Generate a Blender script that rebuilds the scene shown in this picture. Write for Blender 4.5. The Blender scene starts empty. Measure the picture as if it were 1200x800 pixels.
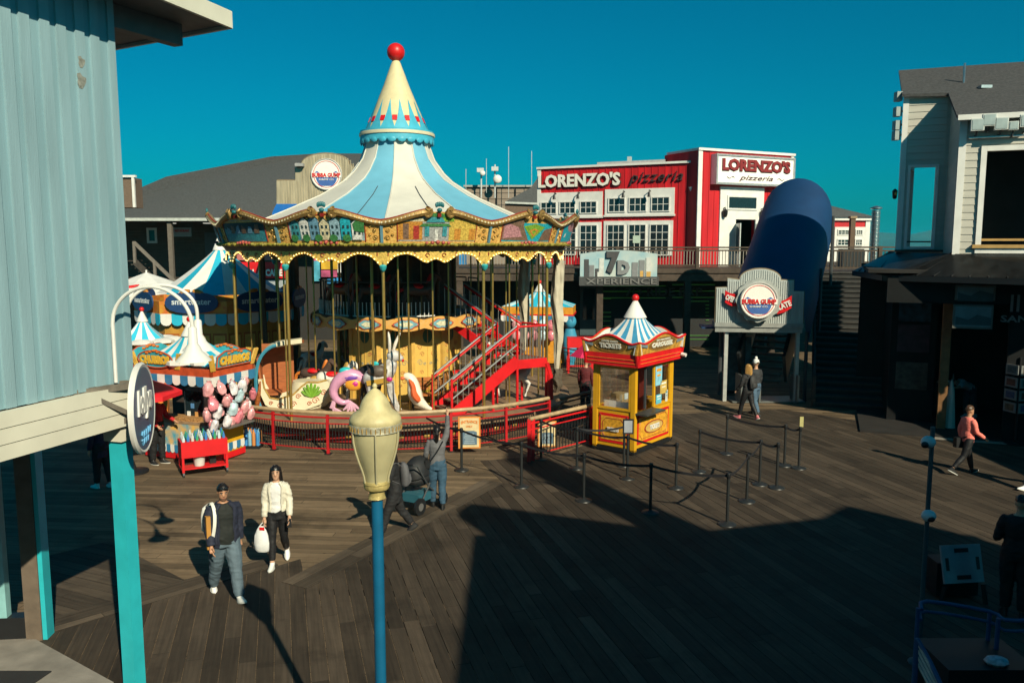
import bpy, math, random
from mathutils import Vector, Matrix
SC = bpy.context.scene
COL = SC.collection
PI = math.pi
R = math.radians
rnd = random.Random(11)

# ---------------------------------------------------------------- camera, sky, sun, exposure
CAM_Z, FPX, TILT = 5.2, 950.0, math.atan(113 / 950)
cam = bpy.data.objects.new('camera', bpy.data.cameras.new('camera'))
COL.objects.link(cam)
cam.location = (0, 0, CAM_Z)
cam.rotation_euler = (PI / 2 - TILT, 0, 0)
cam.data.sensor_width = 36
cam.data.lens = FPX / 1200 * 36
cam.data.clip_start = 0.1
cam.data.clip_end = 30000
SC.camera = cam

SUN_EL = R(33)
TRAVEL = Vector((-.475, .88, 0)).normalized()          # horizontal direction in which the light travels
world = bpy.data.worlds.new('World')
SC.world = world
world.use_nodes = True
nt = world.node_tree
bg = nt.nodes['Background']
sky = nt.nodes.new('ShaderNodeTexSky')
sky.sky_type = 'NISHITA'
sky.sun_disc = False
sky.sun_elevation = SUN_EL
sky.sun_rotation = math.atan2(-TRAVEL.x, -TRAVEL.y)
sky.altitude = 0
sky.air_density = 1.0
sky.dust_density = 1.2
sky.ozone_density = 2.0
tint = nt.nodes.new('ShaderNodeMix')
tint.data_type = 'RGBA'
tint.blend_type = 'MULTIPLY'
tint.inputs[0].default_value = 1.0
tint.inputs[7].default_value = (0.0, .80, .98, 1)        # the photograph's teal grade of a clear blue sky
nt.links.new(sky.outputs[0], tint.inputs[6])
nt.links.new(tint.outputs[2], bg.inputs[0])
bg.inputs[1].default_value = 0.05
sun = bpy.data.objects.new('sun', bpy.data.lights.new('sun', 'SUN'))
COL.objects.link(sun)
sun.data.energy = 5.0
sun.data.angle = R(0.5)
sun.data.color = (1.0, .90, .66)
sd = Vector((TRAVEL.x * math.cos(SUN_EL), TRAVEL.y * math.cos(SUN_EL), -math.sin(SUN_EL)))
sun.rotation_euler = sd.to_track_quat('-Z', 'Y').to_euler()
SC.view_settings.view_transform = 'Standard'
SC.view_settings.look = 'None'
SC.view_settings.exposure = 0.4
SC.view_settings.gamma = 1.0
SC.cycles.max_bounces = 6

# ---------------------------------------------------------------- helpers
_c, _s = math.cos(TILT), math.sin(TILT)
def ray(px, py):
    u, v = px - 600, py - 400
    return u, FPX * _c - v * _s, -v * _c - FPX * _s
def G(px, py, z=0.0):                                   # where a line of sight meets the level z
    u, f, w = ray(px, py)
    t = (z - CAM_Z) / w
    return Vector((u * t, f * t, z))
def P(px, py, Y):                                       # the point of a line of sight at distance Y
    u, f, w = ray(px, py)
    return Vector((u / f * Y, Y, CAM_Z + w / f * Y))

def C(r, g, b):
    return tuple(((x / 255) / 12.92 if x <= 10 else ((x / 255 + .055) / 1.055) ** 2.4) for x in (r, g, b))

_mats = {}
def mat(name, col, rough=.55, metal=0.0, var=.18, scale=6.0, bump=.0, bscale=40.0, stretch=(1, 1, 1), emit=None, estr=0.0, spec=.4, col2=None, alpha=1.0, trans=0.0, coat=0.0):
    if name in _mats:
        return _mats[name]
    m = bpy.data.materials.new(name)
    m.use_nodes = True
    t = m.node_tree
    b = t.nodes['Principled BSDF']
    b.inputs['Roughness'].default_value = rough
    b.inputs['Metallic'].default_value = metal
    b.inputs['Specular IOR Level'].default_value = spec
    b.inputs['Coat Weight'].default_value = coat
    b.inputs['Coat Roughness'].default_value = .15
    if trans:
        b.inputs['Transmission Weight'].default_value = trans
    if alpha < 1:
        b.inputs['Alpha'].default_value = alpha
    tc = t.nodes.new('ShaderNodeTexCoord')
    mp = t.nodes.new('ShaderNodeMapping')
    mp.inputs['Scale'].default_value = stretch
    t.links.new(tc.outputs['Object'], mp.inputs[0])
    n = t.nodes.new('ShaderNodeTexNoise')
    n.inputs['Scale'].default_value = scale
    n.inputs['Detail'].default_value = 5
    t.links.new(mp.outputs[0], n.inputs['Vector'])
    rp = t.nodes.new('ShaderNodeValToRGB')
    rp.color_ramp.elements[0].position = .3
    rp.color_ramp.elements[1].position = .72
    lo = col2 if col2 else tuple(x * (1 - var) for x in col)
    rp.color_ramp.elements[0].color = (*lo, 1)
    rp.color_ramp.elements[1].color = (*(min(1, x * (1 + var * .35)) for x in col), 1)
    t.links.new(n.outputs[0], rp.inputs[0])
    t.links.new(rp.outputs[0], b.inputs['Base Color'])
    if bump:
        n2 = t.nodes.new('ShaderNodeTexNoise')
        n2.inputs['Scale'].default_value = bscale
        n2.inputs['Detail'].default_value = 4
        t.links.new(mp.outputs[0], n2.inputs['Vector'])
        bp = t.nodes.new('ShaderNodeBump')
        bp.inputs['Strength'].default_value = bump
        bp.inputs['Distance'].default_value = .02
        t.links.new(n2.outputs[0], bp.inputs['Height'])
        t.links.new(bp.outputs[0], b.inputs['Normal'])
    if emit:
        b.inputs['Emission Color'].default_value = (*emit, 1)
        b.inputs['Emission Strength'].default_value = estr
    _mats[name] = m
    return m

MANY = {'scroll_beads', 'gilt_curls', 'balusters', 'stair_balusters', 'bulbs', 'sign_bulbs', 'valance_curls', 'painted_curls', 'garland', 'flowers', 'skirt_rosettes', 'ribs', 'battens', 'tower_battens', 'band_beading', 'small_print', 'painted_scroll', 'crown_scallops', 'script_stroke'}
class MB:
    """collects boxes, bars, tubes, lathes and prisms; build() links them as ONE mesh object"""
    def __init__(s, M=None):
        s.v, s.f, s.m, s.M, s.c = [], [], [], M or Matrix(), 0
    def add(s, vs, fs):
        o = len(s.v)
        M = s.M
        s.v += [tuple(M @ Vector(p)) for p in vs]
        s.f += [tuple(i + o for i in f) for f in fs]
        s.m += [s.c] * len(fs)
        return s
    def mi(s, c):
        s.c = c
        return s
    def obox(s, c, ax, ay, az):
        c, ax, ay, az = Vector(c), Vector(ax), Vector(ay), Vector(az)
        vs = [c + ax * i + ay * j + az * k for k in (-1, 1) for j in (-1, 1) for i in (-1, 1)]
        return s.add(vs, [(0, 2, 3, 1), (4, 5, 7, 6), (0, 1, 5, 4), (2, 6, 7, 3), (0, 4, 6, 2), (1, 3, 7, 5)])
    def box(s, c, d, rz=0.0):
        a, b = math.cos(rz), math.sin(rz)
        return s.obox(c, (d[0] / 2 * a, d[0] / 2 * b, 0), (-d[1] / 2 * b, d[1] / 2 * a, 0), (0, 0, d[2] / 2))
    def bar(s, p0, p1, w, h=None, up=(0, 0, 1)):
        p0, p1 = Vector(p0), Vector(p1)
        h = h or w
        d = p1 - p0
        x = d.cross(Vector(up))
        if x.length < 1e-5:
            x = d.cross(Vector((1, 0, 0)))
        x.normalize()
        y = x.cross(d).normalized()
        return s.obox((p0 + p1) / 2, d / 2, x * w / 2, y * h / 2)
    def tube(s, pts, r, n=8, cap=True, flat=None):
        pts = [Vector(p) for p in pts]
        k = len(pts)
        rs = list(r) if isinstance(r, (list, tuple)) else [r] * k
        tg = [(pts[min(i + 1, k - 1)] - pts[max(i - 1, 0)]).normalized() for i in range(k)]
        nrm = Vector((0, 0, 1)) if abs(tg[0].z) < .9 else Vector((0, 1, 0))
        nrm = (nrm - tg[0] * nrm.dot(tg[0])).normalized()
        vs, fs = [], []
        for i in range(k):
            nrm = nrm - tg[i] * nrm.dot(tg[i])
            nrm.normalize()
            bn = tg[i].cross(nrm)
            ra, rb = rs[i] if isinstance(rs[i], tuple) else (rs[i], rs[i])
            for j in range(n):
                a = 2 * PI * j / n
                vs.append(pts[i] + nrm * (ra * math.cos(a)) + bn * (rb * math.sin(a)))
        for i in range(k - 1):
            for j in range(n):
                q = (j + 1) % n
                fs.append((i * n + j, i * n + q, (i + 1) * n + q, (i + 1) * n + j))
        if cap:
            fs.append(tuple(range(n - 1, -1, -1)))
            fs.append(tuple((k - 1) * n + j for j in range(n)))
        return s.add(vs, fs)
    def rings(s, ring, n=14, cap=True, a0=0.0, a1=None, thick=0.0):
        """horizontal elliptic rings (x, y, z, rx, ry) joined up; a part ring with thickness when a1 is given"""
        full = a1 is None
        a1 = a0 + 2 * PI if full else a1
        m = n if full else n + 1
        vs, fs = [], []
        for (x, y, z, rx, ry) in ring:
            for j in range(m):
                a = a0 + (a1 - a0) * j / n
                vs.append((x + rx * math.sin(a), y - ry * math.cos(a), z))
        k = len(ring)
        for i in range(k - 1):
            for j in range(n):
                q = (j + 1) % m
                fs.append((i * m + j, i * m + q, (i + 1) * m + q, (i + 1) * m + j))
        if full:
            if cap:
                fs.append(tuple(range(m - 1, -1, -1)))
                fs.append(tuple((k - 1) * m + j for j in range(m)))
        elif thick:
            o = len(vs)
            for (x, y, z, rx, ry) in ring:
                for j in range(m):
                    a = a0 + (a1 - a0) * j / n
                    vs.append((x + (rx - thick) * math.sin(a), y - (ry - thick) * math.cos(a), z))
            for i in range(k - 1):
                for j in range(n):
                    fs.append((o + i * m + j, o + (i + 1) * m + j, o + (i + 1) * m + j + 1, o + i * m + j + 1))
                for j in (0, n):
                    fs.append((i * m + j, (i + 1) * m + j, o + (i + 1) * m + j, o + i * m + j))
            for i in (0, k - 1):
                for j in range(n):
                    fs.append((i * m + j, i * m + j + 1, o + i * m + j + 1, o + i * m + j))
        return s.add(vs, fs)
    def lathe(s, prof, n=16, c=(0, 0, 0), a0=0.0, a1=2 * PI, cap=True):
        full = abs(a1 - a0 - 2 * PI) < 1e-6
        m = n if full else n + 1
        vs, fs = [], []
        for (r, z) in prof:
            for j in range(m):
                a = a0 + (a1 - a0) * j / n
                vs.append((c[0] + r * math.sin(a), c[1] - r * math.cos(a), c[2] + z))
        k = len(prof)
        for i in range(k - 1):
            for j in range(n):
                q = (j + 1) % m
                fs.append((i * m + j, i * m + q, (i + 1) * m + q, (i + 1) * m + j))
        if full and cap:
            fs.append(tuple(range(m - 1, -1, -1)))
            fs.append(tuple((k - 1) * m + j for j in range(m)))
        return s.add(vs, fs)
    def prism(s, poly, O, U, V, d, back=0.0):
        """polygon in the (U, V) plane, thickened by d along U x V (and back the other way)"""
        O, U, V = Vector(O), Vector(U), Vector(V)
        N = U.cross(V).normalized()
        n = len(poly)
        vs = [O + U * a + V * b + N * d for a, b in poly] + [O + U * a + V * b - N * back for a, b in poly]
        fs = [tuple(range(n)), tuple(range(2 * n - 1, n - 1, -1))]
        fs += [(i, i + n, (i + 1) % n + n, (i + 1) % n) for i in range(n)]
        return s.add(vs, fs)
    def ell(s, c, r, n=10, k=6, M=None):
        vs, fs = [], []
        r = (r, r, r) if isinstance(r, (int, float)) else r
        c = Vector(c)
        for i in range(k + 1):
            t = PI * i / k
            for j in range(n):
                a = 2 * PI * j / n
                p = Vector((r[0] * math.sin(t) * math.cos(a), r[1] * math.sin(t) * math.sin(a), r[2] * math.cos(t)))
                if M is not None:
                    p = M @ p
                vs.append(c + p)
        for i in range(k):
            for j in range(n):
                q = (j + 1) % n
                fs.append((i * n + j, (i + 1) * n + j, (i + 1) * n + q, i * n + q))
        return s.add(vs, fs)
    def mesh(s, name, mats):
        me = bpy.data.meshes.new(name)
        me.from_pydata(s.v, [], s.f)
        for m in (mats if isinstance(mats, (list, tuple)) else [mats]):
            me.materials.append(m)
        me.polygons.foreach_set('material_index', s.m)
        me.polygons.foreach_set('use_smooth', [True] * len(s.f))
        me.update()
        me.set_sharp_from_angle(angle=R(38))
        return me
    def build(s, name, mats, parent=None, kind=None, label=None):
        o = bpy.data.objects.new(name, s.mesh(name, mats))
        COL.objects.link(o)
        if parent is not None:
            o.parent = parent
        if kind or name in MANY:
            o['kind'] = kind or 'stuff'
        if label:
            o['label'] = label
        return o

def tag(o, label, cat, group=None, kind=None):
    o['label'] = label
    o['category'] = cat
    if group:
        o['group'] = group
    if kind:
        o['kind'] = kind
    return o
def thing(name, label, cat, loc=(0, 0, 0), rz=0.0, group=None):
    o = bpy.data.objects.new(name, None)
    COL.objects.link(o)
    o.location = loc
    o.rotation_euler = (0, 0, rz)
    o.empty_display_size = .2
    return tag(o, label, cat, group)
def W(root):                                            # a builder that takes world coordinates for a child of root
    return MB((Matrix.Translation(root.location) @ Matrix.Rotation(root.rotation_euler.z, 4, 'Z')).inverted())
def copy_tree(o, parent=None):
    c = o.copy()
    COL.objects.link(c)
    if parent is not None:
        c.parent = parent
    for ch in o.children:
        copy_tree(ch, c)
    return c

_txt = {}
def text_geo(s, bold=.0, shear=0.0, depth=.02, res=2, space=1.0):
    key = (s, bold, shear, depth, res, space)
    if key in _txt:
        return _txt[key]
    cu = bpy.data.curves.new('lettering', 'FONT')
    cu.body = s
    cu.offset = bold
    cu.shear = shear
    cu.extrude = depth
    cu.resolution_u = res
    cu.space_character = space
    cu.align_x = 'CENTER'
    cu.align_y = 'CENTER'
    o = bpy.data.objects.new('lettering', cu)
    COL.objects.link(o)
    dg = bpy.context.evaluated_depsgraph_get()
    me = o.evaluated_get(dg).to_mesh()
    vs = [tuple(v.co) for v in me.vertices]
    fs = [tuple(p.vertices) for p in me.polygons]
    o.evaluated_get(dg).to_mesh_clear()
    bpy.data.objects.remove(o)
    bpy.data.curves.remove(cu)
    xs = [v[0] for v in vs]
    ys = [v[1] for v in vs]
    r = (vs, fs, min(xs), max(xs), min(ys), max(ys))
    _txt[key] = r
    return r
def text(mb, s, O, U, V, w, h, bold=.02, shear=0.0, depth=.02, res=2, space=1.0, arc=0.0, proud=.01):
    """lettering fitted into a box w x h centred on O in the plane (U, V); arc bends it"""
    vs, fs, x0, x1, y0, y1 = text_geo(s, bold, shear, .02, res, space)
    O, U, V = Vector(O), Vector(U).normalized(), Vector(V).normalized()
    N = U.cross(V).normalized()
    out = []
    for (x, y, z) in vs:
        a = (x - (x0 + x1) / 2) / (x1 - x0) * w
        b = (y - (y0 + y1) / 2) / (y1 - y0) * h + arc * (1 - (2 * a / w) ** 2)
        out.append(O + U * a + V * b + N * (proud + (z / .02) * depth / 2))
    mb.add(out, fs)
    return mb

def bez(pts, n=6):
    """Catmull-Rom through the points"""
    pts = [Vector(p) for p in pts]
    o = []
    for i in range(len(pts) - 1):
        a, b, c, d = pts[max(i - 1, 0)], pts[i], pts[i + 1], pts[min(i + 2, len(pts) - 1)]
        for k in range(n):
            t = k / n
            o.append(.5 * ((2 * b) + (c - a) * t + (2 * a - 5 * b + 4 * c - d) * t * t + (3 * b - a - 3 * c + d) * t ** 3))
    o.append(pts[-1])
    return o
def clip(poly, nx, ny, d):
    """the part of a polygon where nx*x + ny*y <= d"""
    out = []
    for i in range(len(poly)):
        a, b = poly[i], poly[(i + 1) % len(poly)]
        da, db = nx * a[0] + ny * a[1] - d, nx * b[0] + ny * b[1] - d
        if da <= 0:
            out.append(a)
        if da * db < 0:
            t = da / (da - db)
            out.append((a[0] + (b[0] - a[0]) * t, a[1] + (b[1] - a[1]) * t))
    return out
def clip_to(poly, region):
    """convex region, counter-clockwise"""
    for i in range(len(region)):
        (ax, ay), (bx, by) = region[i][:2], region[(i + 1) % len(region)][:2]
        ex, ey = bx - ax, by - ay
        L = math.hypot(ex, ey)
        nx, ny = ey / L, -ex / L
        poly = clip(poly, nx, ny, nx * ax + ny * ay)
        if len(poly) < 3:
            return []
    return poly
def inside(p, region):
    for i in range(len(region)):
        (ax, ay), (bx, by) = region[i][:2], region[(i + 1) % len(region)][:2]
        if (bx - ax) * (p[1] - ay) - (by - ay) * (p[0] - ax) < -1e-6:
            return False
    return True
def ccw(poly):
    a = sum(poly[i][0] * poly[(i + 1) % len(poly)][1] - poly[(i + 1) % len(poly)][0] * poly[i][1] for i in range(len(poly)))
    return list(poly) if a > 0 else list(reversed(poly))

# common paints
WHITE = mat('white_paint', (.66, .65, .62), .5, var=.12, scale=3)
CREAM = mat('cream_paint', (.60, .53, .36), .5, var=.10, scale=4)
RED = mat('red_paint', (.60, .010, .014), .45, var=.2, scale=3)
DRED = mat('dark_red_paint', (.26, .02, .015), .5)
BLUE = mat('sky_blue_paint', (.05, .36, .50), .5, var=.15)
LBLUE = mat('light_blue_canvas', (.13, .37, .51), .65, var=.10, scale=2)
WCANVAS = mat('white_canvas', (.55, .53, .47), .65, var=.10, scale=2)
TEAL = mat('teal_paint', (.03, .33, .36), .5)
YEL = mat('yellow_paint', (.60, .32, .02), .45, var=.15)
GOLD = mat('gold_paint', (.55, .34, .09), .38, .35, var=.45, scale=14, bump=.2)
BRASS = mat('brass_pole', (.50, .34, .10), .32, .75, var=.2)
BLACK = mat('black_metal', (.012, .013, .015), .45)
DGREY = mat('dark_grey_metal', (.05, .055, .06), .5)
DARKWOOD = mat('dark_weathered_wood', (.055, .045, .038), .75, var=.4, scale=5, stretch=(1, 1, 1), bump=.2)
GLASS = mat('dark_window_glass', (.012, .022, .028), .06, var=.1, spec=.6)
STEEL = mat('steel', (.45, .45, .45), .3, .9)
BROWN = mat('brown_wood', (.25, .10, .035), .5, var=.3, scale=9)
GREEN = mat('green_paint', (.06, .22, .04), .55, var=.4, scale=20)
ORANGE = mat('orange_paint', (.70, .20, .03), .5, var=.2)
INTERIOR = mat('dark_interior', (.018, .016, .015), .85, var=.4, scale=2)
# ---------------------------------------------------------------- water, hills, pier deck and its planks
WATER = mat('sea_water', (.01, .045, .06), .12, var=.25, scale=.05, bump=.35, bscale=.6)
b = MB()
N = 24
ring = [(0, 0)]
for rr in (150, 700, 3000, 20000):
    ring += [(rr * math.cos(2 * PI * i / N), rr * math.sin(2 * PI * i / N)) for i in range(N)]
vs = [(x, y, -3.2) for x, y in ring]
fs = [(0, 1 + i, 1 + (i + 1) % N) for i in range(N)]
for k in range(3):
    for i in range(N):
        fs.append((1 + k * N + i, 1 + (k + 1) * N + i, 1 + (k + 1) * N + (i + 1) % N, 1 + k * N + (i + 1) % N))
b.add(vs, fs).build('sea', WATER, kind='structure')

HILL = mat('far_hill_grass', (.06, .075, .05), .9, var=.5, scale=.002)
b = MB()
hn = 60
vs, fs = [], []
for i in range(hn + 1):
    a = R(-60 + 120 * i / hn)
    h = 70 + 17 * math.sin(i * .73 + 1.0) + 9 * math.sin(i * 1.9) + 4 * math.sin(i * 4.1)
    for rr, zz in ((4600, -4), (4900, h * .45), (5400, h), (6300, h * .7), (7000, -4)):
        w = 1 + .03 * math.sin(i * 2.3 + rr)
        vs.append((rr * w * math.sin(a), rr * w * math.cos(a), zz * (1 + .2 * math.sin(i * 3.1 + rr * .01))))
for i in range(hn):
    for k in range(4):
        fs.append((i * 5 + k, (i + 1) * 5 + k, (i + 1) * 5 + k + 1, i * 5 + k + 1))
b.add(vs, fs).build('hills', HILL, kind='structure')

def plank_mat(name, base, ang):
    m = bpy.data.materials.new(name)
    m.use_nodes = True
    t = m.node_tree
    bs = t.nodes['Principled BSDF']
    bs.inputs['Roughness'].default_value = .8
    bs.inputs['Specular IOR Level'].default_value = .25
    g = t.nodes.new('ShaderNodeNewGeometry')
    rot = t.nodes.new('ShaderNodeMapping')
    rot.inputs['Rotation'].default_value = (0, 0, -ang)
    st = t.nodes.new('ShaderNodeMapping')
    st.inputs['Scale'].default_value = (1.2, 26, 26)
    at = t.nodes.new('ShaderNodeAttribute')
    at.attribute_name = 'tint'
    n1 = t.nodes.new('ShaderNodeTexNoise')
    n1.inputs['Scale'].default_value = 1.0
    n1.inputs['Detail'].default_value = 6
    n2 = t.nodes.new('ShaderNodeTexNoise')
    n2.inputs['Scale'].default_value = .55
    n2.inputs['Detail'].default_value = 5
    n3 = t.nodes.new('ShaderNodeTexNoise')
    n3.inputs['Scale'].default_value = 7
    n3.inputs['Detail'].default_value = 3
    t.links.new(g.outputs['Position'], rot.inputs[0])
    t.links.new(rot.outputs[0], st.inputs[0])
    t.links.new(st.outputs[0], n1.inputs['Vector'])
    t.links.new(g.outputs['Position'], n2.inputs['Vector'])
    t.links.new(g.outputs['Position'], n3.inputs['Vector'])
    def mth(op, a, bb):
        q = t.nodes.new('ShaderNodeMath')
        q.operation = op
        for i, v in enumerate((a, bb)):
            if isinstance(v, (int, float)):
                q.inputs[i].default_value = v
            else:
                t.links.new(v, q.inputs[i])
        return q.outputs[0]
    k = mth('MULTIPLY', mth('ADD', mth('MULTIPLY', n1.outputs[0], 1.15), .42), mth('ADD', mth('MULTIPLY', n2.outputs[0], .9), .55))
    k = mth('MULTIPLY', k, mth('ADD', mth('MULTIPLY', n3.outputs[0], .35), .82))
    k = mth('MULTIPLY', k, at.outputs['Fac'])
    n4 = t.nodes.new('ShaderNodeTexNoise')                # spills and worn patches
    n4.inputs['Scale'].default_value = .9
    n4.inputs['Detail'].default_value = 9
    n4.inputs['Roughness'].default_value = .65
    t.links.new(g.outputs['Position'], n4.inputs['Vector'])
    r4 = t.nodes.new('ShaderNodeMapRange')
    for i_, v_ in ((1, .53), (2, .66), (3, 1.0), (4, .62)):
        r4.inputs[i_].default_value = v_
    t.links.new(n4.outputs[0], r4.inputs[0])
    vo = t.nodes.new('ShaderNodeTexVoronoi')              # trodden-in gum and drips
    vo.inputs['Scale'].default_value = 1.7
    t.links.new(g.outputs['Position'], vo.inputs['Vector'])
    r5 = t.nodes.new('ShaderNodeMapRange')
    for i_, v_ in ((1, .035), (2, .05), (3, .5), (4, 1.0)):
        r5.inputs[i_].default_value = v_
    t.links.new(vo.outputs['Distance'], r5.inputs[0])
    k = mth('MULTIPLY', mth('MULTIPLY', k, r4.outputs[0]), r5.outputs[0])
    mx = t.nodes.new('ShaderNodeMix')
    mx.data_type = 'RGBA'
    mx.blend_type = 'MULTIPLY'
    mx.inputs[0].default_value = 1
    mx.inputs[6].default_value = (*base, 1)
    cb = t.nodes.new('ShaderNodeCombineColor')
    for i in range(3):
        t.links.new(k, cb.inputs[i])
    t.links.new(cb.outputs[0], mx.inputs[7])
    t.links.new(mx.outputs[2], bs.inputs['Base Color'])
    bp = t.nodes.new('ShaderNodeBump')
    bp.inputs['Strength'].default_value = .35
    bp.inputs['Distance'].default_value = .012
    t.links.new(n1.outputs[0], bp.inputs['Height'])
    t.links.new(bp.outputs[0], bs.inputs['Normal'])
    return m

deck = MB().box((0, 25, -.115), (80, 90, .10)).build('pier_deck', mat('deck_underside', (.012, .011, .010), .9), kind='structure')

# regions of planks: (polygon, direction, width, material, height of the top)
aA, aB = R(-4), R(-74)
dA, dB = (math.cos(aA), math.sin(aA)), (math.cos(aB), math.sin(aB))
g2 = lambda x, y: tuple(G(x, y)[:2])
c1, c2, c3, c4, c5, c6 = g2(52, 744), g2(352, 655), g2(360, 690), g2(590, 566), g2(563, 540), g2(613, 536)
off = (3.2, -13)
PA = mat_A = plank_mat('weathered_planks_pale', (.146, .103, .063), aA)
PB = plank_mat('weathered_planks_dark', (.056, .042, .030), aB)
ab1 = math.atan2(c2[1] - c1[1], c2[0] - c1[0])
ab2 = math.atan2(c4[1] - c3[1], c4[0] - c3[0])
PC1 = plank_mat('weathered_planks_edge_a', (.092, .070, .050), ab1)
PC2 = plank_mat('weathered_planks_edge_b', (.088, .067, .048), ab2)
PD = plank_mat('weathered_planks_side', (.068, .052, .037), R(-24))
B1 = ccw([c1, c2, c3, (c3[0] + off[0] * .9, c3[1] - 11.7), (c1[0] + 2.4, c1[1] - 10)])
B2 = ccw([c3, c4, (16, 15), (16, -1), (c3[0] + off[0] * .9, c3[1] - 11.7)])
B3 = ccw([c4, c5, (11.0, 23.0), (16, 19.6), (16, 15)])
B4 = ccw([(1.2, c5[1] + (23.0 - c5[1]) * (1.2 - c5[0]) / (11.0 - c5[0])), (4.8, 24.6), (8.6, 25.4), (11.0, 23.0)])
D1 = ccw([g2(40, 730), g2(40, 655), g2(128, 634), g2(240, 692), g2(150, 712)])
def strip(a, b_, w, side):
    d = Vector((b_[0] - a[0], b_[1] - a[1]))
    n = Vector((-d.y, d.x)).normalized() * side
    return ccw([a, b_, (b_[0] + n.x * w, b_[1] + n.y * w), (a[0] + n.x * w, a[1] + n.y * w)])
E1 = strip(c1, (c2[0] - .3, c2[1] - .25), .46, 1)
E2 = strip(c3, c4, .52, 1)
Areg = ccw([(-34, 9.0), (-1, 9), (34, 13), (34, 60), (-34, 60)])
tops = {'A': [], 'B': []}
planks = []
def lay(region, d, w, L, mt, z, avoid=(), rough=.22):
    n = (-d[1], d[0])
    us = [p[0] * d[0] + p[1] * d[1] for p in region]
    vs = [p[0] * n[0] + p[1] * n[1] for p in region]
    i0, i1 = math.floor(min(vs) / w), math.ceil(max(vs) / w)
    for i in range(i0, i1):
        rr = random.Random(i * 7 + int(w * 1000))
        u = min(us) - rr.random() * L
        while u < max(us):
            ln = L * rr.uniform(.75, 1.2)
            g = .0045
            q = [(u + .004, i * w + g), (u + ln - .004, i * w + g), (u + ln - .004, (i + 1) * w - g), (u + .004, (i + 1) * w - g)]
            q = [(a * d[0] + b_ * n[0], a * d[1] + b_ * n[1]) for a, b_ in q]
            u += ln
            q = clip_to(ccw(q), region)
            if len(q) < 3:
                continue
            if any(all(inside(p, av) for p in q) for av in avoid):
                continue
            cx, cy = sum(p[0] for p in q) / len(q), sum(p[1] for p in q) / len(q)
            if cy < 5.5 or abs(cx) > cy * .72 + 1.5:
                continue
            ar = abs(sum(q[k][0] * q[(k + 1) % len(q)][1] - q[(k + 1) % len(q)][0] * q[k][1] for k in range(len(q)))) / 2
            if ar < .004:
                continue
            planks.append((q, z + rr.uniform(-.001, .001), mt, rr.uniform(1 - rough * 2, 1 + rough), cx, cy, ar))
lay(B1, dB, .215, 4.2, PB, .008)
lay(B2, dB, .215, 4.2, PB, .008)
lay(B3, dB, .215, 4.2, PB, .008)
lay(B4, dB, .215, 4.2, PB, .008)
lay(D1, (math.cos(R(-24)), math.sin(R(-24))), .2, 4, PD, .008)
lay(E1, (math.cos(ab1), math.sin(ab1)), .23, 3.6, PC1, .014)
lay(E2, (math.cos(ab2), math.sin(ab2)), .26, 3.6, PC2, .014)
lay(Areg, dA, .20, 3.8, PA, 0.0, avoid=(B1, B2, B3, B4, D1))
def seen(p):
    cx, cy, ar = p[4:7]
    lit = abs(cx) < cy * .66 and cy > 8.3
    hid = (cx + 3.6) ** 2 + (cy - 26) ** 2 < 40 or (cx < -4.6 and cy < 9)
    return -ar / cy ** 3 * (1 if lit and not hid else 1e-6)
planks.sort(key=seen)
EDGE = mat('plank_edge_shade', (.022, .017, .013), .9)  # side faces coloured dark so the gaps between planks look shaded
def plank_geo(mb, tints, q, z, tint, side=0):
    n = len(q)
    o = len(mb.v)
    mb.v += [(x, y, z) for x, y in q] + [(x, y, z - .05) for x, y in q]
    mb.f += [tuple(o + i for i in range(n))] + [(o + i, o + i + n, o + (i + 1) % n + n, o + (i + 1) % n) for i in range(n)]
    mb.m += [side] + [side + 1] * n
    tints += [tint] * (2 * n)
rest = {}
for i, (q, z, mt, tint_, cx, cy, ar) in enumerate(planks):
    if i < 300:
        mb, tt = MB(), []
    else:
        mb, tt = rest.setdefault(mt.name, (MB(), []))
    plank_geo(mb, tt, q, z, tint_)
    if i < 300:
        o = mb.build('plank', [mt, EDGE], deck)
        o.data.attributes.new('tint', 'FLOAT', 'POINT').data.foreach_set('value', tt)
mb, tt, ms, off_ = MB(), [], [], 0
for k, name in enumerate(rest):
    m1, t1 = rest[name]
    o = len(mb.v)
    mb.v += m1.v
    mb.f += [tuple(i + o for i in f) for f in m1.f]
    mb.m += [2 * k + i for i in m1.m]
    tt += t1
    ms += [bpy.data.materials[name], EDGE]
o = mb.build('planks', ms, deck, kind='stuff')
o.data.attributes.new('tint', 'FLOAT', 'POINT').data.foreach_set('value', tt)

CONC = mat('concrete', (.24, .22, .195), .85, var=.3, scale=3, bump=.3)
def flat(name, pts, z, m, th=.04, kind='structure', parent=None):
    return MB().prism([p[:2] for p in ccw([tuple(p)[:2] for p in pts])], (0, 0, z - th), (1, 0, 0), (0, 1, 0), th).build(name, m, parent, kind)
flat('concrete_apron', [(-6.33, 10.2), (-4.75, 9.12), (-4.2, 7.0), (-9.5, 7.0), (-9.5, 10.2)], .03, CONC)
flat('concrete_walk', [(11.2, 21.45), (14.5, 20.2), (18, 18.8), (18.5, 21.5), (12.2, 24.0)], .03, CONC)
mt_ = flat('doormat', [(-5.62, 9.35), (-5.9, 8.0), (-9, 8.0), (-9, 9.35)], .048, mat('rubber_mat', (.02, .02, .022), .9, bump=.4, bscale=90), .016, None)
tag(mt_, 'black rubber door mat on pale concrete outside the shop at left', 'door mat')
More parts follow.
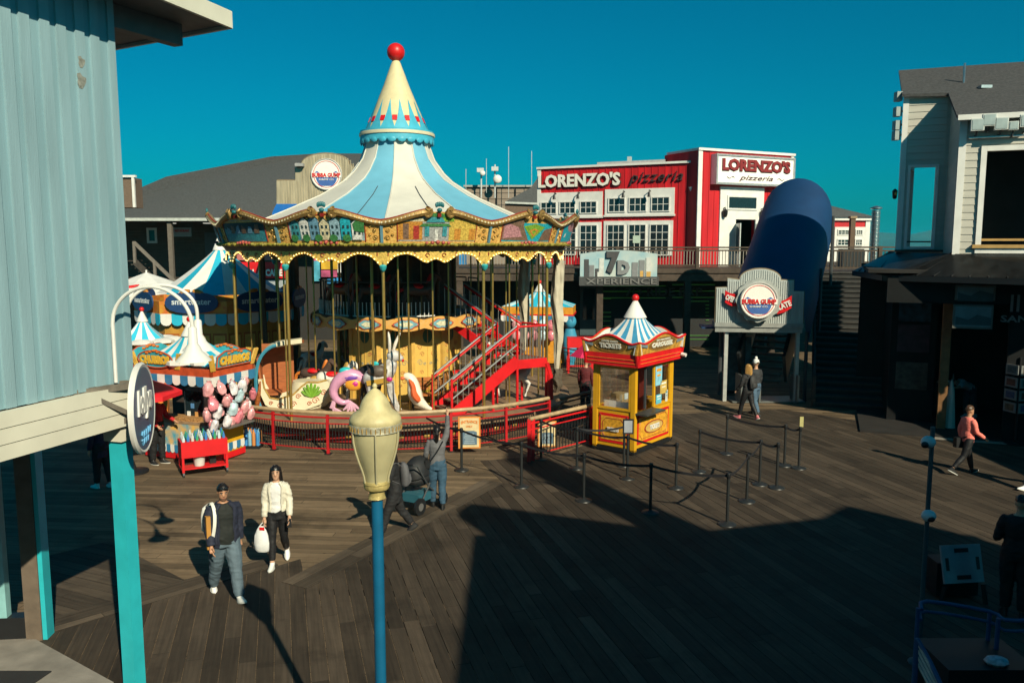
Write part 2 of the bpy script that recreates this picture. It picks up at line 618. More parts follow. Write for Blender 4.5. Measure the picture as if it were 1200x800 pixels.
# ---------------------------------------------------------------- the pale blue building on the left with the sign and lamps
SIDING = mat('pale_blue_siding', (.20, .335, .385), .7, var=.16, scale=1.6, stretch=(3, 3, .35), bump=.12, bscale=25)
TURQ = mat('turquoise_post_paint', (.02, .40, .47), .5, var=.12, scale=5)
TRIMC = mat('cream_board', (.62, .60, .50), .6, var=.12, scale=2)
SOFFIT = mat('grey_soffit', (.16, .18, .19), .7)
w0, w1 = Vector((-8.6, -5.0, 0)), Vector((-4.33, 9.1, 0))
ud = (w1 - w0).normalized()
nd = Vector((ud.y, -ud.x, 0))                            # outwards, to the right
lb = thing('blue_building', 'pale blue board and batten building with overhanging eave, filling the left edge', 'building', (-6.5, 8, 0))
ZB, ZT, ZE = 3.66, 7.86, 7.87
L = (w1 - w0).length
b = W(lb)
b.obox(w0 + ud * L / 2 - nd * 1.75 + Vector((0, 0, (ZB + ZT) / 2)), ud * L / 2, nd * 1.75, (0, 0, (ZT - ZB) / 2))
b.build('wall', SIDING, lb)
k = 0
s = L - .03
while s > .2:                                            # battens
    w = .115 if k else .09
    p = w0 + ud * s + nd * .013
    W(lb).obox(p + Vector((0, 0, (ZB + ZT) / 2 - .01)), ud * w / 2, nd * .013, (0, 0, (ZT - ZB) / 2 - .012)).build('batten', mat('pale_blue_batten', (.235, .37, .42), .7, var=.2, scale=1.6, stretch=(3, 3, .35), bump=.12, bscale=25), lb)
    s -= .20 if k % 2 else .235
    k += 1
for i in range(3):                                       # three cream boards under the wall
    z = ZB - .085 - i * .155
    c = w0 + ud * (L / 2 - .012 * i) + nd * (.05 - .006 * i)
    W(lb).obox(c + Vector((0, 0, z)), ud * L / 2, nd * .04, (0, 0, .073)).build('skirt_board', TRIMC, lb)
W(lb).obox(w0 + ud * L / 2 - nd * 1.72 + Vector((0, 0, 3.2)), ud * (L / 2 - .03), nd * 1.7, (0, 0, .015)).build('underside', SOFFIT, lb)
for (px_0, py_0, r_) in ((93, 73, .045), (93, 95, .06)):  # two worn patches on the wall
    u_, f_, w_ = ray(px_0, py_0)
    k_ = u_ / f_
    t_ = (k_ * w0.y - w0.x) / (ud.x - k_ * ud.y)
    q_ = w0 + ud * t_
    zq = CAM_Z + w_ / f_ * q_.y
    W(lb).prism([(r_ * (1 + .3 * math.sin(i * 2.1)) * math.cos(i * .6), 1.2 * r_ * (1 + .3 * math.cos(i * 1.7)) * math.sin(i * .6)) for i in range(10)], q_ + nd * .027 + Vector((0, 0, zq)), ud, Vector((0, 0, 1)), .002).build('worn_patch', mat('worn_patch', (.26, .27, .24), .8, var=.5, scale=25), lb)
# roof: overhang of 1.3 m to the right and past the far end
ee = [w0 + nd * .48 + ud * -.5, w1 + nd * .5 + ud * 1.42, w1 - nd * 1.9 + ud * 1.95, w1 - nd * 4.0 + ud * 1.95, w0 - nd * 4.0 + ud * -.5]
poly = ccw([(p.x, p.y) for p in ee])
W(lb).prism(poly, (0, 0, ZE), (1, 0, 0), (0, 1, 0), .05).build('soffit', SOFFIT, lb)
W(lb).prism(poly, (0, 0, ZE + .053), (1, 0, 0), (0, 1, 0), .09).build('roof_deck', mat('roof_shingle_dark', (.05, .05, .052), .9, var=.4, scale=20, bump=.5), lb)
b = W(lb)
for i in range(2):
    p, q = ee[i], ee[i + 1]
    b.bar(p + Vector((0, 0, ZE + .06)), q + Vector((0, 0, ZE + .06)), .045, .2)
b.build('fascia', TRIMC, lb)
W(lb).bar(w1 - nd * .3 + ud * .01 + Vector((0, 0, ZE - .13)), w1 - nd * .12 + ud * 1.22 + Vector((0, 0, ZE - .13)), .15, .25).build('beam', SOFFIT, lb)
# corner post
W(lb).obox((-4.45, 9.02, 1.6), ud * .085, nd * .085, (0, 0, 1.6)).build('post', TURQ, lb)
W(lb).obox((-4.45, 9.02, 3.1), ud * .12, nd * .12, (0, 0, .09)).build('post_cap', TRIMC, lb)
# shop front under the building
sf = thing('shop_front', 'dark shop front with glass between turquoise posts under the blue building', 'shop front', (-6.3, 10.3, 0))
f0, f1 = Vector((-6.33, 10.3, 0)), Vector((-10.2, 9.9, 0))
fu = (f1 - f0).normalized()
fn = Vector((-fu.y, fu.x, 0))
if fn.y > 0:
    fn = -fn
up = Vector((0, 0, 1))
b = W(sf).obox(f0 + up * 1.55, fu * .1, fn * .12, up * 1.55)
b.build('corner_post', mat('brown_grey_post', (.13, .10, .075), .7, var=.3), sf)
W(sf).obox(f0 - fu * .13 + up * 1.55, fu * .028, fn * .10, up * 1.55).build('post_trim', TURQ, sf)
W(sf).obox(f0 + fu * .42 + fn * .02 + up * 1.6, fu * .08, fn * .06, up * 1.35).build('window_stile', mat('pale_turquoise', (.22, .45, .47), .55), sf)
W(sf).obox(f0 + fu * 1.9 + up * .16, fu * 1.8, fn * .09, up * .16).build('kick_board', BLACK, sf)
W(sf).obox(f0 + fu * 2.1 + up * 1.7, fu * 1.6, fn * .01, up * 1.38).build('glass', GLASS, sf)
W(sf).obox(f0 + fu * 1.9 + up * 3.15, fu * 2.0, fn * .11, up * .09).build('lintel', BLACK, sf)
for z, c in ((.75, (.5, .42, .28)), (1.25, (.05, .25, .5)), (1.7, (.35, .05, .05))):
    W(sf).obox(f0 + fu * .75 - fn * .12 + up * z, fu * .22, fn * .06, up * .16).build('display_box', mat('display_%d' % int(z * 100), c, .6), sf)
# hanging round sign on a timber bracket
GREYW = mat('grey_weathered_timber', (.16, .14, .115), .8, var=.3, scale=8, stretch=(1, 1, 1), bump=.2)
sg = thing('hanging_sign', 'round blue shop sign edge-on with white lettering, on a grey timber bracket', 'sign', P(166, 478, 8.9))
sc_ = P(166, 478, 8.9)
sv = Vector((-.20, .98, 0)).normalized()                # the sign hangs nearly edge-on to the view
sn = Vector((sv.y, -sv.x, 0))
b = W(sg)
circ = [(math.cos(2 * PI * i / 36), math.sin(2 * PI * i / 36)) for i in range(36)]
b.prism([(.46 * a, .46 * c) for a, c in circ], sc_, sv, up, .03, .03).build('sign_disc', mat('sign_navy', (.05, .07, .16), .4, var=.3, scale=3, col2=(.04, .13, .2)), sg)
b = W(sg)
pts = [sc_ + sv * (.48 * a) + up * (.48 * c) for a, c in circ] + [sc_ + sv * .48]
b.tube(pts + [pts[1]], .035, 6, cap=False).build('rim', WHITE, sg)
b = W(sg)
text(b, 'lollys', sc_ + up * .06, sv, up, .62, .36, bold=.05, shear=.12, depth=.02, proud=.04)
b.build('lettering', WHITE, sg)
b = W(sg)
for r_ in range(2):
    pts = [sc_ + sv * (-.2 + .025 * q) + up * (-.27 - .08 * r_ + .035 * math.sin(q * 1.7 + r_)) + sn * .034 for q in range(17 - 4 * r_)]
    b.tube(bez(pts, 2), .012, 5)
b.build('script_stroke', mat('sign_script_blue', (.12, .35, .6), .5), sg)
for (x0, y0, x1, y1) in ((84, 461, 163, 450), (87, 506, 155, 490)):
    W(sg).bar(P(x0, y0, 8.35), P(x1, y1, 9.0), .07, .07).build('bracket_arm', GREYW, sg)
W(sg).bar(P(102, 463, 8.45), P(102, 502, 8.45), .05, .05).build('bracket_post', GREYW, sg)
W(sg).bar(P(110, 466, 8.5), P(155, 486, 8.9), .04, .05).build('bracket_brace', GREYW, sg)
W(sg).bar(P(120, 450, 8.75), P(160, 447, 9.15), .05, .05).build('bracket_arm', GREYW, sg)
# two white gooseneck lamps
for i, (xa, ya, Ya, xt, yt, xe, ye, Ye) in enumerate(((136, 448, 8.75, 182, 336, 226, 398, 8.55), (152, 430, 9.35, 203, 334, 232, 388, 9.5))):
    pa, pe = P(xa, ya, Ya), P(xe, ye, Ye)
    top = P(xt, yt, (Ya + Ye) / 2)
    gl = thing('gooseneck_lamp', ('white gooseneck sign lamp arching over the round sign, nearer of the pair', 'white gooseneck sign lamp arching over the round sign, further of the pair')[i], 'lamp', pa, 0, 'white gooseneck lamps over the round sign')
    h = pa.lerp(pe, .5)
    pts = [pa, pa + Vector((0, 0, .55))]
    rad = (Vector((pe.x, pe.y, 0)) - Vector((pa.x, pa.y, 0))) / 2
    zc = top.z - rad.length * .85
    for q in range(13):
        a = PI - PI * q / 12
        pts.append(Vector((h.x, h.y, zc)) + rad * math.cos(a) + Vector((0, 0, rad.length * .85 * math.sin(a))))
    pts.append(pe + Vector((0, 0, .12)))
    W(gl).tube(bez(pts, 2), .020, 8).build('arm', WHITE, gl)
    b = W(gl)
    b.lathe([(.03, .14), (.045, .12), (.05, -.04), (.075, -.08), (.09, -.12), (.165, -.20), (.185, -.225), (.17, -.22), (.08, -.13), (.04, -.1)], 20, pe, cap=False)
    b.build('shade', WHITE, gl)
# ---------------------------------------------------------------- red pizzeria on the upper deck
REDB = mat('red_board', (.50, .006, .012), .6, var=.3, scale=1.2, stretch=(3, 3, .4))
DECKW = mat('deck_timber', (.06, .042, .03), .75, var=.4, scale=4, bump=.2)
ROOFG = mat('grey_roof_shingle', (.085, .088, .088), .9, var=.3, scale=9, bump=.5, bscale=60)
up = Vector((0, 0, 1))
DZ = 4.1                                                 # level of the upper deck
deck2 = thing('upper_deck', 'dark timber upper deck with joists in front of the red pizzeria', 'deck', (6, 40, 0))
b = W(deck2)
for (x0, x1, y0, y1) in ((-3, 12.7, 38.6, 48), (12.7, 18.5, 34.1, 48), (18.5, 30, 38, 56)):
    b.box(((x0 + x1) / 2, (y0 + y1) / 2, DZ - .12), (x1 - x0, y1 - y0, .22))
b.build('deck_boards', DECKW, deck2)
for i in range(18):
    W(deck2).box((-2.4 + i * .88, 43.2, DZ - .36), (.12, 9, .24)).build('joist', DECKW, deck2)
W(deck2).box((4.8, 38.75, DZ - .42), (15.6, .16, .36)).build('edge_beam', DECKW, deck2)
for x in (-2.5, 1.5, 4.2, 8.4, 12.5):
    W(deck2).box((x, 38.85, (DZ - .6) / 2), (.3, .3, DZ - .6)).build('post', DECKW, deck2)

def railing(name, label, p0, p1, z, h=1.0, bal=.14, pst=3.4, top=(.16, .07), group=None, m=None, mp=None):
    m = m or DECKW
    p0, p1 = Vector(p0), Vector(p1)
    d = p1 - p0
    L = d.length
    u = d.normalized()
    t = thing(name, label, 'railing', p0, 0, group)
    U = up
    W(t).bar(p0 + U * (z + h), p1 + U * (z + h), top[0], top[1]).build('handrail', m, t)
    W(t).bar(p0 + U * (z + h - .14), p1 + U * (z + h - .14), .05, .07).build('rail', m, t)
    W(t).bar(p0 + U * (z + .14), p1 + U * (z + .14), .05, .07).build('rail', m, t)
    n = max(1, round(L / pst))
    for i in range(n + 1):
        q = p0 + d * i / n
        W(t).box(q + U * (z + h / 2 + .02), (.15, .15, h + .06)).build('post', m, t)
    b = W(t)
    k = int(L / bal)
    for i in range(k):
        q = p0 + d * ((i + .5) / k)
        b.box(q + U * (z + h / 2), (.032, .032, h - .28))
    b.build('balusters', mp or m, t)
    return t
railing('deck_railing', 'long dark timber railing along the upper deck in front of the red pizzeria', (-2.6, 38.7, 0), (12.6, 38.7, 0), DZ, .98, mp=mat('pale_grey_baluster', (.25, .23, .2), .7))
railing('deck_railing', 'dark timber railing at the head of the wide stairs, right of the blue canopy', (12.75, 34.3, 0), (18.2, 34.3, 0), DZ, 1.0)

cL, cC, cR = Vector((1.44, 45.8, 0)), Vector((9.6, 42.0, 0)), Vector((15.3, 44.8, 0))
lz = thing('pizzeria_building', 'bright red pizzeria with white framed windows and a square entrance tower', 'restaurant', (9.6, 42, 0))
u1 = (cC - cL).normalized()
n1 = Vector((u1.y, -u1.x, 0))
L1 = (cC - cL).length
def zat(py, Y):
    return P(600, py, Y).z
zt = zat(198, 45.8) * .5 + zat(191, 42) * .5
b = W(lz)
b.obox(cL + u1 * L1 / 2 - n1 * 2 + up * (DZ + zt) / 2, u1 * L1 / 2, n1 * 2, up * ((zt - DZ) / 2))
b.build('wall', REDB, lz)
b = W(lz)
for i in range(1, int(L1 / .36)):
    b.obox(cL + u1 * (i * .36) + n1 * .012 + up * (DZ + zt) / 2, u1 * .022, n1 * .012, up * ((zt - DZ) / 2 - .01))
b.build('battens', REDB, lz)
W(lz).obox(cL + u1 * (L1 / 2) + n1 * .03 + up * (zt + .05), u1 * (L1 / 2 + .04), n1 * .09, up * .055).build('coping', WHITE, lz)
W(lz).obox(cL + u1 * .09 + n1 * .03 + up * (DZ + zt) / 2, u1 * .1, n1 * .03, up * ((zt - DZ) / 2 - .004)).build('corner_board', WHITE, lz)
def on1(px):                                             # distance along the left front for a column of the photograph
    u, f, w = ray(px, 260)
    k = u / f
    return (k * cL.y - cL.x) / (u1.x - k * u1.y)
def window(parent, O, U, V, N, x0, x1, y0, y1, cols, rows, fr=.07, glass=GLASS, frame=WHITE, dep=.05, bars=.028):
    f = MB(W(parent).M)
    w_, h_ = x1 - x0, y1 - y0
    for (a, c, ww, hh) in ((x0 + fr / 2, (y0 + y1) / 2, fr, h_), (x1 - fr / 2, (y0 + y1) / 2, fr, h_), ((x0 + x1) / 2, y0 + fr / 2, w_ - 2 * fr - .002, fr), ((x0 + x1) / 2, y1 - fr / 2, w_ - 2 * fr - .002, fr)):
        f.obox(O + U * a + V * c + N * dep / 2, U * ww / 2, V * hh / 2, N * dep / 2)
    for i in range(1, cols):
        f.obox(O + U * (x0 + fr + (w_ - 2 * fr) * i / cols) + V * (y0 + y1) / 2 + N * dep * .35, U * bars / 2, V * (h_ / 2 - fr), N * dep * .22)
    for i in range(1, rows):
        f.obox(O + U * (x0 + x1) / 2 + V * (y0 + fr + (h_ - 2 * fr) * i / rows) + N * dep * .35, U * (w_ / 2 - fr), V * bars / 2, N * dep * .2)
    fo = f.build('window', frame, parent)
    g = MB(W(parent).M)
    g.obox(O + U * (x0 + x1) / 2 + V * (y0 + y1) / 2 + N * .008, U * (w_ / 2 - fr * .6), V * (h_ / 2 - fr * .6), N * .005)
    g.build('pane', glass, fo)
    return fo
Om = cL + n1 * .0
zu = lambda py: zat(py, 44.0)
for (xa, xb, ya, yb, wy0, wy1, wins, rows) in ((630, 706, 224, 255, 235, 250, ((634, 653), (656, 675), (680, 700)), 2), (709, 790, 222, 254, 232, 249, ((713, 733), (737, 758), (763, 785)), 2),
                                               (630, 705, 260, 292, 263, 299, ((636, 654), (658, 676), (680, 701)), 4), (708, 789, 259, 299, 263, 299, ((712, 733), (737, 758), (762, 785)), 4)):
    a0, a1 = on1(xa), on1(xb)
    z0, z1 = zu(yb), zu(ya)
    W(lz).obox(Om + u1 * (a0 + a1) / 2 + n1 * .035 + up * (z0 + z1) / 2, u1 * (a1 - a0) / 2, n1 * .034, up * (z1 - z0) / 2).build('window_surround', WHITE, lz)
    if rows == 2:
        W(lz).obox(Om + u1 * (a0 + a1) / 2 + n1 * .05 + up * (z0 + .04), u1 * ((a1 - a0) / 2 + .05), n1 * .08, up * .05).build('window_sill', WHITE, lz)
    for (p, q) in wins:
        window(lz, Om + n1 * .069, u1, up, n1, on1(p), on1(q), zu(wy1), zu(wy0), 3, rows, .05)
W(lz).obox(Om + u1 * on1(747) + n1 * .1 + up * zu(280.5), u1 * .2, n1 * .006, up * .2).build('notice', mat('pale_notice', (.5, .6, .5), .6), lz)
for px in (652, 679.5, 732, 762):                        # wall lamps over the windows
    q = Om + u1 * on1(px) + up * zu(228)
    b = W(lz)
    b.tube([q + n1 * .06 + up * .12, q + n1 * .3 + up * .16, q + n1 * .36], .03, 6)
    b.lathe([(.05, .05), (.09, -.2), (.06, -.2)], 10, q + n1 * .36)
    b.build('wall_lamp', BLACK, lz)
SIGNW = mat('sign_letter_cream', (.72, .68, .62), .5, var=.08)
SIGNR = mat('sign_letter_edge', (.10, .03, .03), .5)
b = W(lz)
mid = Om + u1 * (on1(632) + on1(726)) / 2 + up * zat(210.5, 44.4)
text(b, "LORENZO'S", mid, u1, up, on1(727) - on1(632), .72, bold=.035, depth=.12, proud=.08)
b.mi(1)
text(b, "LORENZO'S", mid + up * -.02 + u1 * .03, u1, up, on1(727) - on1(632) + .06, .76, bold=.055, depth=.07, proud=.05)
b.build('lettering', [SIGNW, SIGNR], lz)
b = W(lz)
text(b, "pizzeria", Om + u1 * (on1(737) + on1(800)) / 2 + up * zat(209, 43), u1, up, on1(800) - on1(738), .66, bold=-.006, shear=.35, depth=.09, proud=.08, space=1.1)
b.build('script_lettering', mat('sign_script_dark', (.05, .035, .035), .4), lz)
# tower with the entrance
u2 = (cR - cC).normalized()
n2 = Vector((u2.y, -u2.x, 0))
tC = cC + n1 * .5 - u1 * .02
L2 = (cR - cC).length
zT = zat(177, 42)
b = W(lz)
dep = Vector((-n2.x, -n2.y, 0))
d0, d1, dz0, dz1 = 1.05, 2.45, DZ, DZ + 2.45             # doorway
def on2(px):
    u, f, w = ray(px, 260)
    k = u / f
    return (k * tC.y - tC.x) / (u2.x - k * u2.y)
d0, d1 = on2(861), on2(884)
dz1 = zat(257, 42.5)
for (a0, a1, z0, z1) in ((0, d0, DZ, zT), (d1, L2, DZ, zT), (d0, d1, dz1, zT)):
    b.obox(tC + u2 * (a0 + a1) / 2 - n2 * .1 + up * (z0 + z1) / 2, u2 * (a1 - a0) / 2, n2 * .1, up * (z1 - z0) / 2)
b.obox(tC - n2 * 1.5 + u2 * .08 + up * (DZ + zT) / 2, u2 * .08, n2 * 1.3, up * (zT - DZ) / 2 * .999)
b.obox(tC + u2 * L2 - u2 * .08 - n2 * 1.5 + up * (DZ + zT) / 2, u2 * .08, n2 * 1.3, up * (zT - DZ) / 2 * .999)
b.build('tower_wall', REDB, lz)
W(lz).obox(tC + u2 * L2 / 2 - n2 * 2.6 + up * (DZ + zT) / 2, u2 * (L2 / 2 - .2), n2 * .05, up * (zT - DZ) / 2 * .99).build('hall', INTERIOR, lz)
b = W(lz)
for i in range(1, int(L2 / .36)):
    a = i * .36
    if d0 - .5 < a < d1 + .5:
        continue
    b.obox(tC + u2 * a + n2 * .012 + up * (DZ + zT) / 2, u2 * .022, n2 * .012, up * ((zT - DZ) / 2 - .01))
b.build('tower_battens', REDB, lz)
W(lz).obox(tC + u2 * L2 / 2 - n2 * 1.2 + up * (zT + .05), u2 * (L2 / 2 + .08), n2 * 1.32, up * .06).build('coping', WHITE, lz)
for a, w in ((.1, .13), (L2 - .06, .1)):
    W(lz).obox(tC + u2 * a + n2 * .03 + up * (DZ + zT) / 2, u2 * w, n2 * .03, up * ((zT - DZ) / 2 - .005)).build('corner_board', WHITE, lz)
sa0, sa1 = on2(831), on2(922)
sz0, sz1 = zat(217, 42.4), zat(182, 42.4)
sm = tC + u2 * (sa0 + sa1) / 2 + up * (sz0 + sz1) / 2
W(lz).obox(sm + n2 * .22, u2 * (sa1 - sa0) / 2, n2 * .2, up * (sz1 - sz0) / 2).build('sign_box', mat('white_sign_face', (.80, .79, .75), .45, var=.06), lz)
b = W(lz)
hw, hh = (sa1 - sa0) / 2, (sz1 - sz0) / 2
for (a, c, ww, h_) in ((0, hh - .05, hw, .05), (0, -hh + .05, hw, .05), (-hw + .05, 0, .05, hh - .101), (hw - .05, 0, .05, hh - .101)):
    b.obox(sm + u2 * a + up * c + n2 * .44, u2 * ww, n2 * .025, up * h_)
b.build('sign_frame', mat('silver_frame', (.5, .5, .5), .4, .6), lz)
b = W(lz)
for i in range(20):
    for sgn in (1, -1):
        b.ell(sm + u2 * (-hw + .1 + i * (2 * hw - .2) / 19) + up * sgn * (hh - .05) + n2 * .47, .026, 6, 4)
b.build('sign_bulbs', mat('clear_bulb', (.6, .58, .5), .2), lz)
b = W(lz)
text(b, "LORENZO'S", sm + up * .25, u2, up, hw * 1.72, .62, bold=.05, depth=.06, proud=.46)
b.mi(1)
text(b, "LORENZO'S", sm + up * .22 + u2 * .03, u2, up, hw * 1.74, .64, bold=.06, depth=.04, proud=.43)
b.build('lettering', [mat('sign_letter_maroon', (.22, .02, .02), .5), SIGNR], lz)
b = W(lz)
text(b, "pizzeria", sm + up * -.42, u2, up, hw * .85, .30, bold=.0, shear=.35, depth=.03, proud=.44)
for s_ in (-1, 1):
    pts = [sm + u2 * s_ * (hw * (.55 + .18 * t_)) + up * (-.40 + .05 * math.sin(t_ * 7)) + n2 * .44 for t_ in [q / 6 for q in range(7)]]
    b.tube(pts, .014, 4)
b.build('script_lettering', SIGNR, lz)
# entrance: white surround, transom, open doors, lanterns
e0, e1 = on2(842), on2(893)
b = W(lz)
ez1 = zat(219, 42.4)
for (a0, a1, z0, z1) in ((e0, d0 - .003, DZ, ez1), (d1 + .003, e1, DZ, ez1), (d0, d1, dz1 + .003, ez1)):
    b.obox(tC + u2 * (a0 + a1) / 2 + n2 * .045 + up * (z0 + z1) / 2, u2 * (a1 - a0) / 2, n2 * .045, up * (z1 - z0) / 2)
b.build('door_surround', WHITE, lz)
window(lz, tC + n2 * .092, u2, up, n2, on2(850), on2(885), zat(246, 42.5), zat(229, 42.5), 1, 1, .09)
for (a, sgn) in ((d0, 1), (d1, -1)):
    dr = (n2 * .75 - u2 * sgn * .35).normalized()
    h_ = tC + u2 * a + n2 * .1
    o = W(lz).obox(h_ + dr * .42 + up * (DZ + 1.1), dr * .42, u2 * .025, up * 1.1).build('door', mat('pale_door', (.5, .56, .55), .5), lz)
    W(lz).obox(h_ + dr * .42 + up * (DZ + 1.35), dr * .26, u2 * .031, up * .7).build('door_glass', GLASS, o)
for a in (on2(846), on2(890)):
    b = W(lz)
    q = tC + u2 * a + n2 * .22 + up * zat(250, 42)
    b.tube([q - n2 * .15 + up * .25, q + up * .3, q + up * .2], .03, 6)
    b.lathe([(.02, .25), (.15, .12), (.12, -.12), (.07, -.2)], 8, q)
    b.build('lantern', BLACK, lz)
b = W(lz)
q = Om + u1 * (L1 - .42) + n1 * .1
b.tube([q + up * zat(223, 42), q + up * (DZ + .3)], .055, 8)
b.lathe([(.06, -.1), (.15, .12)], 8, q + up * zat(222, 42))
b.build('downpipe', WHITE, lz)
b = W(lz)
b.obox(Om + u1 * 5.0 - n1 * 1.8 + up * (zt + .25), u1 * 1.9, n1 * .8, up * .09)
b.obox(Om + u1 * 4.7 - n1 * 1.8 + up * (zt + .45), u1 * .1, n1 * .1, up * .2)
b.build('roof_vent', mat('vent_grey', (.4, .45, .45), .5), lz)

# small red building further right and its roof, the steel flue
rb = thing('red_house', 'small red building with white windows and a grey hipped roof beyond the stairs', 'building', (18.5, 55, 0))
fx0, fx1, fy = P(955, 270, 55).x, P(1018.5, 270, 55).x, 55
ru, rn = Vector((1, 0, 0)), Vector((0, -1, 0))
z1 = P(990, 258, 55).z
W(rb).box(((fx0 + fx1) / 2, fy + 3, (DZ + z1) / 2), (fx1 - fx0, 6, z1 - DZ)).build('wall', REDB, rb)
W(rb).box(((fx0 + fx1) / 2, fy - .03, z1 + .09), (fx1 - fx0 + .3, .3, .22)).build('eave_board', WHITE, rb)
W(rb).box((fx1 - .12, fy - .03, (DZ + z1) / 2), (.3, .06, z1 - DZ)).build('corner_board', WHITE, rb)
for (xa, xb) in ((962, 975), (978, 998), (999, 1014)):
    p, q = P(xa, 270, 55).x, P(xb, 270, 55).x
    zb, ztp = P(0, 307, 55).z, P(0, 266, 55).z
    W(rb).box(((p + q) / 2, fy - .03, (zb + ztp) / 2), (q - p, .056, ztp - zb)).build('window_surround', WHITE, rb)
    for (ya, yb) in ((269, 275.5), (280, 288)):
        window(rb, Vector((0, fy - .06, 0)), ru, up, rn, p + .18, q - .18, P(0, yb, 55).z, P(0, ya, 55).z, 3, 2, .06)
xm = (fx0 + fx1) / 2 - .5
rz = P(0, 240, 57).z
A_, B_, C_, D_ = (fx0 - .3, fy - .3, z1 + .2), (fx1 + .3, fy - .3, z1 + .2), (fx1 + .3, fy + 6.3, z1 + .2), (fx0 - .3, fy + 6.3, z1 + .2)
b = W(rb).add([A_, B_, C_, D_, (fx0 - .6, fy + 3, rz + .6), (xm - .3, fy + 3, rz + .25)], [(0, 1, 5, 4), (1, 2, 5), (2, 3, 4, 5), (3, 0, 4), (0, 3, 2, 1)])
b.build('roof', ROOFG, rb)
fl = thing('steel_flue', 'tall ribbed steel flue pipe beside the small red building', 'chimney', (P(1024, 300, 50).x, 50, DZ - .1))
b = MB()
prof = [(.24, 0)]
for i in range(14):
    prof += [(.24, i * .235 + .02), (.27, i * .235 + .03), (.27, i * .235 + .055), (.24, i * .235 + .065)]
b.lathe(prof + [(.24, 3.3)], 14).build('pipe', STEEL, fl)
MB().lathe([(.2, 3.35), (.34, 3.38), (.34, 3.46), (.1, 3.55)], 14).build('cap', STEEL, fl)
pl = thing('planter', 'dark planter box with a square post behind the far deck railing', 'planter', (P(997, 300, 42).x, 42, DZ))
MB().box((0, 0, .45), (1.1, .6, .9)).build('box', BLACK, pl)
MB().box((0, 0, 1.45), (.24, .24, 2.0)).build('post', mat('post_brown', (.10, .06, .035), .7), pl)
MB().box((0, 0, 2.5), (.34, .34, .12)).build('cap', mat('post_cap', (.24, .17, .1), .7), pl)

# pizzeria sign hung on the railing by the stair head
hs = thing('hanging_board', 'small white sign board with dark lettering hung below the right railing', 'sign', (P(1028, 324, 34.2).x, 34.2, DZ))
q = P(1027, 323.5, 34.15)
MB((Matrix.Translation(hs.location)).inverted()).box(q, (1.65, .05, .42)).build('board', mat('pale_board', (.40, .47, .5), .6), hs)
b = W(hs)
text(b, "LORENZO'S", q + Vector((0, -.03, .06)), (1, 0, 0), (0, 0, 1), 1.4, .17, bold=.02, depth=.01)
text(b, "pizzeria", q + Vector((0, -.03, -.11)), (1, 0, 0), (0, 0, 1), .55, .09, bold=.01, shear=.3, depth=.01)
b.build('lettering', BLACK, hs)

# ---------------------------------------------------------------- arcade under the deck
ar = thing('ride_arcade', 'black arcade building under the deck with thin green neon lines', 'arcade', (6, 41, 0))
W(ar).box((5, 41.6, (DZ - .5) / 2), (16, .3, DZ - .5)).build('wall', mat('black_wall', (.010, .011, .012), .6), ar)
NEON = mat('dim_green_neon', (.06, .17, .04), .5, emit=(.10, .42, .06), estr=.05)
for (x0, x1, ys) in ((703, 780, (335, 341.5, 349)), (702, 716, (350, 366, 371, 376, 382, 387)), (788, 838, (333.5, 341, 348.5)), (802, 831, (353, 393, 397.5)), (800.5, 804, (357.5, 361.5, 366, 370, 375, 380, 386)), (827, 831, (357.5, 361.5, 366, 370, 375, 380))):
    for y in ys:
        p, q = P(x0, y, 41.4), P(x1, y, 41.4)
        W(ar).box(((p.x + q.x) / 2, 41.42, p.z), (q.x - p.x, .04, .035)).build('neon_tube', NEON, ar)
b = W(ar)
text(b, "7D RIDE EXP", P(778, 342, 41.2) + Vector((0, 0, 0)), (1, 0, 0), (0, 0, 1), 3.9, .42, bold=.02, depth=.05, proud=.05)
b.build('lettering', mat('dull_grey_letters', (.05, .05, .055), .5), ar)
W(ar).box((P(690, 380, 41.3).x, 41.40, 1.9), (.9, .06, 2.6)).build('door', mat('dim_blue_door', (.04, .07, .08), .5), ar)
W(ar).box((P(690, 380, 41.3).x, 41.36, 2.2), (.6, .03, 1.6)).build('door_glass', GLASS, ar)
# 7D sign on the deck edge
sd_ = thing('arched_sign', 'arched attraction sign with big grey lettering in front of the deck beam', 'sign', (P(724, 330, 38.3).x, 38.3, DZ))
q0 = P(724.5, 320, 38.3)
wx = (P(770, 320, 38.3).x - P(680, 320, 38.3).x) / 2
zb, ztp = P(0, 324, 38.3).z, P(0, 297, 38.3).z
poly = [(-wx, zb - q0.z), (wx, zb - q0.z)] + [(wx * (1 - 2 * i / 12), ztp - q0.z - .02 + .17 * math.sin(PI * i / 12)) for i in range(13)]
b = W(sd_)
b.prism(poly, q0, (1, 0, 0), (0, 0, 1), .12, .1)
b.build('board', mat('sky_print', (.40, .42, .38), .6, var=.5, scale=1.1, col2=(.16, .34, .42)), sd_)
b = W(sd_)
grey = [mat('print_dark', (.05, .05, .055), .6), mat('print_mid', (.18, .19, .2), .6), mat('print_pale', (.5, .52, .5), .6), mat('print_orange', (.5, .3, .08), .6)]
H_ = ztp - zb
for i, (x0, x1, h0, c) in enumerate(((-1.62, -1.4, .75, 0), (-1.38, -1.15, .5, 1), (-1.1, -.95, .35, 0), (-.92, -.70, .8, 2), (.62, .9, .62, 1), (.95, 1.22, .72, 1), (1.28, 1.5, .82, 2), (1.0, 1.15, .25, 3), (1.3, 1.5, .22, 3), (-1.0, -.8, .2, 2))):
    b.mi(c).box((q0.x + (x0 + x1) / 2, q0.y - .13 - .003 * i, zb + h0 * H_ / 2), (x1 - x0, .03, h0 * H_))
b.mi(0)
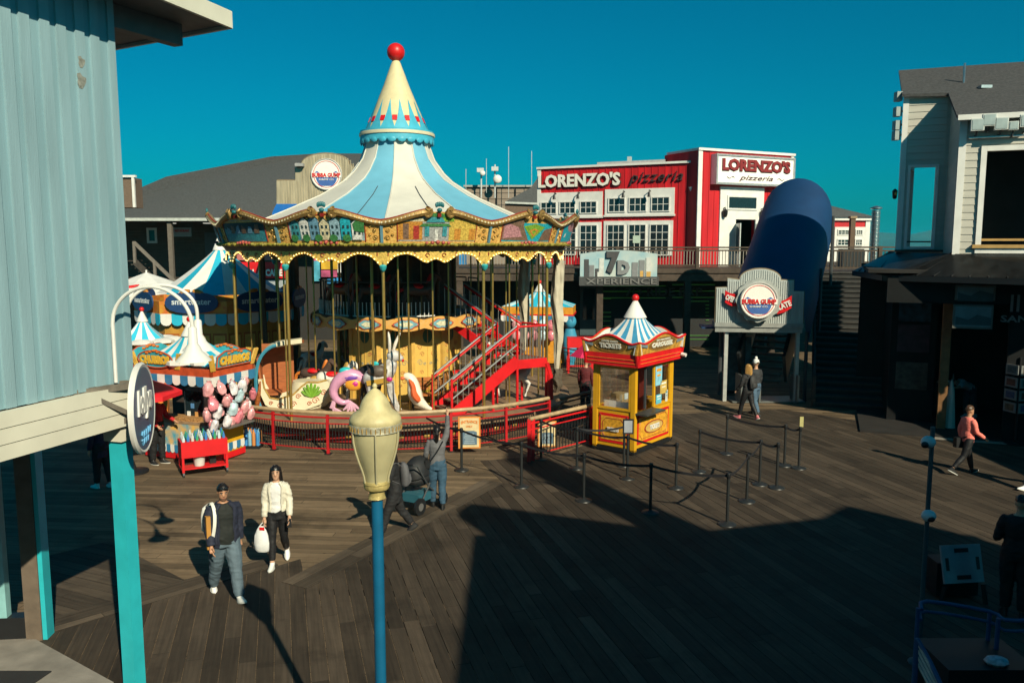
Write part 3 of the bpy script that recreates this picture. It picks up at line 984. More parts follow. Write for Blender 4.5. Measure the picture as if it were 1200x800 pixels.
text(b, '7', (q0.x - .28, q0.y - .12, zb + H_ * .62), (1, 0, 0), (0, 0, 1), .62, H_ * .95, bold=.08, depth=.14, proud=.06)
b.mi(1)
text(b, 'D', (q0.x + .22, q0.y - .12, zb + H_ * .40), (1, 0, 0), (0, 0, 1), .58, H_ * .62, bold=.08, depth=.12, proud=.06)
b.build('printed_city', grey, sd_)
W(sd_).box((q0.x + .02, q0.y - .02, (zb + P(0, 334.5, 38.3).z) / 2), (wx * 2 + .12, .3, zb - P(0, 334.5, 38.3).z)).build('name_band', mat('grey_metal_band', (.11, .11, .11), .35, .5), sd_)
b = W(sd_)
text(b, 'XPERIENCE', (q0.x + .12, q0.y - .17, (zb + P(0, 334.5, 38.3).z) / 2), (1, 0, 0), (0, 0, 1), wx * 1.84, .27, bold=.01, depth=.05, proud=.03)
b.build('lettering', mat('bright_metal', (.26, .25, .24), .35, .5), sd_)

# ---------------------------------------------------------------- left background: grey roofed restaurant with its false front
gb = thing('restaurant_building', 'long grey roofed restaurant with timber walls at the left background', 'restaurant', (-15, 46, 0))
Y0 = 46
xl, xr = P(60, 300, Y0).x, P(330, 300, Y0).x + 6
ze = P(0, 258, Y0).z
WOODS = mat('brown_shiplap', (.10, .075, .055), .8, var=.25, scale=2)
b = W(gb)
z = 0
YW = Y0 + 4.6
W(gb).box(((xl + xr) / 2, YW + .12, ze / 2), (xr - xl, .2, ze)).build('wall', WOODS, gb)
W(gb).box(((xl + xr) / 2, Y0 + 2.2, 3.1), (xr - xl, 4.7, .3)).build('balcony_floor', DARKWOOD, gb)
W(gb).box(((xl + xr) / 2, Y0 + 2.3, ze + .02), (xr - xl, 4.6, .06)).build('porch_ceiling', mat('porch_grey', (.2, .2, .19), .7), gb)
i = 0
while z < ze - .1:
    W(gb).obox(((xl + xr) / 2, YW, z + .1), ((xr - xl) / 2, 0, 0), (0, .012, .004), (0, -.006, .098)).build('shiplap_board', WOODS, gb)
    z += .205
    i += 1
# roof: eave line and a ridge that rises to the right
def RP(px, py, Y):
    return P(px, py, Y)
e0, e1_ = RP(80, 257, Y0 - .3), RP(330, 257, Y0 - .3) + Vector((4, 0, 0))
r0, r1, r2, r3, r4 = RP(90, 252, 52), RP(195, 207, 54), RP(252, 205, 54.5), RP(318, 183.5, 56), RP(372, 180, 57)
r5 = r4 + Vector((6, 0, 0))
bk = [Vector((p.x, 70, ze)) for p in (r0, r5)]
vs = [e0, e1_, r0, r1, r2, r3, r4, r5, bk[0], bk[1]]
e0.z = e1_.z = ze + .05
b = W(gb).add([tuple(v) for v in vs], [(0, 1, 7, 6, 5, 4, 3, 2), (2, 3, 4, 5, 6, 7, 9, 8)])
rf = b.build('roof', ROOFG, gb)
W(gb).bar(e0 + Vector((0, -.05, -.02)), e1_ + Vector((0, -.05, -.02)), .16, .16).build('gutter', mat('pale_gutter', (.45, .48, .46), .5), gb)
for px in (197, 239, 273):
    q = RP(px, 262, Y0)
    W(gb).box((q.x, Y0 + .5, ze - .16), (.3, .5, .05)).build('soffit_lamp', mat('soffit_lamp', (.8, .8, .75), .5, emit=(1, .95, .8), estr=.35), gb)
for px in (201, 292):
    q = RP(px, 300, Y0 - .1)
    W(gb).box((q.x, Y0 - .1, ze / 2 - .05), (.24, .24, ze - .1)).build('post', mat('old_post', (.13, .11, .09), .8), gb)
q0, q1 = RP(172, 267, YW), RP(185, 285, YW)
window(gb, Vector((0, YW - .03, 0)), Vector((1, 0, 0)), up, Vector((0, -1, 0)), q0.x, q1.x, q1.z, q0.z, 1, 1, .14)
W(gb).box((RP(251, 285, YW).x, YW - .05, 4.6), (1.1, .1, 2.7)).build('door', mat('grey_door', (.10, .11, .11), .6), gb)
q = RP(214.5, 272, YW)
W(gb).box((q.x, YW - .08, q.z), (1.1, .08, .55)).build('name_board', mat('pale_board', (.40, .47, .5), .6), gb)
b = W(gb)
text(b, 'RESTAURANT', (q.x, YW - .125, q.z + .08), (1, 0, 0), (0, 0, 1), .9, .15, bold=.02, depth=.02)
b.build('lettering', RED, gb)
# outside staircase at the far left
st = thing('wooden_stair', 'weathered wooden outside stair with handrail at far left under the grey roof', 'staircase', RP(160, 330, 42))
for k, Y in enumerate((42.0, 43.2)):
    a, c = RP(157, 284, Y), RP(205, 330, Y)
    W(st).bar(a, c, .1, .16).build('handrail', mat('weathered_rail', (.16, .14, .12), .8), st)
    W(st).bar(a + Vector((0, 0, -1.0)), c + Vector((0, 0, -1.0)), .08, .3).build('stringer', DARKWOOD, st)
    for t_ in (0, .5, 1):
        e = a.lerp(c, t_)
        W(st).box(e + Vector((0, 0, -.5)), (.12, .12, 1.1)).build('post', mat('weathered_rail', (.16, .14, .12), .8), st)
for i in range(12):
    e = RP(157, 284, 42.6).lerp(RP(205, 330, 42.6), i / 11) + Vector((0, 0, -.95))
    W(st).box(e, (.3, 1.1, .05)).build('tread', DARKWOOD, st)
# false front of corrugated iron with the round emblem
FF = mat('rusty_corrugated_iron', (.42, .36, .25), .5, .2, var=.35, scale=1.6, stretch=(5, 5, .5))
ff = thing('false_front', 'rusty corrugated iron false front with a round white restaurant emblem, above the grey roof', 'sign', RP(371, 240, 44))
Yf = 44.0
o2 = RP(371, 240, Yf)
def fp(px, py):
    q = RP(px, py, Yf)
    return (q.x - o2.x, q.z - o2.z)
arc_ = [fp(382 - 28 * math.cos(PI * i / 12), 193 - 12.5 * math.sin(PI * i / 12)) for i in range(13)]
poly = [fp(325, 262), fp(430, 262), fp(430, 197), fp(415, 197), fp(411, 193)] + arc_[::-1] + [fp(353, 197), fp(347, 197), fp(347, 212), fp(325, 212)]
b = W(ff)
b.prism(poly, o2, (1, 0, 0), (0, 0, 1), .15, .15)
b.build('panel', FF, ff)
b = W(ff)
x = fp(325, 0)[0]
i = 0
tops_ = lambda px: 213 if px < 347 else (198 if px < 353.5 or px > 412 else 194 - 12.5 * math.sqrt(max(0, 1 - ((px - 382) / 28.5) ** 2)) if 353.5 < px < 410.5 else 195)
while x < fp(430, 0)[0]:
    pxx = 325 + (x - fp(325, 0)[0]) / (fp(430, 0)[0] - fp(325, 0)[0]) * 105
    zt_ = RP(0, tops_(pxx), Yf).z
    b.tube([(o2.x + x, Yf - .15, RP(0, 262, Yf).z), (o2.x + x, Yf - .15, zt_)], .035, 5)
    x += .14
b.build('ribs', FF, ff)
b = W(ff)
edge = [Vector((o2.x + a, Yf - .05, o2.z + c)) for a, c in poly[2:]]
b.tube(edge, .07, 5)
b.build('rope_edge', mat('rusty_edge', (.2, .15, .09), .7), ff)
EMW = mat('emblem_white', (.75, .73, .68), .5, var=.06)
EMB = mat('emblem_blue', (.05, .12, .36), .5)
EMG = mat('emblem_grey', (.25, .27, .3), .5)
def emblem(root, ctr, r, U, N, band=True):
    """round shop emblem: white disc with red rim, blue lower field, name across the middle"""
    U, N = Vector(U).normalized(), Vector(N).normalized()
    circ = [(r * math.cos(2 * PI * i / 32), r * math.sin(2 * PI * i / 32)) for i in range(32)]
    W(root).prism(circ, ctr, U, up, .10, .05).build('emblem_disc', EMW, root)
    b = W(root)
    ring_ = [ctr + U * (a * .98) + up * (c * .98) + N * .1 for a, c in circ]
    b.tube(ring_ + ring_[:2], r * .045, 6, cap=False)
    b.mi(1)
    ring_ = [ctr + U * (a * .84) + up * (c * .84) + N * .105 for a, c in circ]
    b.tube(ring_ + ring_[:2], r * .02, 5, cap=False)
    b.build('emblem_rim', [mat('emblem_rim_grey', (.42, .42, .40), .5), RED], root)
    low = [(r * .74 * math.cos(a), r * .74 * math.sin(a)) for a in [PI + PI * i / 16 for i in range(17)]]
    low = [(a, c - r * .12) for a, c in low if True]
    low = [(a * .93, max(c, -r * .74)) for a, c in low]
    b = W(root)
    b.prism(low, ctr + N * .1, U, up, .012)
    b.build('emblem_field', EMB, root)
    b = W(root)
    b.prism([(-r * .80, r * .08), (-r * .62, r * .2), (-r * .40, r * .08)], ctr + N * .1, U, up, .012)
    b.prism([(r * .40, r * .08), (r * .62, r * .2), (r * .80, r * .08)], ctr + N * .1, U, up, .012)
    b.build('emblem_wave', EMB, root)
    b = W(root)
    b.prism([(-r * .98, -r * .2), (r * .98, -r * .2), (r * .98, r * .09), (-r * .98, r * .09)], ctr + N * .115, U, up, .012)
    b.build('emblem_band', EMW, root)
    b = W(root)
    text(b, 'BUBBA GUMP', ctr + up * (-r * .05) + N * .128, U, up, r * 1.84, r * .27, bold=.04, depth=.02)
    b.build('emblem_lettering', mat('emblem_red', (.58, .02, .02), .5), root)
    b = W(root)
    text(b, 'SHRIMP CO.', ctr + up * (-r * .33) + N * .114, U, up, r * 1.0, r * .1, bold=.01, depth=.01)
    b.build('emblem_small_lettering', EMW, root)
emblem(ff, RP(383, 204.5, Yf - .15), (RP(401, 204, Yf).x - RP(365, 204, Yf).x) / 2, (1, 0, 0), (0, -1, 0))
q = RP(351.5, 193.5, Yf - .3)
W(ff).box(q, (.42, .5, .16)).build('floodlight', mat('lamp_grey', (.3, .3, .3), .5), ff)
# blue awning peak beside the carousel roof
q = RP(335, 243, 40)
bt = thing('blue_awning', 'small bright blue awning top showing beside the striped carousel roof', 'awning', q)
b = W(bt)
b.add([tuple(RP(319, 249, 40)), tuple(RP(350, 249, 40)), tuple(RP(348, 239, 42)), tuple(RP(324, 239, 42)), tuple(RP(319, 262, 40)), tuple(RP(350, 262, 40))], [(0, 1, 2, 3), (4, 5, 1, 0)])
b.build('canvas', mat('strong_blue_canvas', (.01, .14, .48), .6), bt)
# far left bit of a shingled wall with white trim
q = RP(154, 228, 40)
lw = thing('shingled_gable', 'small shingled wall edge with white trim behind the blue building', 'building', (q.x - 1.4, 40, 0))
za, zc = RP(0, 243, 40).z, RP(0, 208, 40).z
W(lw).box((q.x - 1.4, 40.6, (za + zc) / 2), (2.9, 1.0, zc - za)).build('wall', mat('brown_shingle', (.16, .11, .08), .85, var=.4, scale=12, stretch=(1, 1, 4)), lw)
W(lw).box((q.x + .1, 40.05, (za + zc) / 2), (.12, .12, zc - za)).build('trim', WHITE, lw)
W(lw).box((q.x - 1.3, 40.05, zc + .06), (3.1, .16, .1)).build('trim', WHITE, lw)
# beige building with antennas between the carousel roof and the pizzeria
bb = thing('beige_building', 'beige flat roofed building behind the carousel roof, with cables on its wall', 'building', (P(590, 240, 62).x, 62, 0))
x0, x1 = P(545, 240, 62).x, P(640, 240, 62).x
zt2 = P(0, 219, 62).z
BEI = mat('beige_siding', (.24, .19, .15), .75, var=.15)
W(bb).box(((x0 + x1) / 2, 64, zt2 / 2), (x1 - x0, 4, zt2)).build('wall', BEI, bb)
W(bb).box(((x0 + x1) / 2, 61.96, zt2 + .05), (x1 - x0 + .2, .3, .14)).build('coping', mat('grey_coping', (.3, .3, .28), .6), bb)
for z in (zt2 - .45, zt2 - .9, zt2 - 1.35):
    W(bb).box(((x0 + x1) / 2, 61.985, z), (x1 - x0, .02, .03)).build('seam', DARKWOOD, bb)
for px in (582, 604):
    W(bb).tube([P(px, 221, 61.9), P(px, 248, 61.9)], .05, 6).build('cable', BLACK, bb)
g2_ = thing('grey_gable', 'small grey roofed house wedged between the carousel roof and the pizzeria', 'building', (P(612, 240, 52).x, 52, 0))
a, c, d_, e = P(592, 236.5, 52), P(634, 238, 52), P(636, 200, 55), P(622, 220, 54)
W(g2_).add([tuple(a), tuple(c), tuple(d_), tuple(e)], [(0, 1, 2, 3)]).build('roof', ROOFG, g2_)
W(g2_).box(((a.x + c.x) / 2, 52.6, a.z / 2 - .05), (c.x - a.x, 1.0, a.z - .1)).build('wall', mat('brown_shingle', (.16, .11, .08), .85), g2_)
W(g2_).bar(a + Vector((0, -.02, -.05)), c + Vector((0, -.02, -.05)), .12, .12).build('gutter', mat('pale_gutter', (.45, .48, .46), .5), g2_)
for (px, y0, y1, kind) in ((564, 200, 232, 1), (580, 193, 232, 2), (596, 172, 232, 0), (623, 177, 222, 0), (546, 198, 226, 0), (570, 186, 226, 0)):
    p, q = P(px, y1, 61), P(px, y0, 61)
    an = thing('antenna', ['thin white whip antenna on the beige roof', 'antenna mast carrying one small round white dish', 'antenna mast with a white camera head and larger white dish'][kind] + {596: ', tallest of them', 623: ', nearest the pizzeria', 546: ', leftmost by the canopy', 570: ', just left of the dishes'}.get(px, ''), 'antenna', p, 0, 'antennas on the roof behind the carousel')
    W(an).tube([p, q], .022 if kind == 0 else .06, 6).build('mast', mat('antenna_grey', (.5, .52, .52), .5), an)
    if kind:
        r_ = .2 if kind == 1 else .32
        c_ = P(px + (1.5 if kind == 1 else 3), 203 if kind == 1 else 210, 60.7)
        W(an).ell(c_, (r_, r_ * .5, r_), 12, 8).build('dish', WHITE, an)
        W(an).box(P(px - (1 if kind == 1 else 0), 199.5 if kind == 1 else 198, 60.8), (.5, .3, .3)).build('head', mat('antenna_grey', (.5, .52, .52), .5), an)
# ---------------------------------------------------------------- grey clapboard building on the right
CLAP = mat('grey_clapboard', (.45, .43, .375), .6, var=.12, scale=2, stretch=(.4, .4, 4))
eR = Vector((.93, -.36, 0)).normalized()                  # along the front, to the right and nearer
nO = Vector((eR.y, -eR.x, 0))                             # outwards, towards the camera
M0 = Vector((11.6, 21.5, 0))
rbld = thing('clapboard_building', 'grey clapboard building with dark shingle roof and a big white framed window, at right edge', 'building', M0)
Z1, ZS, ZEV = 4.95, 5.15, 8.55
def clap(parent, O, U, N, x0, x1, z0, z1, hole=None, step=.19):
    """boards one by one; hole = (x0, x1, z0, z1)"""
    z = z0
    while z < z1 - .01:
        h = min(step, z1 - z)
        segs = [(x0, x1)]
        if hole and z + h > hole[2] + .01 and z < hole[3] - .01:
            segs = [(x0, hole[0]), (hole[1], x1)]
        for a, c in segs:
            if c - a < .02:
                continue
            W(parent).obox(O + U * (a + c) / 2 + up * (z + h / 2) + N * .012, U * (c - a) / 2, N * .012 + up * .0, up * (h / 2 - .002) + N * -.008).build('clapboard', CLAP, parent)
        z += h
def wallbox(parent, name, O, U, N, x0, x1, z0, z1, hole, m, th=.14):
    b = W(parent)
    parts = [(x0, x1, z0, z1)] if not hole else [(x0, hole[0], z0, z1), (hole[1], x1, z0, z1), (hole[0], hole[1], z0, hole[2]), (hole[0], hole[1], hole[3], z1)]
    for a, c, p, q in parts:
        if c - a > .01 and q - p > .01:
            b.obox(O + U * (a + c) / 2 + up * (p + q) / 2 - N * th / 2, U * (c - a) / 2, N * th / 2, up * (q - p) / 2)
    return b.build(name, m, parent)
LF = 5.5
def onR(px):
    u, f, w = ray(px, 240)
    k = u / f
    return (k * M0.y - M0.x) / (eR.x - k * eR.y)
hx0, hx1 = onR(1152), onR(1152) + 2.6
hz0, hz1 = P(0, 291, 21).z, P(0, 176, 21).z
hole = (hx0, hx1, hz0, hz1)
wallbox(rbld, 'front_wall', M0, eR, nO, 0, LF, Z1 + .02, ZEV, hole, CLAP)
clap(rbld, M0, eR, nO, .16, LF, Z1 - .05, ZEV - .12, hole)
W(rbld).obox(M0 + eR * .08 + nO * .02 + up * (Z1 + ZEV) / 2, eR * .085, nO * .025, up * (ZEV - Z1) / 2).build('corner_board', WHITE, rbld)
b = W(rbld)
fr = .13
for (a, c, p, q) in ((hx0 - fr, hx0, hz0 - fr, hz1 + fr), (hx0 + .001, hx1, hz1, hz1 + fr), (hx0 + .001, hx1, hz0 - fr, hz0)):
    b.obox(M0 + eR * (a + c) / 2 + up * (p + q) / 2 + nO * .035, eR * (c - a) / 2, nO * .05, up * (q - p) / 2)
b.build('window_frame', WHITE, rbld)
W(rbld).obox(M0 + eR * (hx0 + hx1) / 2 + up * (hz0 + .05) + nO * .02, eR * ((hx1 - hx0) / 2 + .2), nO * .12, up * .045).build('window_sill', mat('tan_sill', (.40, .24, .08), .6), rbld)
W(rbld).obox(M0 + eR * (hx0 + hx1) / 2 + up * (hz0 + .22) - nO * .2, eR * ((hx1 - hx0) / 2), nO * .03, up * .03).build('inner_rail', mat('tan_sill', (.40, .24, .08), .6), rbld)
W(rbld).obox(M0 + eR * (hx0 + hx1) / 2 + up * (hz0 + hz1) / 2 - nO * 2.2, eR * 2.0, nO * .02, up * 2.2).build('room_wall', INTERIOR, rbld)
W(rbld).obox(M0 + eR * (hx0 + 1.3) + up * (hz0 + hz1) / 2 - nO * 1.2, eR * .07, nO * .07, up * 1.6).build('room_post', INTERIOR, rbld)
# set-back end with a see-through corner window
S0 = M0 - nO * 1.95
SL = 1.22
st_top = 9.45
sh = (.28, .93, P(0, 289, 23.3).z, P(0, 195, 23.3).z)
O2 = S0 - eR * SL
wallbox(rbld, 'end_wall', O2, eR, nO, 0, SL, Z1 + .02, st_top, sh, CLAP)
clap(rbld, O2, eR, nO, .15, SL - .08, Z1, st_top - .1, sh)
b = W(rbld)
for (a, c, p, q) in ((sh[0] - .07, sh[0], sh[2] - .07, sh[3] + .07), (sh[1], sh[1] + .07, sh[2] - .07, sh[3] + .07), (sh[0] + .001, sh[1] - .001, sh[3], sh[3] + .07), (sh[0] + .001, sh[1] - .001, sh[2] - .07, sh[2])):
    b.obox(O2 + eR * (a + c) / 2 + up * (p + q) / 2 + nO * .03, eR * (c - a) / 2, nO * .035, up * (q - p) / 2)
b.build('end_window_frame', WHITE, rbld)
b = W(rbld)
b.obox(O2 + eR * .07 + nO * .02 + up * (Z1 + st_top) / 2, eR * .075, nO * .025, up * (st_top - Z1) / 2)
b.obox(O2 + eR * (SL / 2) + nO * .02 + up * (st_top - .07), eR * (SL / 2 - .146), nO * .024, up * .07)
b.build('corner_board', WHITE, rbld)
W(rbld).obox(O2 + eR * .6 + nO * .05 + up * (sh[2] - .12), eR * .62, nO * .1, up * .03).build('end_window_sill', DARKWOOD, rbld)
W(rbld).obox(O2 + eR * .62 - nO * .18 + up * (sh[2] + .14), eR * .4, nO * .02, up * .02).build('inner_rail', DARKWOOD, rbld)
# side wall between the two fronts (roofline slopes)
zs0, zs1 = ZEV, ZEV + 1.95 * .47
b = W(rbld)
pa = [(0, Z1 + .02), (1.95, Z1 + .02), (1.95, zs1 - .03), (0, zs0 - .03)]
b.prism(pa, M0 - nO * .001 + eR * .0, -nO, up, .12, 0)
b.build('side_wall', CLAP, rbld)
# left and rear walls with an opening so the sky shows through the corner window
Lw = O2
wl = Vector((.53, .85, 0)).normalized()
wallbox(rbld, 'left_wall', Lw + nO * -.15 + eR * .02, wl, Vector((-wl.y, wl.x, 0)), 0, 2.6, Z1 + .02, st_top, (.12, 2.5, sh[2] - .1, sh[3] + .1), CLAP, th=.1)
# roof
rp = lambda a, d, z: tuple(M0 + eR * a - nO * d + up * z)
SLP = .47
vs = [rp(-.12, -.28, ZEV - .06), rp(LF, -.28, ZEV - .06), rp(LF, 4.3, ZEV + 4.3 * SLP), rp(-SL - .02, 4.3, ZEV + 4.3 * SLP), rp(-SL - .06, 1.75, ZEV + 1.75 * SLP + .06), rp(-.12, 1.75, ZEV + 1.75 * SLP + .02)]
b = W(rbld)
b.add(vs + [(v[0], v[1], v[2] - .08) for v in vs], [(0, 1, 2, 3, 4, 5), (11, 10, 9, 8, 7, 6)] + [(i, i + 6, (i + 1) % 6 + 6, (i + 1) % 6) for i in range(6)])
b.build('roof', mat('dark_shingle', (.060, .060, .062), .9, var=.45, scale=14, bump=.6, bscale=50), rbld)
W(rbld).bar(rp(-.1, -.32, ZEV - .13), rp(LF, -.32, ZEV - .13), .12, .13).build('gutter', WHITE, rbld)
W(rbld).tube([rp(.35, 2.6, ZEV + 2.6 * SLP), rp(.35, 2.6, ZEV + 2.6 * SLP + .55)], .03, 6).build('vent_pipe', STEEL, rbld)
W(rbld).box(rp(.8, 2.0, ZEV + 2.0 * SLP + .04), (.3, .2, .08)).build('roof_flashing', STEEL, rbld)
# white boxes under the eave
for i, (px, py) in enumerate(((1137, 146), (1150, 141), (1164, 146), (1178, 149), (1193, 144))):
    a = onR(px)
    q = M0 + eR * a + nO * .3 + up * P(px, py, 21).z
    f = thing('floodlight', 'white box floodlight under the right eave, ' + ['first from the roof corner', 'second from the corner and set higher', 'third along', 'small low fourth one', 'fifth and nearest the frame edge'][i], 'floodlight', q, math.atan2(eR.y, eR.x), 'white floodlights under the right eave')
    k = .7 if i == 3 else 1
    MB().box((0, 0, 0), (.30 * k, .20, .30 * k)).build('housing', mat('pale_housing', (.55, .58, .56), .5), f)
    MB().box((0, -.105, 0), (.25 * k, .012, .25 * k)).build('lens', mat('lamp_lens', (.35, .42, .42), .2), f)
    MB().tube([(0, 0, -.12), (0, .06, -.24), (0, .28, -.24)], .025, 6).build('bracket', DGREY, f)
W(rbld).tube([M0 + eR * .2 + nO * .12 + up * (ZEV - .62), M0 + eR * 2.6 + nO * .12 + up * (ZEV - .6)], .03, 6).build('conduit', STEEL, rbld)
for i, py in enumerate((112, 130, 146, 158)):
    q = O2 - eR * .14 - nO * .1 + up * P(0, py, 23.7).z
    f = thing('wall_lamp', 'small grey box lamp on the left corner edge, ' + ['topmost of four', 'second from top', 'third from top', 'lowest of four'][i], 'lamp', q, 0, 'box lamps down the corner of the clapboard building')
    MB().box((0, 0, 0), (.16, .22, .26)).build('housing', mat('grey_housing', (.25, .3, .3), .5), f)
    MB().box((.1, 0, .02), (.1, .05, .05)).build('bracket', DGREY, f)
q = O2 - eR * .1 + nO * .05 + up * P(0, 227, 23.7).z
f = thing('lantern', 'small black lantern with amber glass on the corner of the clapboard building', 'lamp', q)
MB().lathe([(.02, .14), (.08, .08), (.06, -.12), (.03, -.15)], 8).build('body', BLACK, f)
MB().ell((.0, -.06, 0), (.04, .03, .06), 8, 6).build('glass', mat('amber_glass', (.5, .3, .06), .2), f)

# ground floor souvenir shop
gs = thing('souvenir_shop', 'dark open souvenir shop under the black metal awning, pictures on its walls', 'shop front', M0)
AZ = 4.38
b = W(gs)
Q0, Q1, Q3 = Vector((11.0, 26.2, AZ)), Vector((10.2, 22.3, AZ)), Vector((14.4, 18.1, AZ))
T0, T1, T2, T3 = O2 + up * 4.98 - nO * 2.5, O2 + up * 4.98, M0 + up * 4.98, M0 + eR * LF + up * 4.98
T1b = S0 + up * 4.98
b.add([tuple(v) for v in (Q0, Q1, Q3, T3, T2, T1, T0)], [(0, 1, 5, 6), (1, 2, 3, 4), (1, 4, 5)])
b.build('awning', mat('black_metal_roof', (.030, .031, .032), .38, .5, var=.5, scale=4), gs)
b = W(gs)
def seam(a, c):
    W(gs).bar(a + up * .015, c + up * .015, .03, .04).build('awning_seam', mat('black_metal_seam', (.022, .022, .024), .4, .5), gs)
for i in range(1, 14):
    t_ = i / 14
    seam(Q1.lerp(Q3, t_), T2.lerp(T3, max(0, (t_ - .12) / .88)))
for i in range(1, 5):
    seam(Q0.lerp(Q1, i / 5), T0.lerp(T1, i / 5))
W(gs).bar(Q1 - up * .08, Q3 - up * .08, .08, .15).build('awning_edge', BLACK, gs)
W(gs).bar(Q0 - up * .08, Q1 - up * .08, .08, .15).build('awning_edge', BLACK, gs)
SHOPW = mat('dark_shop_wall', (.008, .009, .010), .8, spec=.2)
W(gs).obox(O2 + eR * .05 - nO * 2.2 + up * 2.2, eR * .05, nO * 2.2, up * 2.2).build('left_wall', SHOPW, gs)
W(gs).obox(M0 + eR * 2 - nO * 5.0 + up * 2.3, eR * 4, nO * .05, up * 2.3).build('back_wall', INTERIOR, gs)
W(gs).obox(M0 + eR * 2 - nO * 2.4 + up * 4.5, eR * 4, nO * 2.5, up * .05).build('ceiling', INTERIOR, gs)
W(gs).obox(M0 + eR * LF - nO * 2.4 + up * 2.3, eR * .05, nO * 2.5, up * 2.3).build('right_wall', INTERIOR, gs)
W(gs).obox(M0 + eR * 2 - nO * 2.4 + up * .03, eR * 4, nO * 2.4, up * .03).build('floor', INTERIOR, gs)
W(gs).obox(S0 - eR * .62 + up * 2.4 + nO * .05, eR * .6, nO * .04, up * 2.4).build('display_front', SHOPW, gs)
for i, (z0, z1, c) in enumerate(((3.0, 3.7, (0.015, 0.050, 0.080)), (2.1, 2.9, (0.040, 0.015, 0.025)), (1.0, 1.8, (0.050, 0.050, 0.040)))):
    W(gs).obox(S0 - eR * .62 + nO * .1 + up * (z0 + z1) / 2, eR * .42, nO * .015, up * (z1 - z0) / 2).build('display_shelf', mat('display_print_%d' % i, c, .5, var=.8, scale=6), gs)
for a in (.0,):
    W(gs).obox(Vector((P(1102, 500, 22.5).x, 22.5, 2.25)), eR * .11, nO * .11, up * 2.22).build('post', mat('brown_post', (.20, .10, .04), .6, var=.3), gs)
W(gs).obox(M0 + eR * 1.1 - nO * .1 + up * 4.0, eR * 2.6, nO * .06, up * .35).build('header', SHOPW, gs)
for i, (xa, xb, ya, yb) in enumerate(((1126, 1174, 334, 352), (1125, 1173, 357, 385))):
    a0, a1 = onR(xa), onR(xb)
    zb, ztp = P(0, yb, 21.3).z, P(0, ya, 21.3).z
    o = W(gs).obox(M0 + eR * (a0 + a1) / 2 - nO * .02 + up * (zb + ztp) / 2, eR * (a1 - a0) / 2, nO * .03, up * (ztp - zb) / 2).build('picture_frame', mat('picture_frame', (.10, .10, .09), .6), gs)
    b = W(gs)
    b.obox(M0 + eR * (a0 + a1) / 2 + nO * .015 + up * (zb + ztp) / 2, eR * ((a1 - a0) / 2 - .05), nO * .006, up * ((ztp - zb) / 2 - .05))
    b.mi(1).prism([(-.4, -.22), (.42, -.22), (.42, -.02), (.1, .06), (-.1, -.08), (-.4, .0)], M0 + eR * (a0 + a1) / 2 + nO * .023 + up * ((zb + ztp) / 2 + .0), eR, up, .004)
    b.build('picture', [mat('picture_sky', (.10, .16, .18), .6), mat('picture_land', (.03, .06, .07), .6)], o)
b = W(gs)
text(b, 'SAN', M0 + eR * onR(1198) + up * P(0, 372, 21.3).z + nO * .05, eR, up, .62, .18, bold=.02)
b.build('lettering', mat('dim_white_letters', (.14, .145, .145), .6), gs)
for k_ in range(2):
    W(gs).obox(M0 + eR * (onR(1194) + .14 * k_) + up * P(0, 354, 21.3).z + nO * .04, eR * .03, nO * .01, up * .22).build('sign_stroke', mat('dim_white_letters', (.14, .145, .145), .6), gs)
wb = thing('white_banner', 'folded off-white umbrella cloth leaning beside the brown shop post', 'umbrella', (G(1112, 503)[0], G(1112, 503)[1], 0))
MB().lathe([(.05, 0), (.16, .05), (.13, .5), (.085, 1.1), (.03, 1.38), (.0, 1.45)], 9).build('folded_cloth', WCANVAS, wb)
MB().tube([(0, 0, 0), (.03, 0, 1.6)], .02, 6).build('pole', DGREY, wb)
W(gs).obox(M0 + eR * 3.3 - nO * .12 + up * 2.2, eR * 1.85, nO * .06, up * 2.2).build('sun_block_wall', SHOPW, gs)  # wall added to keep the sun off the shop interior
# postcard stand
pc = thing('postcard_rack', 'revolving postcard rack with rows of framed cards at the shop entrance', 'rack', (G(1189, 520)[0], G(1189, 520)[1], 0), .2)
MB().tube([(0, 0, 0), (0, 0, 2.3)], .03, 6).build('pole', BLACK, pc)
MB().lathe([(.3, 0), (.3, .04), (.05, .08)], 12).build('base', BLACK, pc)
for r_ in range(4):
    for s_ in range(4):
        a = s_ * PI / 2
        U = Vector((math.cos(a), math.sin(a), 0))
        N = Vector((U.y, -U.x, 0))
        c = N * .24 + up * (1.0 + .33 * r_)
        o = MB().obox(c, U * .2, N * .012, up * .13).build('card_frame', mat('card_shaded', (.16, .17, .17), .6), pc)  # card frames darkened to stand for shade on the rack
        MB().obox(c + N * .014, U * .14, N * .004, up * .085).build('card', mat('card_print_%d' % ((r_ + s_) % 4), [(.02, .05, .13), (.11, .03, .02), (.04, .08, .09), (.1, .07, .04)][(r_ + s_) % 4], .5, var=.6, scale=12), o)

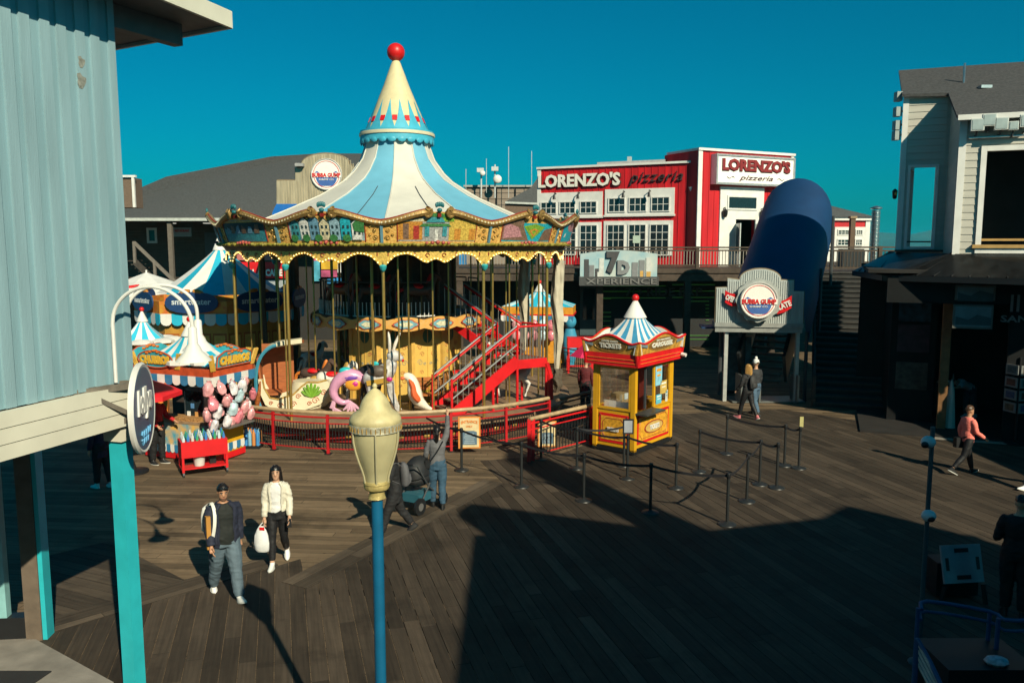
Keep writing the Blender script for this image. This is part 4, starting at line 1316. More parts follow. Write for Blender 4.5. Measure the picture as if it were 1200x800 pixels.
# ---------------------------------------------------------------- wide stairs up to the deck and the blue covered escalator
sd = Vector((2.9, 8.2, 0))
sdu = sd.normalized()
slat = Vector((sdu.y, -sdu.x, 0))
stt = thing('wide_stairs', 'wide timber stairs climbing to the upper deck in the shade, right of the blue canopy', 'staircase', (10, 25.8, 0))
B0 = Vector((9.75, 25.8, 0))
NS = 24
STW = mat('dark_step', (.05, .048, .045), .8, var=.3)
for i in range(NS):
    z = DZ * (i + 1) / NS
    c = B0 + sd * (i + .5) / NS + slat * 1.75
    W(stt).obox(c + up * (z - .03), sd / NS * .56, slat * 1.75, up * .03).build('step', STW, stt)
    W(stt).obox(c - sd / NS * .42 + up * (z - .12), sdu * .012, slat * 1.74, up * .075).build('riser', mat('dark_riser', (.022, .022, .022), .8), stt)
for k_ in (0, 3.5):
    a = B0 + slat * k_
    W(stt).bar(a + up * .1, a + sd + up * (DZ - .05), .12, .42).build('stringer', DARKWOOD, stt)
    W(stt).bar(a + up * 1.0, a + sd + up * (DZ + .95), .07, .09).build('handrail', DARKWOOD, stt)
    for i in range(6):
        p = a + sd * i / 5.5 + up * (DZ * i / 5.5)
        W(stt).box(p + up * .5, (.09, .09, 1.0)).build('post', DARKWOOD, stt)
# covered escalator
CANV = mat('navy_blue_canvas', (.003, .033, .105), .62, var=.2, scale=1.2, bump=.08, bscale=4)
es = thing('covered_escalator', 'escalator under a big rounded navy blue canvas tunnel', 'escalator', (8.4, 27, 0))
ctrs = []
for i in range(9):
    t_ = i / 8
    ctrs.append(Vector((8.5 + 3.05 * t_, 27.3 + 6.0 * t_, 2.35 + 4.0 * t_)))
axis = (ctrs[-1] - ctrs[0]).normalized()
lat = Vector((axis.y, -axis.x, 0)).normalized()
vs, fs = [], []
NA = 16
rr = 1.36
for i, c in enumerate(ctrs):
    bulge = 0
    for j in range(NA + 1):
        a = PI * j / NA
        vs.append(c - lat * rr * math.cos(a) + up * rr * 1.12 * math.sin(a))
    vs.append(c + lat * rr - up * 1.0)
    vs.append(c - lat * rr - up * 1.0)
K = NA + 3
for i in range(8):
    for j in range(NA + 1):
        fs.append((i * K + j, i * K + j + 1, (i + 1) * K + j + 1, (i + 1) * K + j))
    fs.append((i * K + NA + 2, i * K, (i + 1) * K, (i + 1) * K + NA + 2))
b = W(es).add([tuple(v) for v in vs], fs)
# rounded top end
c = ctrs[-1]
vs2, fs2 = [], []
for q in range(6):
    t_ = PI / 2 * q / 5
    for j in range(NA + 1):
        a = PI * j / NA
        vs2.append(c + Vector((lat.y * -1, lat.x, 0)) * (-.0) + Vector((-lat.y, lat.x, 0)) * (.9 * math.sin(t_)) + (-lat * rr * math.cos(a) + up * rr * 1.12 * math.sin(a)) * (math.cos(t_) * .55 + .45) - up * .3 * math.sin(t_))
for q in range(5):
    for j in range(NA):
        fs2.append((q * (NA + 1) + j, q * (NA + 1) + j + 1, (q + 1) * (NA + 1) + j + 1, (q + 1) * (NA + 1) + j))
b.add([tuple(v) for v in vs2], fs2)
cn = b.build('canopy', CANV, es)
for s_ in (-1, 1):
    a, c = ctrs[0] + lat * s_ * .75 - up * 1.5, ctrs[-1] + lat * s_ * .75 - up * 1.5
    W(es).bar(a + up * .2, c + up * .2, .1, 1.1).build('balustrade', mat('escalator_side', (.05, .055, .06), .35, .6), es)
    W(es).bar(a + up * .82, c + up * .82, .12, .1).build('handrail', BLACK, es)
for i in range(22):
    t_ = i / 21
    c = ctrs[0].lerp(ctrs[-1], t_) - up * 1.75
    W(es).obox(c, lat * .6, Vector((-lat.y, lat.x, 0)) * .16, up * .04).build('escalator_step', mat('escalator_step', (.06, .06, .062), .4, .6), es)
for s_, zb_ in ((1, 0), (-1, 0)):
    for i in (0, 4, 8):
        c = ctrs[i] + lat * s_ * (rr + .05)
        W(es).tube([(c.x, c.y, 0), (c.x, c.y, c.z)], .06, 6).build('post', DGREY, es)
for i, x in enumerate((848, 902, 940)):                    # steel floor gates at the escalator foot
    q = G(x, 462)
bu = thing('entrance_sign', 'stepped corrugated entrance sign on posts, round emblem with red ribbons, before blue canopy', 'sign', (8.3, 26.5, 0))
CORR = mat('galvanised_corrugated', (.42, .45, .44), .45, .25, var=.2, scale=3, stretch=(6, 6, .6))
Ys = 26.5
ul = Vector((.985, -.17, 0)).normalized()
us_n = Vector((ul.y, -ul.x, 0))
s0_ = P(838, 380, 26.75)
s1_ = P(940, 384, 26.35)
ul = (Vector((s1_.x, s1_.y, 0)) - Vector((s0_.x, s0_.y, 0))).normalized()
us_n = Vector((ul.y, -ul.x, 0))
sw = (Vector((s1_.x, s1_.y, 0)) - Vector((s0_.x, s0_.y, 0))).length
sz = lambda py: P(0, py, 26.55).z
o3 = Vector((s0_.x, s0_.y, 0))
fx = lambda px: (px - 838) / 102 * sw
arc_ = [(fx(889 + 24 * math.cos(PI * i / 14)), sz(328 - 13 * math.sin(PI * i / 14))) for i in range(15)]
poly = [(0, sz(378)), (sw, sz(381)), (sw, sz(341)), (fx(928), sz(341)), (fx(928), sz(328))] + arc_ + [(fx(851), sz(326)), (fx(851), sz(337)), (0, sz(337))]
W(bu).prism(poly, o3, ul, up, .06, .12).build('panel', CORR, bu)
b = W(bu)
def stop(px):
    if px < 851: return 338
    if px > 928: return 342
    if px < 865 or px > 913: return 329
    return 329 - 13 * math.sqrt(max(0, 1 - ((px - 889) / 24) ** 2))
n_ = 40
for i in range(n_):
    px = 838.8 + 100.5 * i / (n_ - 1)
    a = o3 + ul * fx(px) + us_n * .065
    b.tube([a + up * sz(379), a + up * sz(stop(px) + .5)], .022, 5)
b.build('ribs', CORR, bu)
b = W(bu)
b.tube([o3 + ul * a + up * c + us_n * .02 for a, c in poly[1:] + poly[:1]], .04, 5)
b.build('edge_trim', mat('rusty_edge', (.2, .15, .09), .7), bu)
W(bu).obox(o3 + ul * sw / 2 - us_n * .35 + up * (sz(379) - .05), ul * (sw / 2 + .02), us_n * .45, up * .07).build('canopy_shelf', mat('grey_shelf', (.25, .26, .25), .6), bu)
W(bu).obox(o3 + ul * sw / 2 - us_n * .0 + up * (sz(385) ), ul * (sw / 2), us_n * .05, up * .12).build('valance_board', mat('grey_shelf', (.25, .26, .25), .6), bu)
ec = o3 + ul * fx(886) + up * sz(351) + us_n * .35
W(bu).tube([ec - us_n * .35, ec], .42, 12).build('emblem_mount', DGREY, bu)
b = W(bu)
scal = [((.70 + .025 * math.cos(12 * 2 * PI * i / 72)) * math.cos(2 * PI * i / 72), (.70 + .025 * math.cos(12 * 2 * PI * i / 72)) * math.sin(2 * PI * i / 72)) for i in range(72)]
b.prism(scal, ec, ul, up, .04, .06)
b.build('emblem_backing', mat('galvanised_plain', (.45, .47, .45), .4, .4), bu)
emblem(bu, ec + us_n * .05, .58, ul, us_n)
for (x0, x1, yc0, yc1, word) in ((848, 861, 347, 352, 'OPEN'), (909, 925, 360, 353, 'LATE')):
    b = W(bu)
    pa, pb = o3 + ul * fx(x0) + up * sz(yc0) + us_n * .2, o3 + ul * fx(x1) + up * sz(yc1) + us_n * .26
    d_ = (pb - pa).normalized()
    nn = d_.cross(up).normalized()
    v_ = nn.cross(d_) if nn.cross(d_).z > 0 else -nn.cross(d_)
    pts2 = bez([pa + v_ * .0, pa.lerp(pb, .5) - v_ * .03, pb + v_ * .02], 4)
    for i in range(len(pts2) - 1):
        e1_, e2_ = pts2[i], pts2[i + 1]
        b.obox((e1_ + e2_) / 2, (e2_ - e1_) / 2 * 1.02, us_n * .02, up * .2)
    b.build('ribbon', RED, bu)
    b = W(bu)
    text(b, word, pa.lerp(pb, .5) + us_n * .02, d_, v_, (pb - pa).length * .86, .19, bold=.04, depth=.02, proud=.02)
    b.build('ribbon_lettering', WHITE, bu)
for px, yb in ((852, 463), (936, 470)):
    g_ = G(px, yb)
    W(bu).box((o3 + ul * fx(px) - us_n * .12) + up * sz(380) / 2, (.12, .12, sz(380))).build('post', mat('galvanised_plain', (.45, .47, .45), .4, .4), bu)
W(bu).obox(o3 + ul * fx(845) - us_n * .8 + up * (sz(386)), ul * .6, us_n * .5, up * .03).build('blue_side_awning', CANV, bu)
# floor plate and gates at the escalator foot
W(es).box((8.5, 26.9, .04), (2.4, 1.0, .05)).build('floor_plate', mat('steel_plate', (.2, .22, .22), .35, .6), es)
for x in (7.55, 8.15, 9.4):
    W(es).obox((x, 26.6, .5), (.03, 0, 0), (0, .35, 0), (0, 0, .45)).build('gate_panel', mat('steel_plate', (.2, .22, .22), .35, .6), es)
sb = thing('poster_board', 'dim upright poster stand in the shade left of the escalator entrance', 'poster', (G(851, 448)[0] - .2, 28.3, 0))
MB().box((0, 0, 1.05), (.9, .06, 1.9)).build('board', mat('dim_blue_poster', (.05, .10, .12), .6, var=.7, scale=4), sb)
MB().box((0, 0, .05), (.9, .4, .08)).build('foot', BLACK, sb)

# ---------------------------------------------------------------- the building outside the frame that shades the foreground
ob = thing('waterfront_building', 'timber building standing to the right, out of the picture, shading the foreground', 'building', (10, 2, 0))
OBW = mat('shade_building_boards', (.30, .28, .24), .7, var=.2)
pro = [(5.45, 0), (14.1, 0), (14.1, 7.4), (13.75, 8.5), (13.4, 9.15), (12.2, 8.6), (9.0, 8.0), (5.9, 9.25), (5.45, 8.9)]
W(ob).prism(pro, (0, 3.4, 0), (1, 0, 0), (0, 0, 1), .3, 0).build('front_wall', OBW, ob)
W(ob).box((9.8, .7, 3.99), (8.7, 4.8, 7.98)).build('wall', OBW, ob)
W(ob).box((9.7, .7, 8.03), (9.0, 5.0, .08)).build('roof', ROOFG, ob)
W(ob).box((9.15, 3.0, 10.1), (.75, .75, 4.3)).build('chimney', OBW, ob)
for x in (6.5, 8.6, 10.7, 12.8):
    window(ob, Vector((0, 3.1, 0)), Vector((-1, 0, 0)), up, Vector((0, 1, 0)), -x - .5, -x + .5, 4.8, 6.6, 2, 2, .08)

vb = thing('rear_sky_blocker', 'added two-storey timber building behind the viewer, out of the picture, blocking sky light', 'building', (-4, -7, 0))  # added out of view to block sky light and deepen the shade
W(vb).box((-4.5, -7, 3.6), (19, 5, 7.2)).build('wall', OBW, vb)
W(vb).box((-4.5, -7, 7.3), (19.6, 5.6, .16)).build('roof', ROOFG, vb)
for x in (-12, -9, -6, -3, 0, 3):
    window(vb, Vector((0, -4.5, 0)), Vector((-1, 0, 0)), up, Vector((0, 1, 0)), -x - .6, -x + .6, 4.4, 6.2, 2, 2, .08)

eb = thing('side_sky_blocker', 'added low timber building right of the pier, out of the picture, blocking sky light', 'building', (18, 10, 0))  # unseen block added to cut low sky light from the right
W(eb).box((18.2, 10.2, 2.4), (5.4, 12, 4.8)).build('wall', OBW, eb)
W(eb).box((18.2, 10.2, 4.9), (5.9, 12.5, .16)).build('roof', ROOFG, eb)
for y in (6, 9, 12, 15):
    window(eb, Vector((15.5, 0, 0)), Vector((0, -1, 0)), up, Vector((-1, 0, 0)), -y - .6, -y + .6, 1.2, 2.8, 2, 2, .08)
# ---------------------------------------------------------------- the double-deck carousel
CX, CY = -3.6, 26.0
ca = thing('carousel', 'big double-deck carousel with blue and white tent roof and painted gilded rounding boards', 'carousel', (CX, CY, 0))
def pol(r, a, z=0.0):
    return Vector((r * math.sin(a), -r * math.cos(a), z))
A0 = R(3.3)
JA = [A0 + R(30) * k for k in range(12)]
FLOORW = mat('carousel_floor', (.20, .13, .08), .6, var=.3, scale=3)
MB().lathe([(5.35, .38), (5.45, .40), (5.45, .50), (5.40, .52)], 72).build('platform', FLOORW, ca)
MB().lathe([(5.15, .02), (5.22, .05), (5.22, .37), (5.1, .38)], 72, cap=False).build('platform_skirt', mat('skirt_red', (.26, .012, .012), .5, var=.3), ca)
b = MB()
for i in range(48):                                       # gilt rosettes on the skirt
    a = 2 * PI * i / 48
    if math.cos(a) > -.1:
        b.ell(pol(5.22, a, .21), (.10, .03, .07), 8, 4, Matrix.Rotation(a, 3, 'Z'))
b.build('skirt_rosettes', GOLD, ca)
# tent roof: twelve sectors, blue and white in turn
prof = [(.98, 8.42), (1.02, 8.2), (1.16, 7.82), (1.45, 7.42), (1.72, 7.16), (2.1, 6.92), (2.55, 6.66), (3.45, 6.26), (3.95, 6.05), (4.6, 5.78), (5.10, 5.60)]
for k in range(12):
    a0, a1 = JA[k], JA[k] + R(30)
    b = MB()
    vs, fs = [], []
    n = 6
    for (r, z) in prof:
        for j in range(n + 1):
            t_ = j / n
            a = a0 + (a1 - a0) * t_
            sag = .045 * (1 - (2 * t_ - 1) ** 2) * min(1, r / 2)
            q = pol(r, a, z - sag)
            vs.append(q)
    for i in range(len(prof) - 1):
        for j in range(n):
            fs.append((i * (n + 1) + j, i * (n + 1) + j + 1, (i + 1) * (n + 1) + j + 1, (i + 1) * (n + 1) + j))
    o = b.add([tuple(v) for v in vs], fs).build('roof_panel', WCANVAS if k % 2 == 0 else LBLUE, ca)
    MB().tube([pol(r + .005, a0, z + .012) for r, z in prof], .022, 5).build('roof_seam', WCANVAS, o)
    am = (a0 + a1) / 2
    if k in (0, 11):
        MB().tube([pol(r, am + .06, z - .02) for r, z in prof[5:]], .012, 4).build('roof_rope', DGREY, o)
# crown
MB().lathe([(1.04, 8.36), (1.15, 8.38), (1.14, 8.70), (1.02, 8.72)], 48).build('crown_ring', BLUE, ca)
b = MB().lathe([(1.175, 8.55), (1.18, 8.57), (1.17, 8.64), (1.15, 8.65)], 48)
b.build('crown_band', CREAM, ca)
b = MB()
for i in range(24):
    a = 2 * PI * i / 24
    b.ell(pol(1.13, a, 8.37), (.13, .03, .09), 8, 4, Matrix.Rotation(a, 3, 'Z'))
b.build('crown_scallops', BLUE, ca)
cone = [(1.00, 8.70), (.86, 9.0), (.72, 9.33), (.56, 9.72), (.40, 10.10), (.26, 10.48), (.14, 10.80), (.06, 10.92)]
MB().lathe(cone, 24).build('spire', mat('spire_cream', (.60, .51, .30), .55, var=.1), ca)
def cone_r(z):
    for i in range(len(cone) - 1):
        if cone[i][1] <= z <= cone[i + 1][1]:
            t_ = (z - cone[i][1]) / (cone[i + 1][1] - cone[i][1])
            return cone[i][0] + (cone[i + 1][0] - cone[i][0]) * t_
    return cone[-1][0]
for i in range(14):                                       # blue points between cream petals, a red square on each petal
    a = A0 + R(13) + 2 * PI * i / 14
    w = .19
    b = MB()
    vs = []
    for z, f in ((8.71, 1.25), (8.86, 1.0), (9.0, .72), (9.25, .42), (9.62, .02)):
        r = cone_r(z) + .012
        vs += [tuple(pol(r, a - w * f, z)), tuple(pol(r + .004, a, z)), tuple(pol(r, a + w * f, z))]
    fs = []
    for q in range(4):
        fs += [(q * 3, q * 3 + 1, q * 3 + 4, q * 3 + 3), (q * 3 + 1, q * 3 + 2, q * 3 + 5, q * 3 + 4)]
    b.add(vs, fs).build('spire_point', BLUE, ca)
    a2 = a + PI / 14
    U = Vector((math.cos(a2), math.sin(a2), 0))
    N = pol(1, a2)
    q = pol(cone_r(9.03) + .01, a2, 9.03)
    V = Vector((-N.x * .42, -N.y * .42, 1)).normalized()
    MB().obox(q, U * .075, V * .085, U.cross(V) * .012).build('spire_square', RED, ca)
MB().ell((0, 0, 11.12), .275, 24, 14).build('finial_ball', mat('red_ball', (.55, .01, .01), .4, var=.06), ca)
MB().lathe([(.07, 10.85), (.09, 10.9), (.06, 10.95)], 12).build('finial_collar', GOLD, ca)
# rounding boards
RB, RT, ZB_, ZT_ = 5.38, 5.64, 5.24, 6.12
RV_ = 5.27
PAL = {'sky': (.30, .42, .46), 'teal': (.05, .28, .33), 'cream': (.62, .55, .36), 'blue': (.14, .30, .42), 'dk': (.02, .05, .06), 'or': (.55, .24, .04), 'yl': (.62, .42, .08),
       'gr': (.05, .20, .06), 'lgr': (.20, .38, .04), 'br': (.20, .12, .08), 'gy': (.35, .35, .34), 'wt': (.68, .68, .64), 'aq': (.02, .38, .48), 'pk': (.46, .22, .24), 'rd': (.40, .04, .03), 'lb': (.28, .44, .52)}
PN = list(PAL)
PMATS = [mat('print_' + n, PAL[n], .5, var=.55, scale=22) for n in PN]
def scene(kind):
    """painted picture on a rounding board as flat print: list of (colour, polygon) in u -.36..+.36 (share of the width), w 0..1"""
    S = []
    q = lambda c, x0, y0, x1, y1: S.append((c, [(x0, y0), (x1, y0), (x1, y1), (x0, y1)]))
    if kind == 0:                                         # row of gabled houses
        q('sky', -.36, .08, .36, .86)
        for i, c in enumerate(('teal', 'wt', 'blue', 'cream', 'lb', 'aq', 'wt')):
            x = -.34 + .098 * i
            h = .55 + .05 * (i % 3)
            S.append((c, [(x, .1), (x + .09, .1), (x + .09, h), (x + .045, h + .14), (x, h)]))
            S.append(('dk', [(x, h), (x + .045, h + .14), (x + .09, h), (x + .098, h + .02), (x + .045, h + .19), (x - .008, h + .02)]))
            for yy in (.24, .42):
                q('dk', x + .015, yy, x + .035, yy + .09)
                q('dk', x + .055, yy, x + .075, yy + .09)
        for x in (-.3, -.18, -.06, .08, .2):
            S.append(('gr', [(x + .04 * math.cos(t_ * .9), .15 + .11 * math.sin(t_ * .9)) for t_ in range(7)]))
        S.append(('gr', [(.27, .35), (.36, .3), (.36, .8), (.30, .74), (.26, .55)]))
    elif kind == 1:                                       # street with shop fronts and a green roofed arch
        q('gy', -.36, .06, .36, .9)
        q('or', -.36, .1, -.14, .66); q('br', -.31, .12, -.26, .56); q('rd', -.22, .12, -.17, .5); q('cream', -.36, .62, -.13, .72)
        q('yl', .10, .08, .36, .70); q('or', .15, .1, .21, .42); q('or', .29, .1, .35, .42); q('lgr', .02, .62, .14, .86); q('sky', -.14, .70, .02, .92)
        q('teal', -.12, .2, -.08, .5); q('teal', .04, .2, .08, .5); q('wt', -.03, .06, .0, .4)
        S.append(('gr', [(-.17, .48), (.12, .48), (.09, .56), (-.14, .56)])); S.append(('teal', [(-.11, .60), (.06, .60), (.03, .74), (-.08, .74)])); S.append(('gr', [(-.14, .76), (.08, .74), (.02, .86), (-.07, .88)]))
    elif kind == 2:                                       # ball park by the water
        q('aq', -.36, .06, .36, .92); q('sky', -.36, .76, .36, .9)
        S.append(('br', [(-.36, .1), (.0, .08), (-.1, .5), (-.12, .86), (-.36, .8)]))
        S.append(('pk', [(-.34, .16), (-.1, .2), (-.16, .48), (-.34, .66)]))
        S.append(('br', [(.16, .08), (.36, .1), (.36, .5), (.22, .42)]))
        S.append(('lgr', [(-.10, .52), (.05, .12), (.22, .5), (.06, .60)]))
        S.append(('or', [(-.02, .40), (.055, .2), (.13, .40), (.06, .46)])); S.append(('lgr', [(.02, .37), (.055, .27), (.095, .37), (.06, .41)]))
    elif kind == 3:                                       # bay with sea animals
        q('aq', -.36, .06, .36, .86)
        S.append(('pk', [(.0 + .2 * math.cos(t_ * .52), .55 + .16 * math.sin(t_ * .52)) for t_ in range(12)]))
        S.append(('wt', [(-.28, .2), (-.22, .22), (-.2, .36), (-.26, .3)])); S.append(('teal', [(.1, .1), (.3, .12), (.22, .26)]))
    else:                                                 # harbour in blue evening colours
        q('dk', -.36, .06, .36, .86); S.append(('teal', [(-.36, .06), (.36, .06), (.36, .40), (.1, .30), (-.36, .46)]))
        for i in range(6):
            x = -.3 + .1 * i
            S.append(('br' if i % 2 else 'blue', [(x, .3), (x + .08, .3), (x + .08, .44 + .06 * (i % 3)), (x + .03, .5 + .05 * (i % 2))]))
        S.append(('lb', [(-.3, .66), (-.1, .7), (.1, .66), (.3, .72), (.3, .8), (-.3, .78)]))
    return S
ORN = mat('gilt_ornament', (.66, .44, .13), .45, .1, var=.6, scale=20, bump=.4, col2=(.48, .20, .04))
SHADEW = mat('cornice_shade', (.05, .04, .03), .7)  # dark tone stands for the shadow under the rounding boards
BULB = mat('lit_bulb', (1, .85, .5), .4, emit=(1, .64, .19), estr=1.9)
for k in range(12):
    a0, a1 = JA[k], JA[k] + R(30)
    BL, BR, TL, TR = pol(RB, a0, ZB_), pol(RB, a1, ZB_), pol(RT, a0, ZT_), pol(RT, a1, ZT_)
    am = (a0 + a1) / 2
    U = Vector((math.cos(am), math.sin(am), 0))
    Vv = ((TL + TR) / 2 - (BL + BR) / 2)
    N = U.cross(Vv).normalized()
    def F(u, w, n=0.0):                                   # u -.5...5 across, w 0..1 upwards, on a round board
        a_ = a0 + (u + .5) * (a1 - a0)
        return pol(RB + (RT - RB) * w + n, a_, ZB_ + (ZT_ - ZB_) * w)
    def topw(u):
        return .56 + .34 * (.5 + .5 * math.cos(2 * PI * u * .97)) ** .85
    out = [(-.5 + i / 24, topw(-.5 + i / 24)) for i in range(25)]
    b = MB()
    vs, fs = [], []
    for i, (u, w) in enumerate(out):
        for n in (.0, -.06):
            vs += [F(u, 0, n), F(u, w, n)]
    for i in range(24):
        o4 = i * 4
        fs += [(o4, o4 + 4, o4 + 5, o4 + 1), (o4 + 2, o4 + 3, o4 + 7, o4 + 6), (o4 + 1, o4 + 5, o4 + 7, o4 + 3), (o4, o4 + 2, o4 + 6, o4 + 4)]
    board = b.add([tuple(v) for v in vs], fs).build('rounding_board', ORN, ca)
    if -R(120) < (am if am < PI else am - 2 * PI) < R(120):
        kind = {11: 0, 0: 1, 1: 2, 2: 3}.get(k, 4)
        b = MB()
        for i, (c, poly) in enumerate(scene(kind)):
            b.mi(PN.index(c))
            ok = [(x, min(y, topw(x) - .03)) for x, y in poly]
            z = .006 + .0015 * i
            for st_ in range(24):
                pc = clip(clip(ok, 1, 0, -.5 + (st_ + 1) / 24), -1, 0, .5 - st_ / 24)
                if len(pc) > 2:
                    b.add([tuple(F(x, y, z)) for x, y in pc], [tuple(range(len(pc)))])
        b.build('painting', PMATS, board)
        b = MB()
        for s_ in (-1, 1):                                # raised curls beside the painting
            for (u, w, r) in ((.445, .16, .07), (.44, .36, .055), (.45, .54, .05), (.40, .24, .035), (.405, .48, .035)):
                pts = [F(s_ * u, w, .02) + U * (r * (1 - i / 14) * math.cos(i * .9) * s_) + Vv.normalized() * (r * (1 - i / 14) * math.sin(i * .9)) for i in range(10)]
                b.tube(pts, .012, 4)
        b.build('gilt_curls', GOLD, board)
        pts = [F(-.36, .05, .012), F(-.36, .60, .012), F(-.30, topw(-.3) - .05, .012), F(0, topw(0) - .06, .012), F(.30, topw(.3) - .05, .012), F(.36, .60, .012), F(.36, .05, .012)]
        b = MB().tube(pts, .014, 5)
        b.build('painting_frame', DRED, board)
    # scroll along the top: two volutes that meet at the shell crest
    for s_ in (-1, 1):
        b = MB()
        pts, rs = [], []
        for i in range(12):
            u = .5 - .42 * i / 11
            pts.append(F(s_ * u, topw(u) + .02, .03))
            rs.append(.074 + .018 * i / 11)
        c = F(s_ * .108, topw(.1) - .02, .04)
        for i in range(9):
            aa = PI * .45 - i * .62
            r = .135 * (1 - i / 11)
            pts.append(c + U * (-s_ * r * math.cos(aa) * 1.0) + Vv.normalized() * (r * math.sin(aa)) + N * .03)
            rs.append(.07 * (1 - i / 12))
        b.tube(pts, rs, 7)
        sc = b.build('scroll', mat('scroll_old_gold', (.36, .22, .07), .42, .3, var=.5, scale=18, bump=.25), board)
        b = MB()
        for i in range(13):
            u = .49 - .40 * i / 12
            b.ell(F(s_ * u, topw(u) + .02, .095), (.026, .018, .03), 6, 4)
        b.build('scroll_beads', CREAM, board)
        b = MB().tube([F(s_ * (.5 - .42 * i / 11), topw(.5 - .42 * i / 11) + .10, .03) for i in range(12)], .022, 5)
        b.build('scroll_edge', DRED, board)
    b = MB()
    for i in range(5):
        aa = -1.0 + .5 * i
        c = F(0, topw(0) + .15, .03) + U * (.10 * math.sin(aa)) + Vv.normalized() * (.05 * math.cos(aa))
        b.ell(c, (.036, .04, .066), 8, 5)
    b.ell(F(0, topw(0) + .04, .05), (.07, .06, .055), 8, 5)
    b.build('shell_crest', mat('crest_teal', (.012, .13, .15), .45), board)
    MB().obox(F(0, topw(0) - .10, .06), U * .045, Vv.normalized() * .04, N * .03).build('crest_gem', DRED, board)
    b = MB().bar(F(-.497, .02, .03), F(-.497, topw(-.5) - .04, .03), .07, .05, N)
    b.build('joint_strip', mat('blue_grey_strip', (.10, .22, .28), .5), board)
    # green garland with red flowers along the foot
    b = MB()
    for i in range(26):
        u = -.49 + .98 * i / 25
        b.ell(F(u, -.035 + .012 * math.sin(i * 2.1), .03), (.085, .06, .045), 6, 4, Matrix.Rotation(i * .8, 3, 'Z'))
    b.build('garland', mat('garland_green', (.26, .22, .03), .55, var=.5, scale=20), board)
    b = MB()
    for i in range(-2, 3):
        b.ell(F(i * .05, .03 - abs(i) * .012, .06), .055 - abs(i) * .006, 7, 5)
    b.build('flowers', mat('flower_red', (.42, .07, .05), .5, var=.5, scale=30), board)
    # shaded cornice under the board and the gold valance with bulbs
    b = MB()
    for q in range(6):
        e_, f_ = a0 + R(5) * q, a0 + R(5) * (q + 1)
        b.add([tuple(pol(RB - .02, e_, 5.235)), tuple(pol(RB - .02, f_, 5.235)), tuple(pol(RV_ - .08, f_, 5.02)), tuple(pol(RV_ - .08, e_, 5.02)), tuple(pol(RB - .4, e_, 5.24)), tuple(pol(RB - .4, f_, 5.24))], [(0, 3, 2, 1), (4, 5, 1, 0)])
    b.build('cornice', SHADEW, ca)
    D = [(0, .36), (.03, .30), (.06, .22), (.11, .12), (.17, .075), (.23, .06), (.29, .10), (.34, .17), (.38, .23), (.42, .25), (.46, .20), (.5, .17), (.54, .20), (.58, .25), (.62, .23), (.66, .17), (.71, .10), (.77, .06), (.83, .075), (.89, .12), (.94, .22), (.97, .30), (1, .36)]
    Q0, Q1 = pol(RV_ - .07, a0, 5.04), pol(RV_ - .07, a1, 5.04)
    VL = lambda t_: pol(RV_ - .07, a0 + (a1 - a0) * t_, 5.04)
    b = MB()
    vs, fs = [], []
    for (t_, d_) in D:
        q = VL(t_)
        for n in (0, -.03):
            vs += [q + pol(1, am) * n, q + pol(1, am) * n - Vector((0, 0, d_ * 1.2))]
    for i in range(len(D) - 1):
        o4 = i * 4
        fs += [(o4, o4 + 1, o4 + 5, o4 + 4), (o4 + 2, o4 + 6, o4 + 7, o4 + 3), (o4 + 1, o4 + 3, o4 + 7, o4 + 5)]
    va = b.add([tuple(v) for v in vs], fs).build('valance', mat('valance_gold', (.68, .45, .10), .4, .2, var=.5, scale=22, bump=.3), ca)
    b = MB()
    for i in range(32):
        t_ = .012 + .976 * i / 31
        for j in range(len(D) - 1):
            if D[j][0] <= t_ <= D[j + 1][0]:
                f = (t_ - D[j][0]) / (D[j + 1][0] - D[j][0])
                d_ = D[j][1] + (D[j + 1][1] - D[j][1]) * f
        b.ell(VL(t_) + pol(.025, am) - Vector((0, 0, d_ * 1.2 - .03)), .019, 6, 4)
    b.build('bulbs', BULB, va)
    b = MB()
    for t_ in (.42, .58):
        for i in range(3):
            pts = [VL(t_) + pol(.012, am) - Vector((0, 0, .10)) + U * (.05 * math.cos(j)) + Vector((0, 0, .05 * math.sin(j))) for j in range(6)]
        b.tube(pts, .012, 4)
    for t_ in (.05, .95, .30, .70):
        b.tube([VL(t_) + pol(.01, am) - Vector((0, 0, .03)), VL(t_) + pol(.012, am) - Vector((0, 0, .12))], .013, 4)
    b.build('valance_curls', DRED, va)
    MB().lathe([(.02, -.52), (.075, -.47), (.10, -.38), (.06, -.34)], 9, Q0 + pol(.02, am)).build('drop_finial', TEAL, va)
    # outer brass column
    q = pol(RV_ - .10, a0)
    MB().tube([q + Vector((0, 0, .5)), q + Vector((0, 0, 4.75))], .042, 8).build('column', BRASS, ca)
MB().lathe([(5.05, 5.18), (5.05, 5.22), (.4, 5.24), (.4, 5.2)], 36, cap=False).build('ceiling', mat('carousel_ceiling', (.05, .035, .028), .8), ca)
MB().lathe([(5.15, 5.6), (4.6, 5.3), (4.6, 5.25)], 24, cap=False).build('cornice_back', SHADEW, ca)
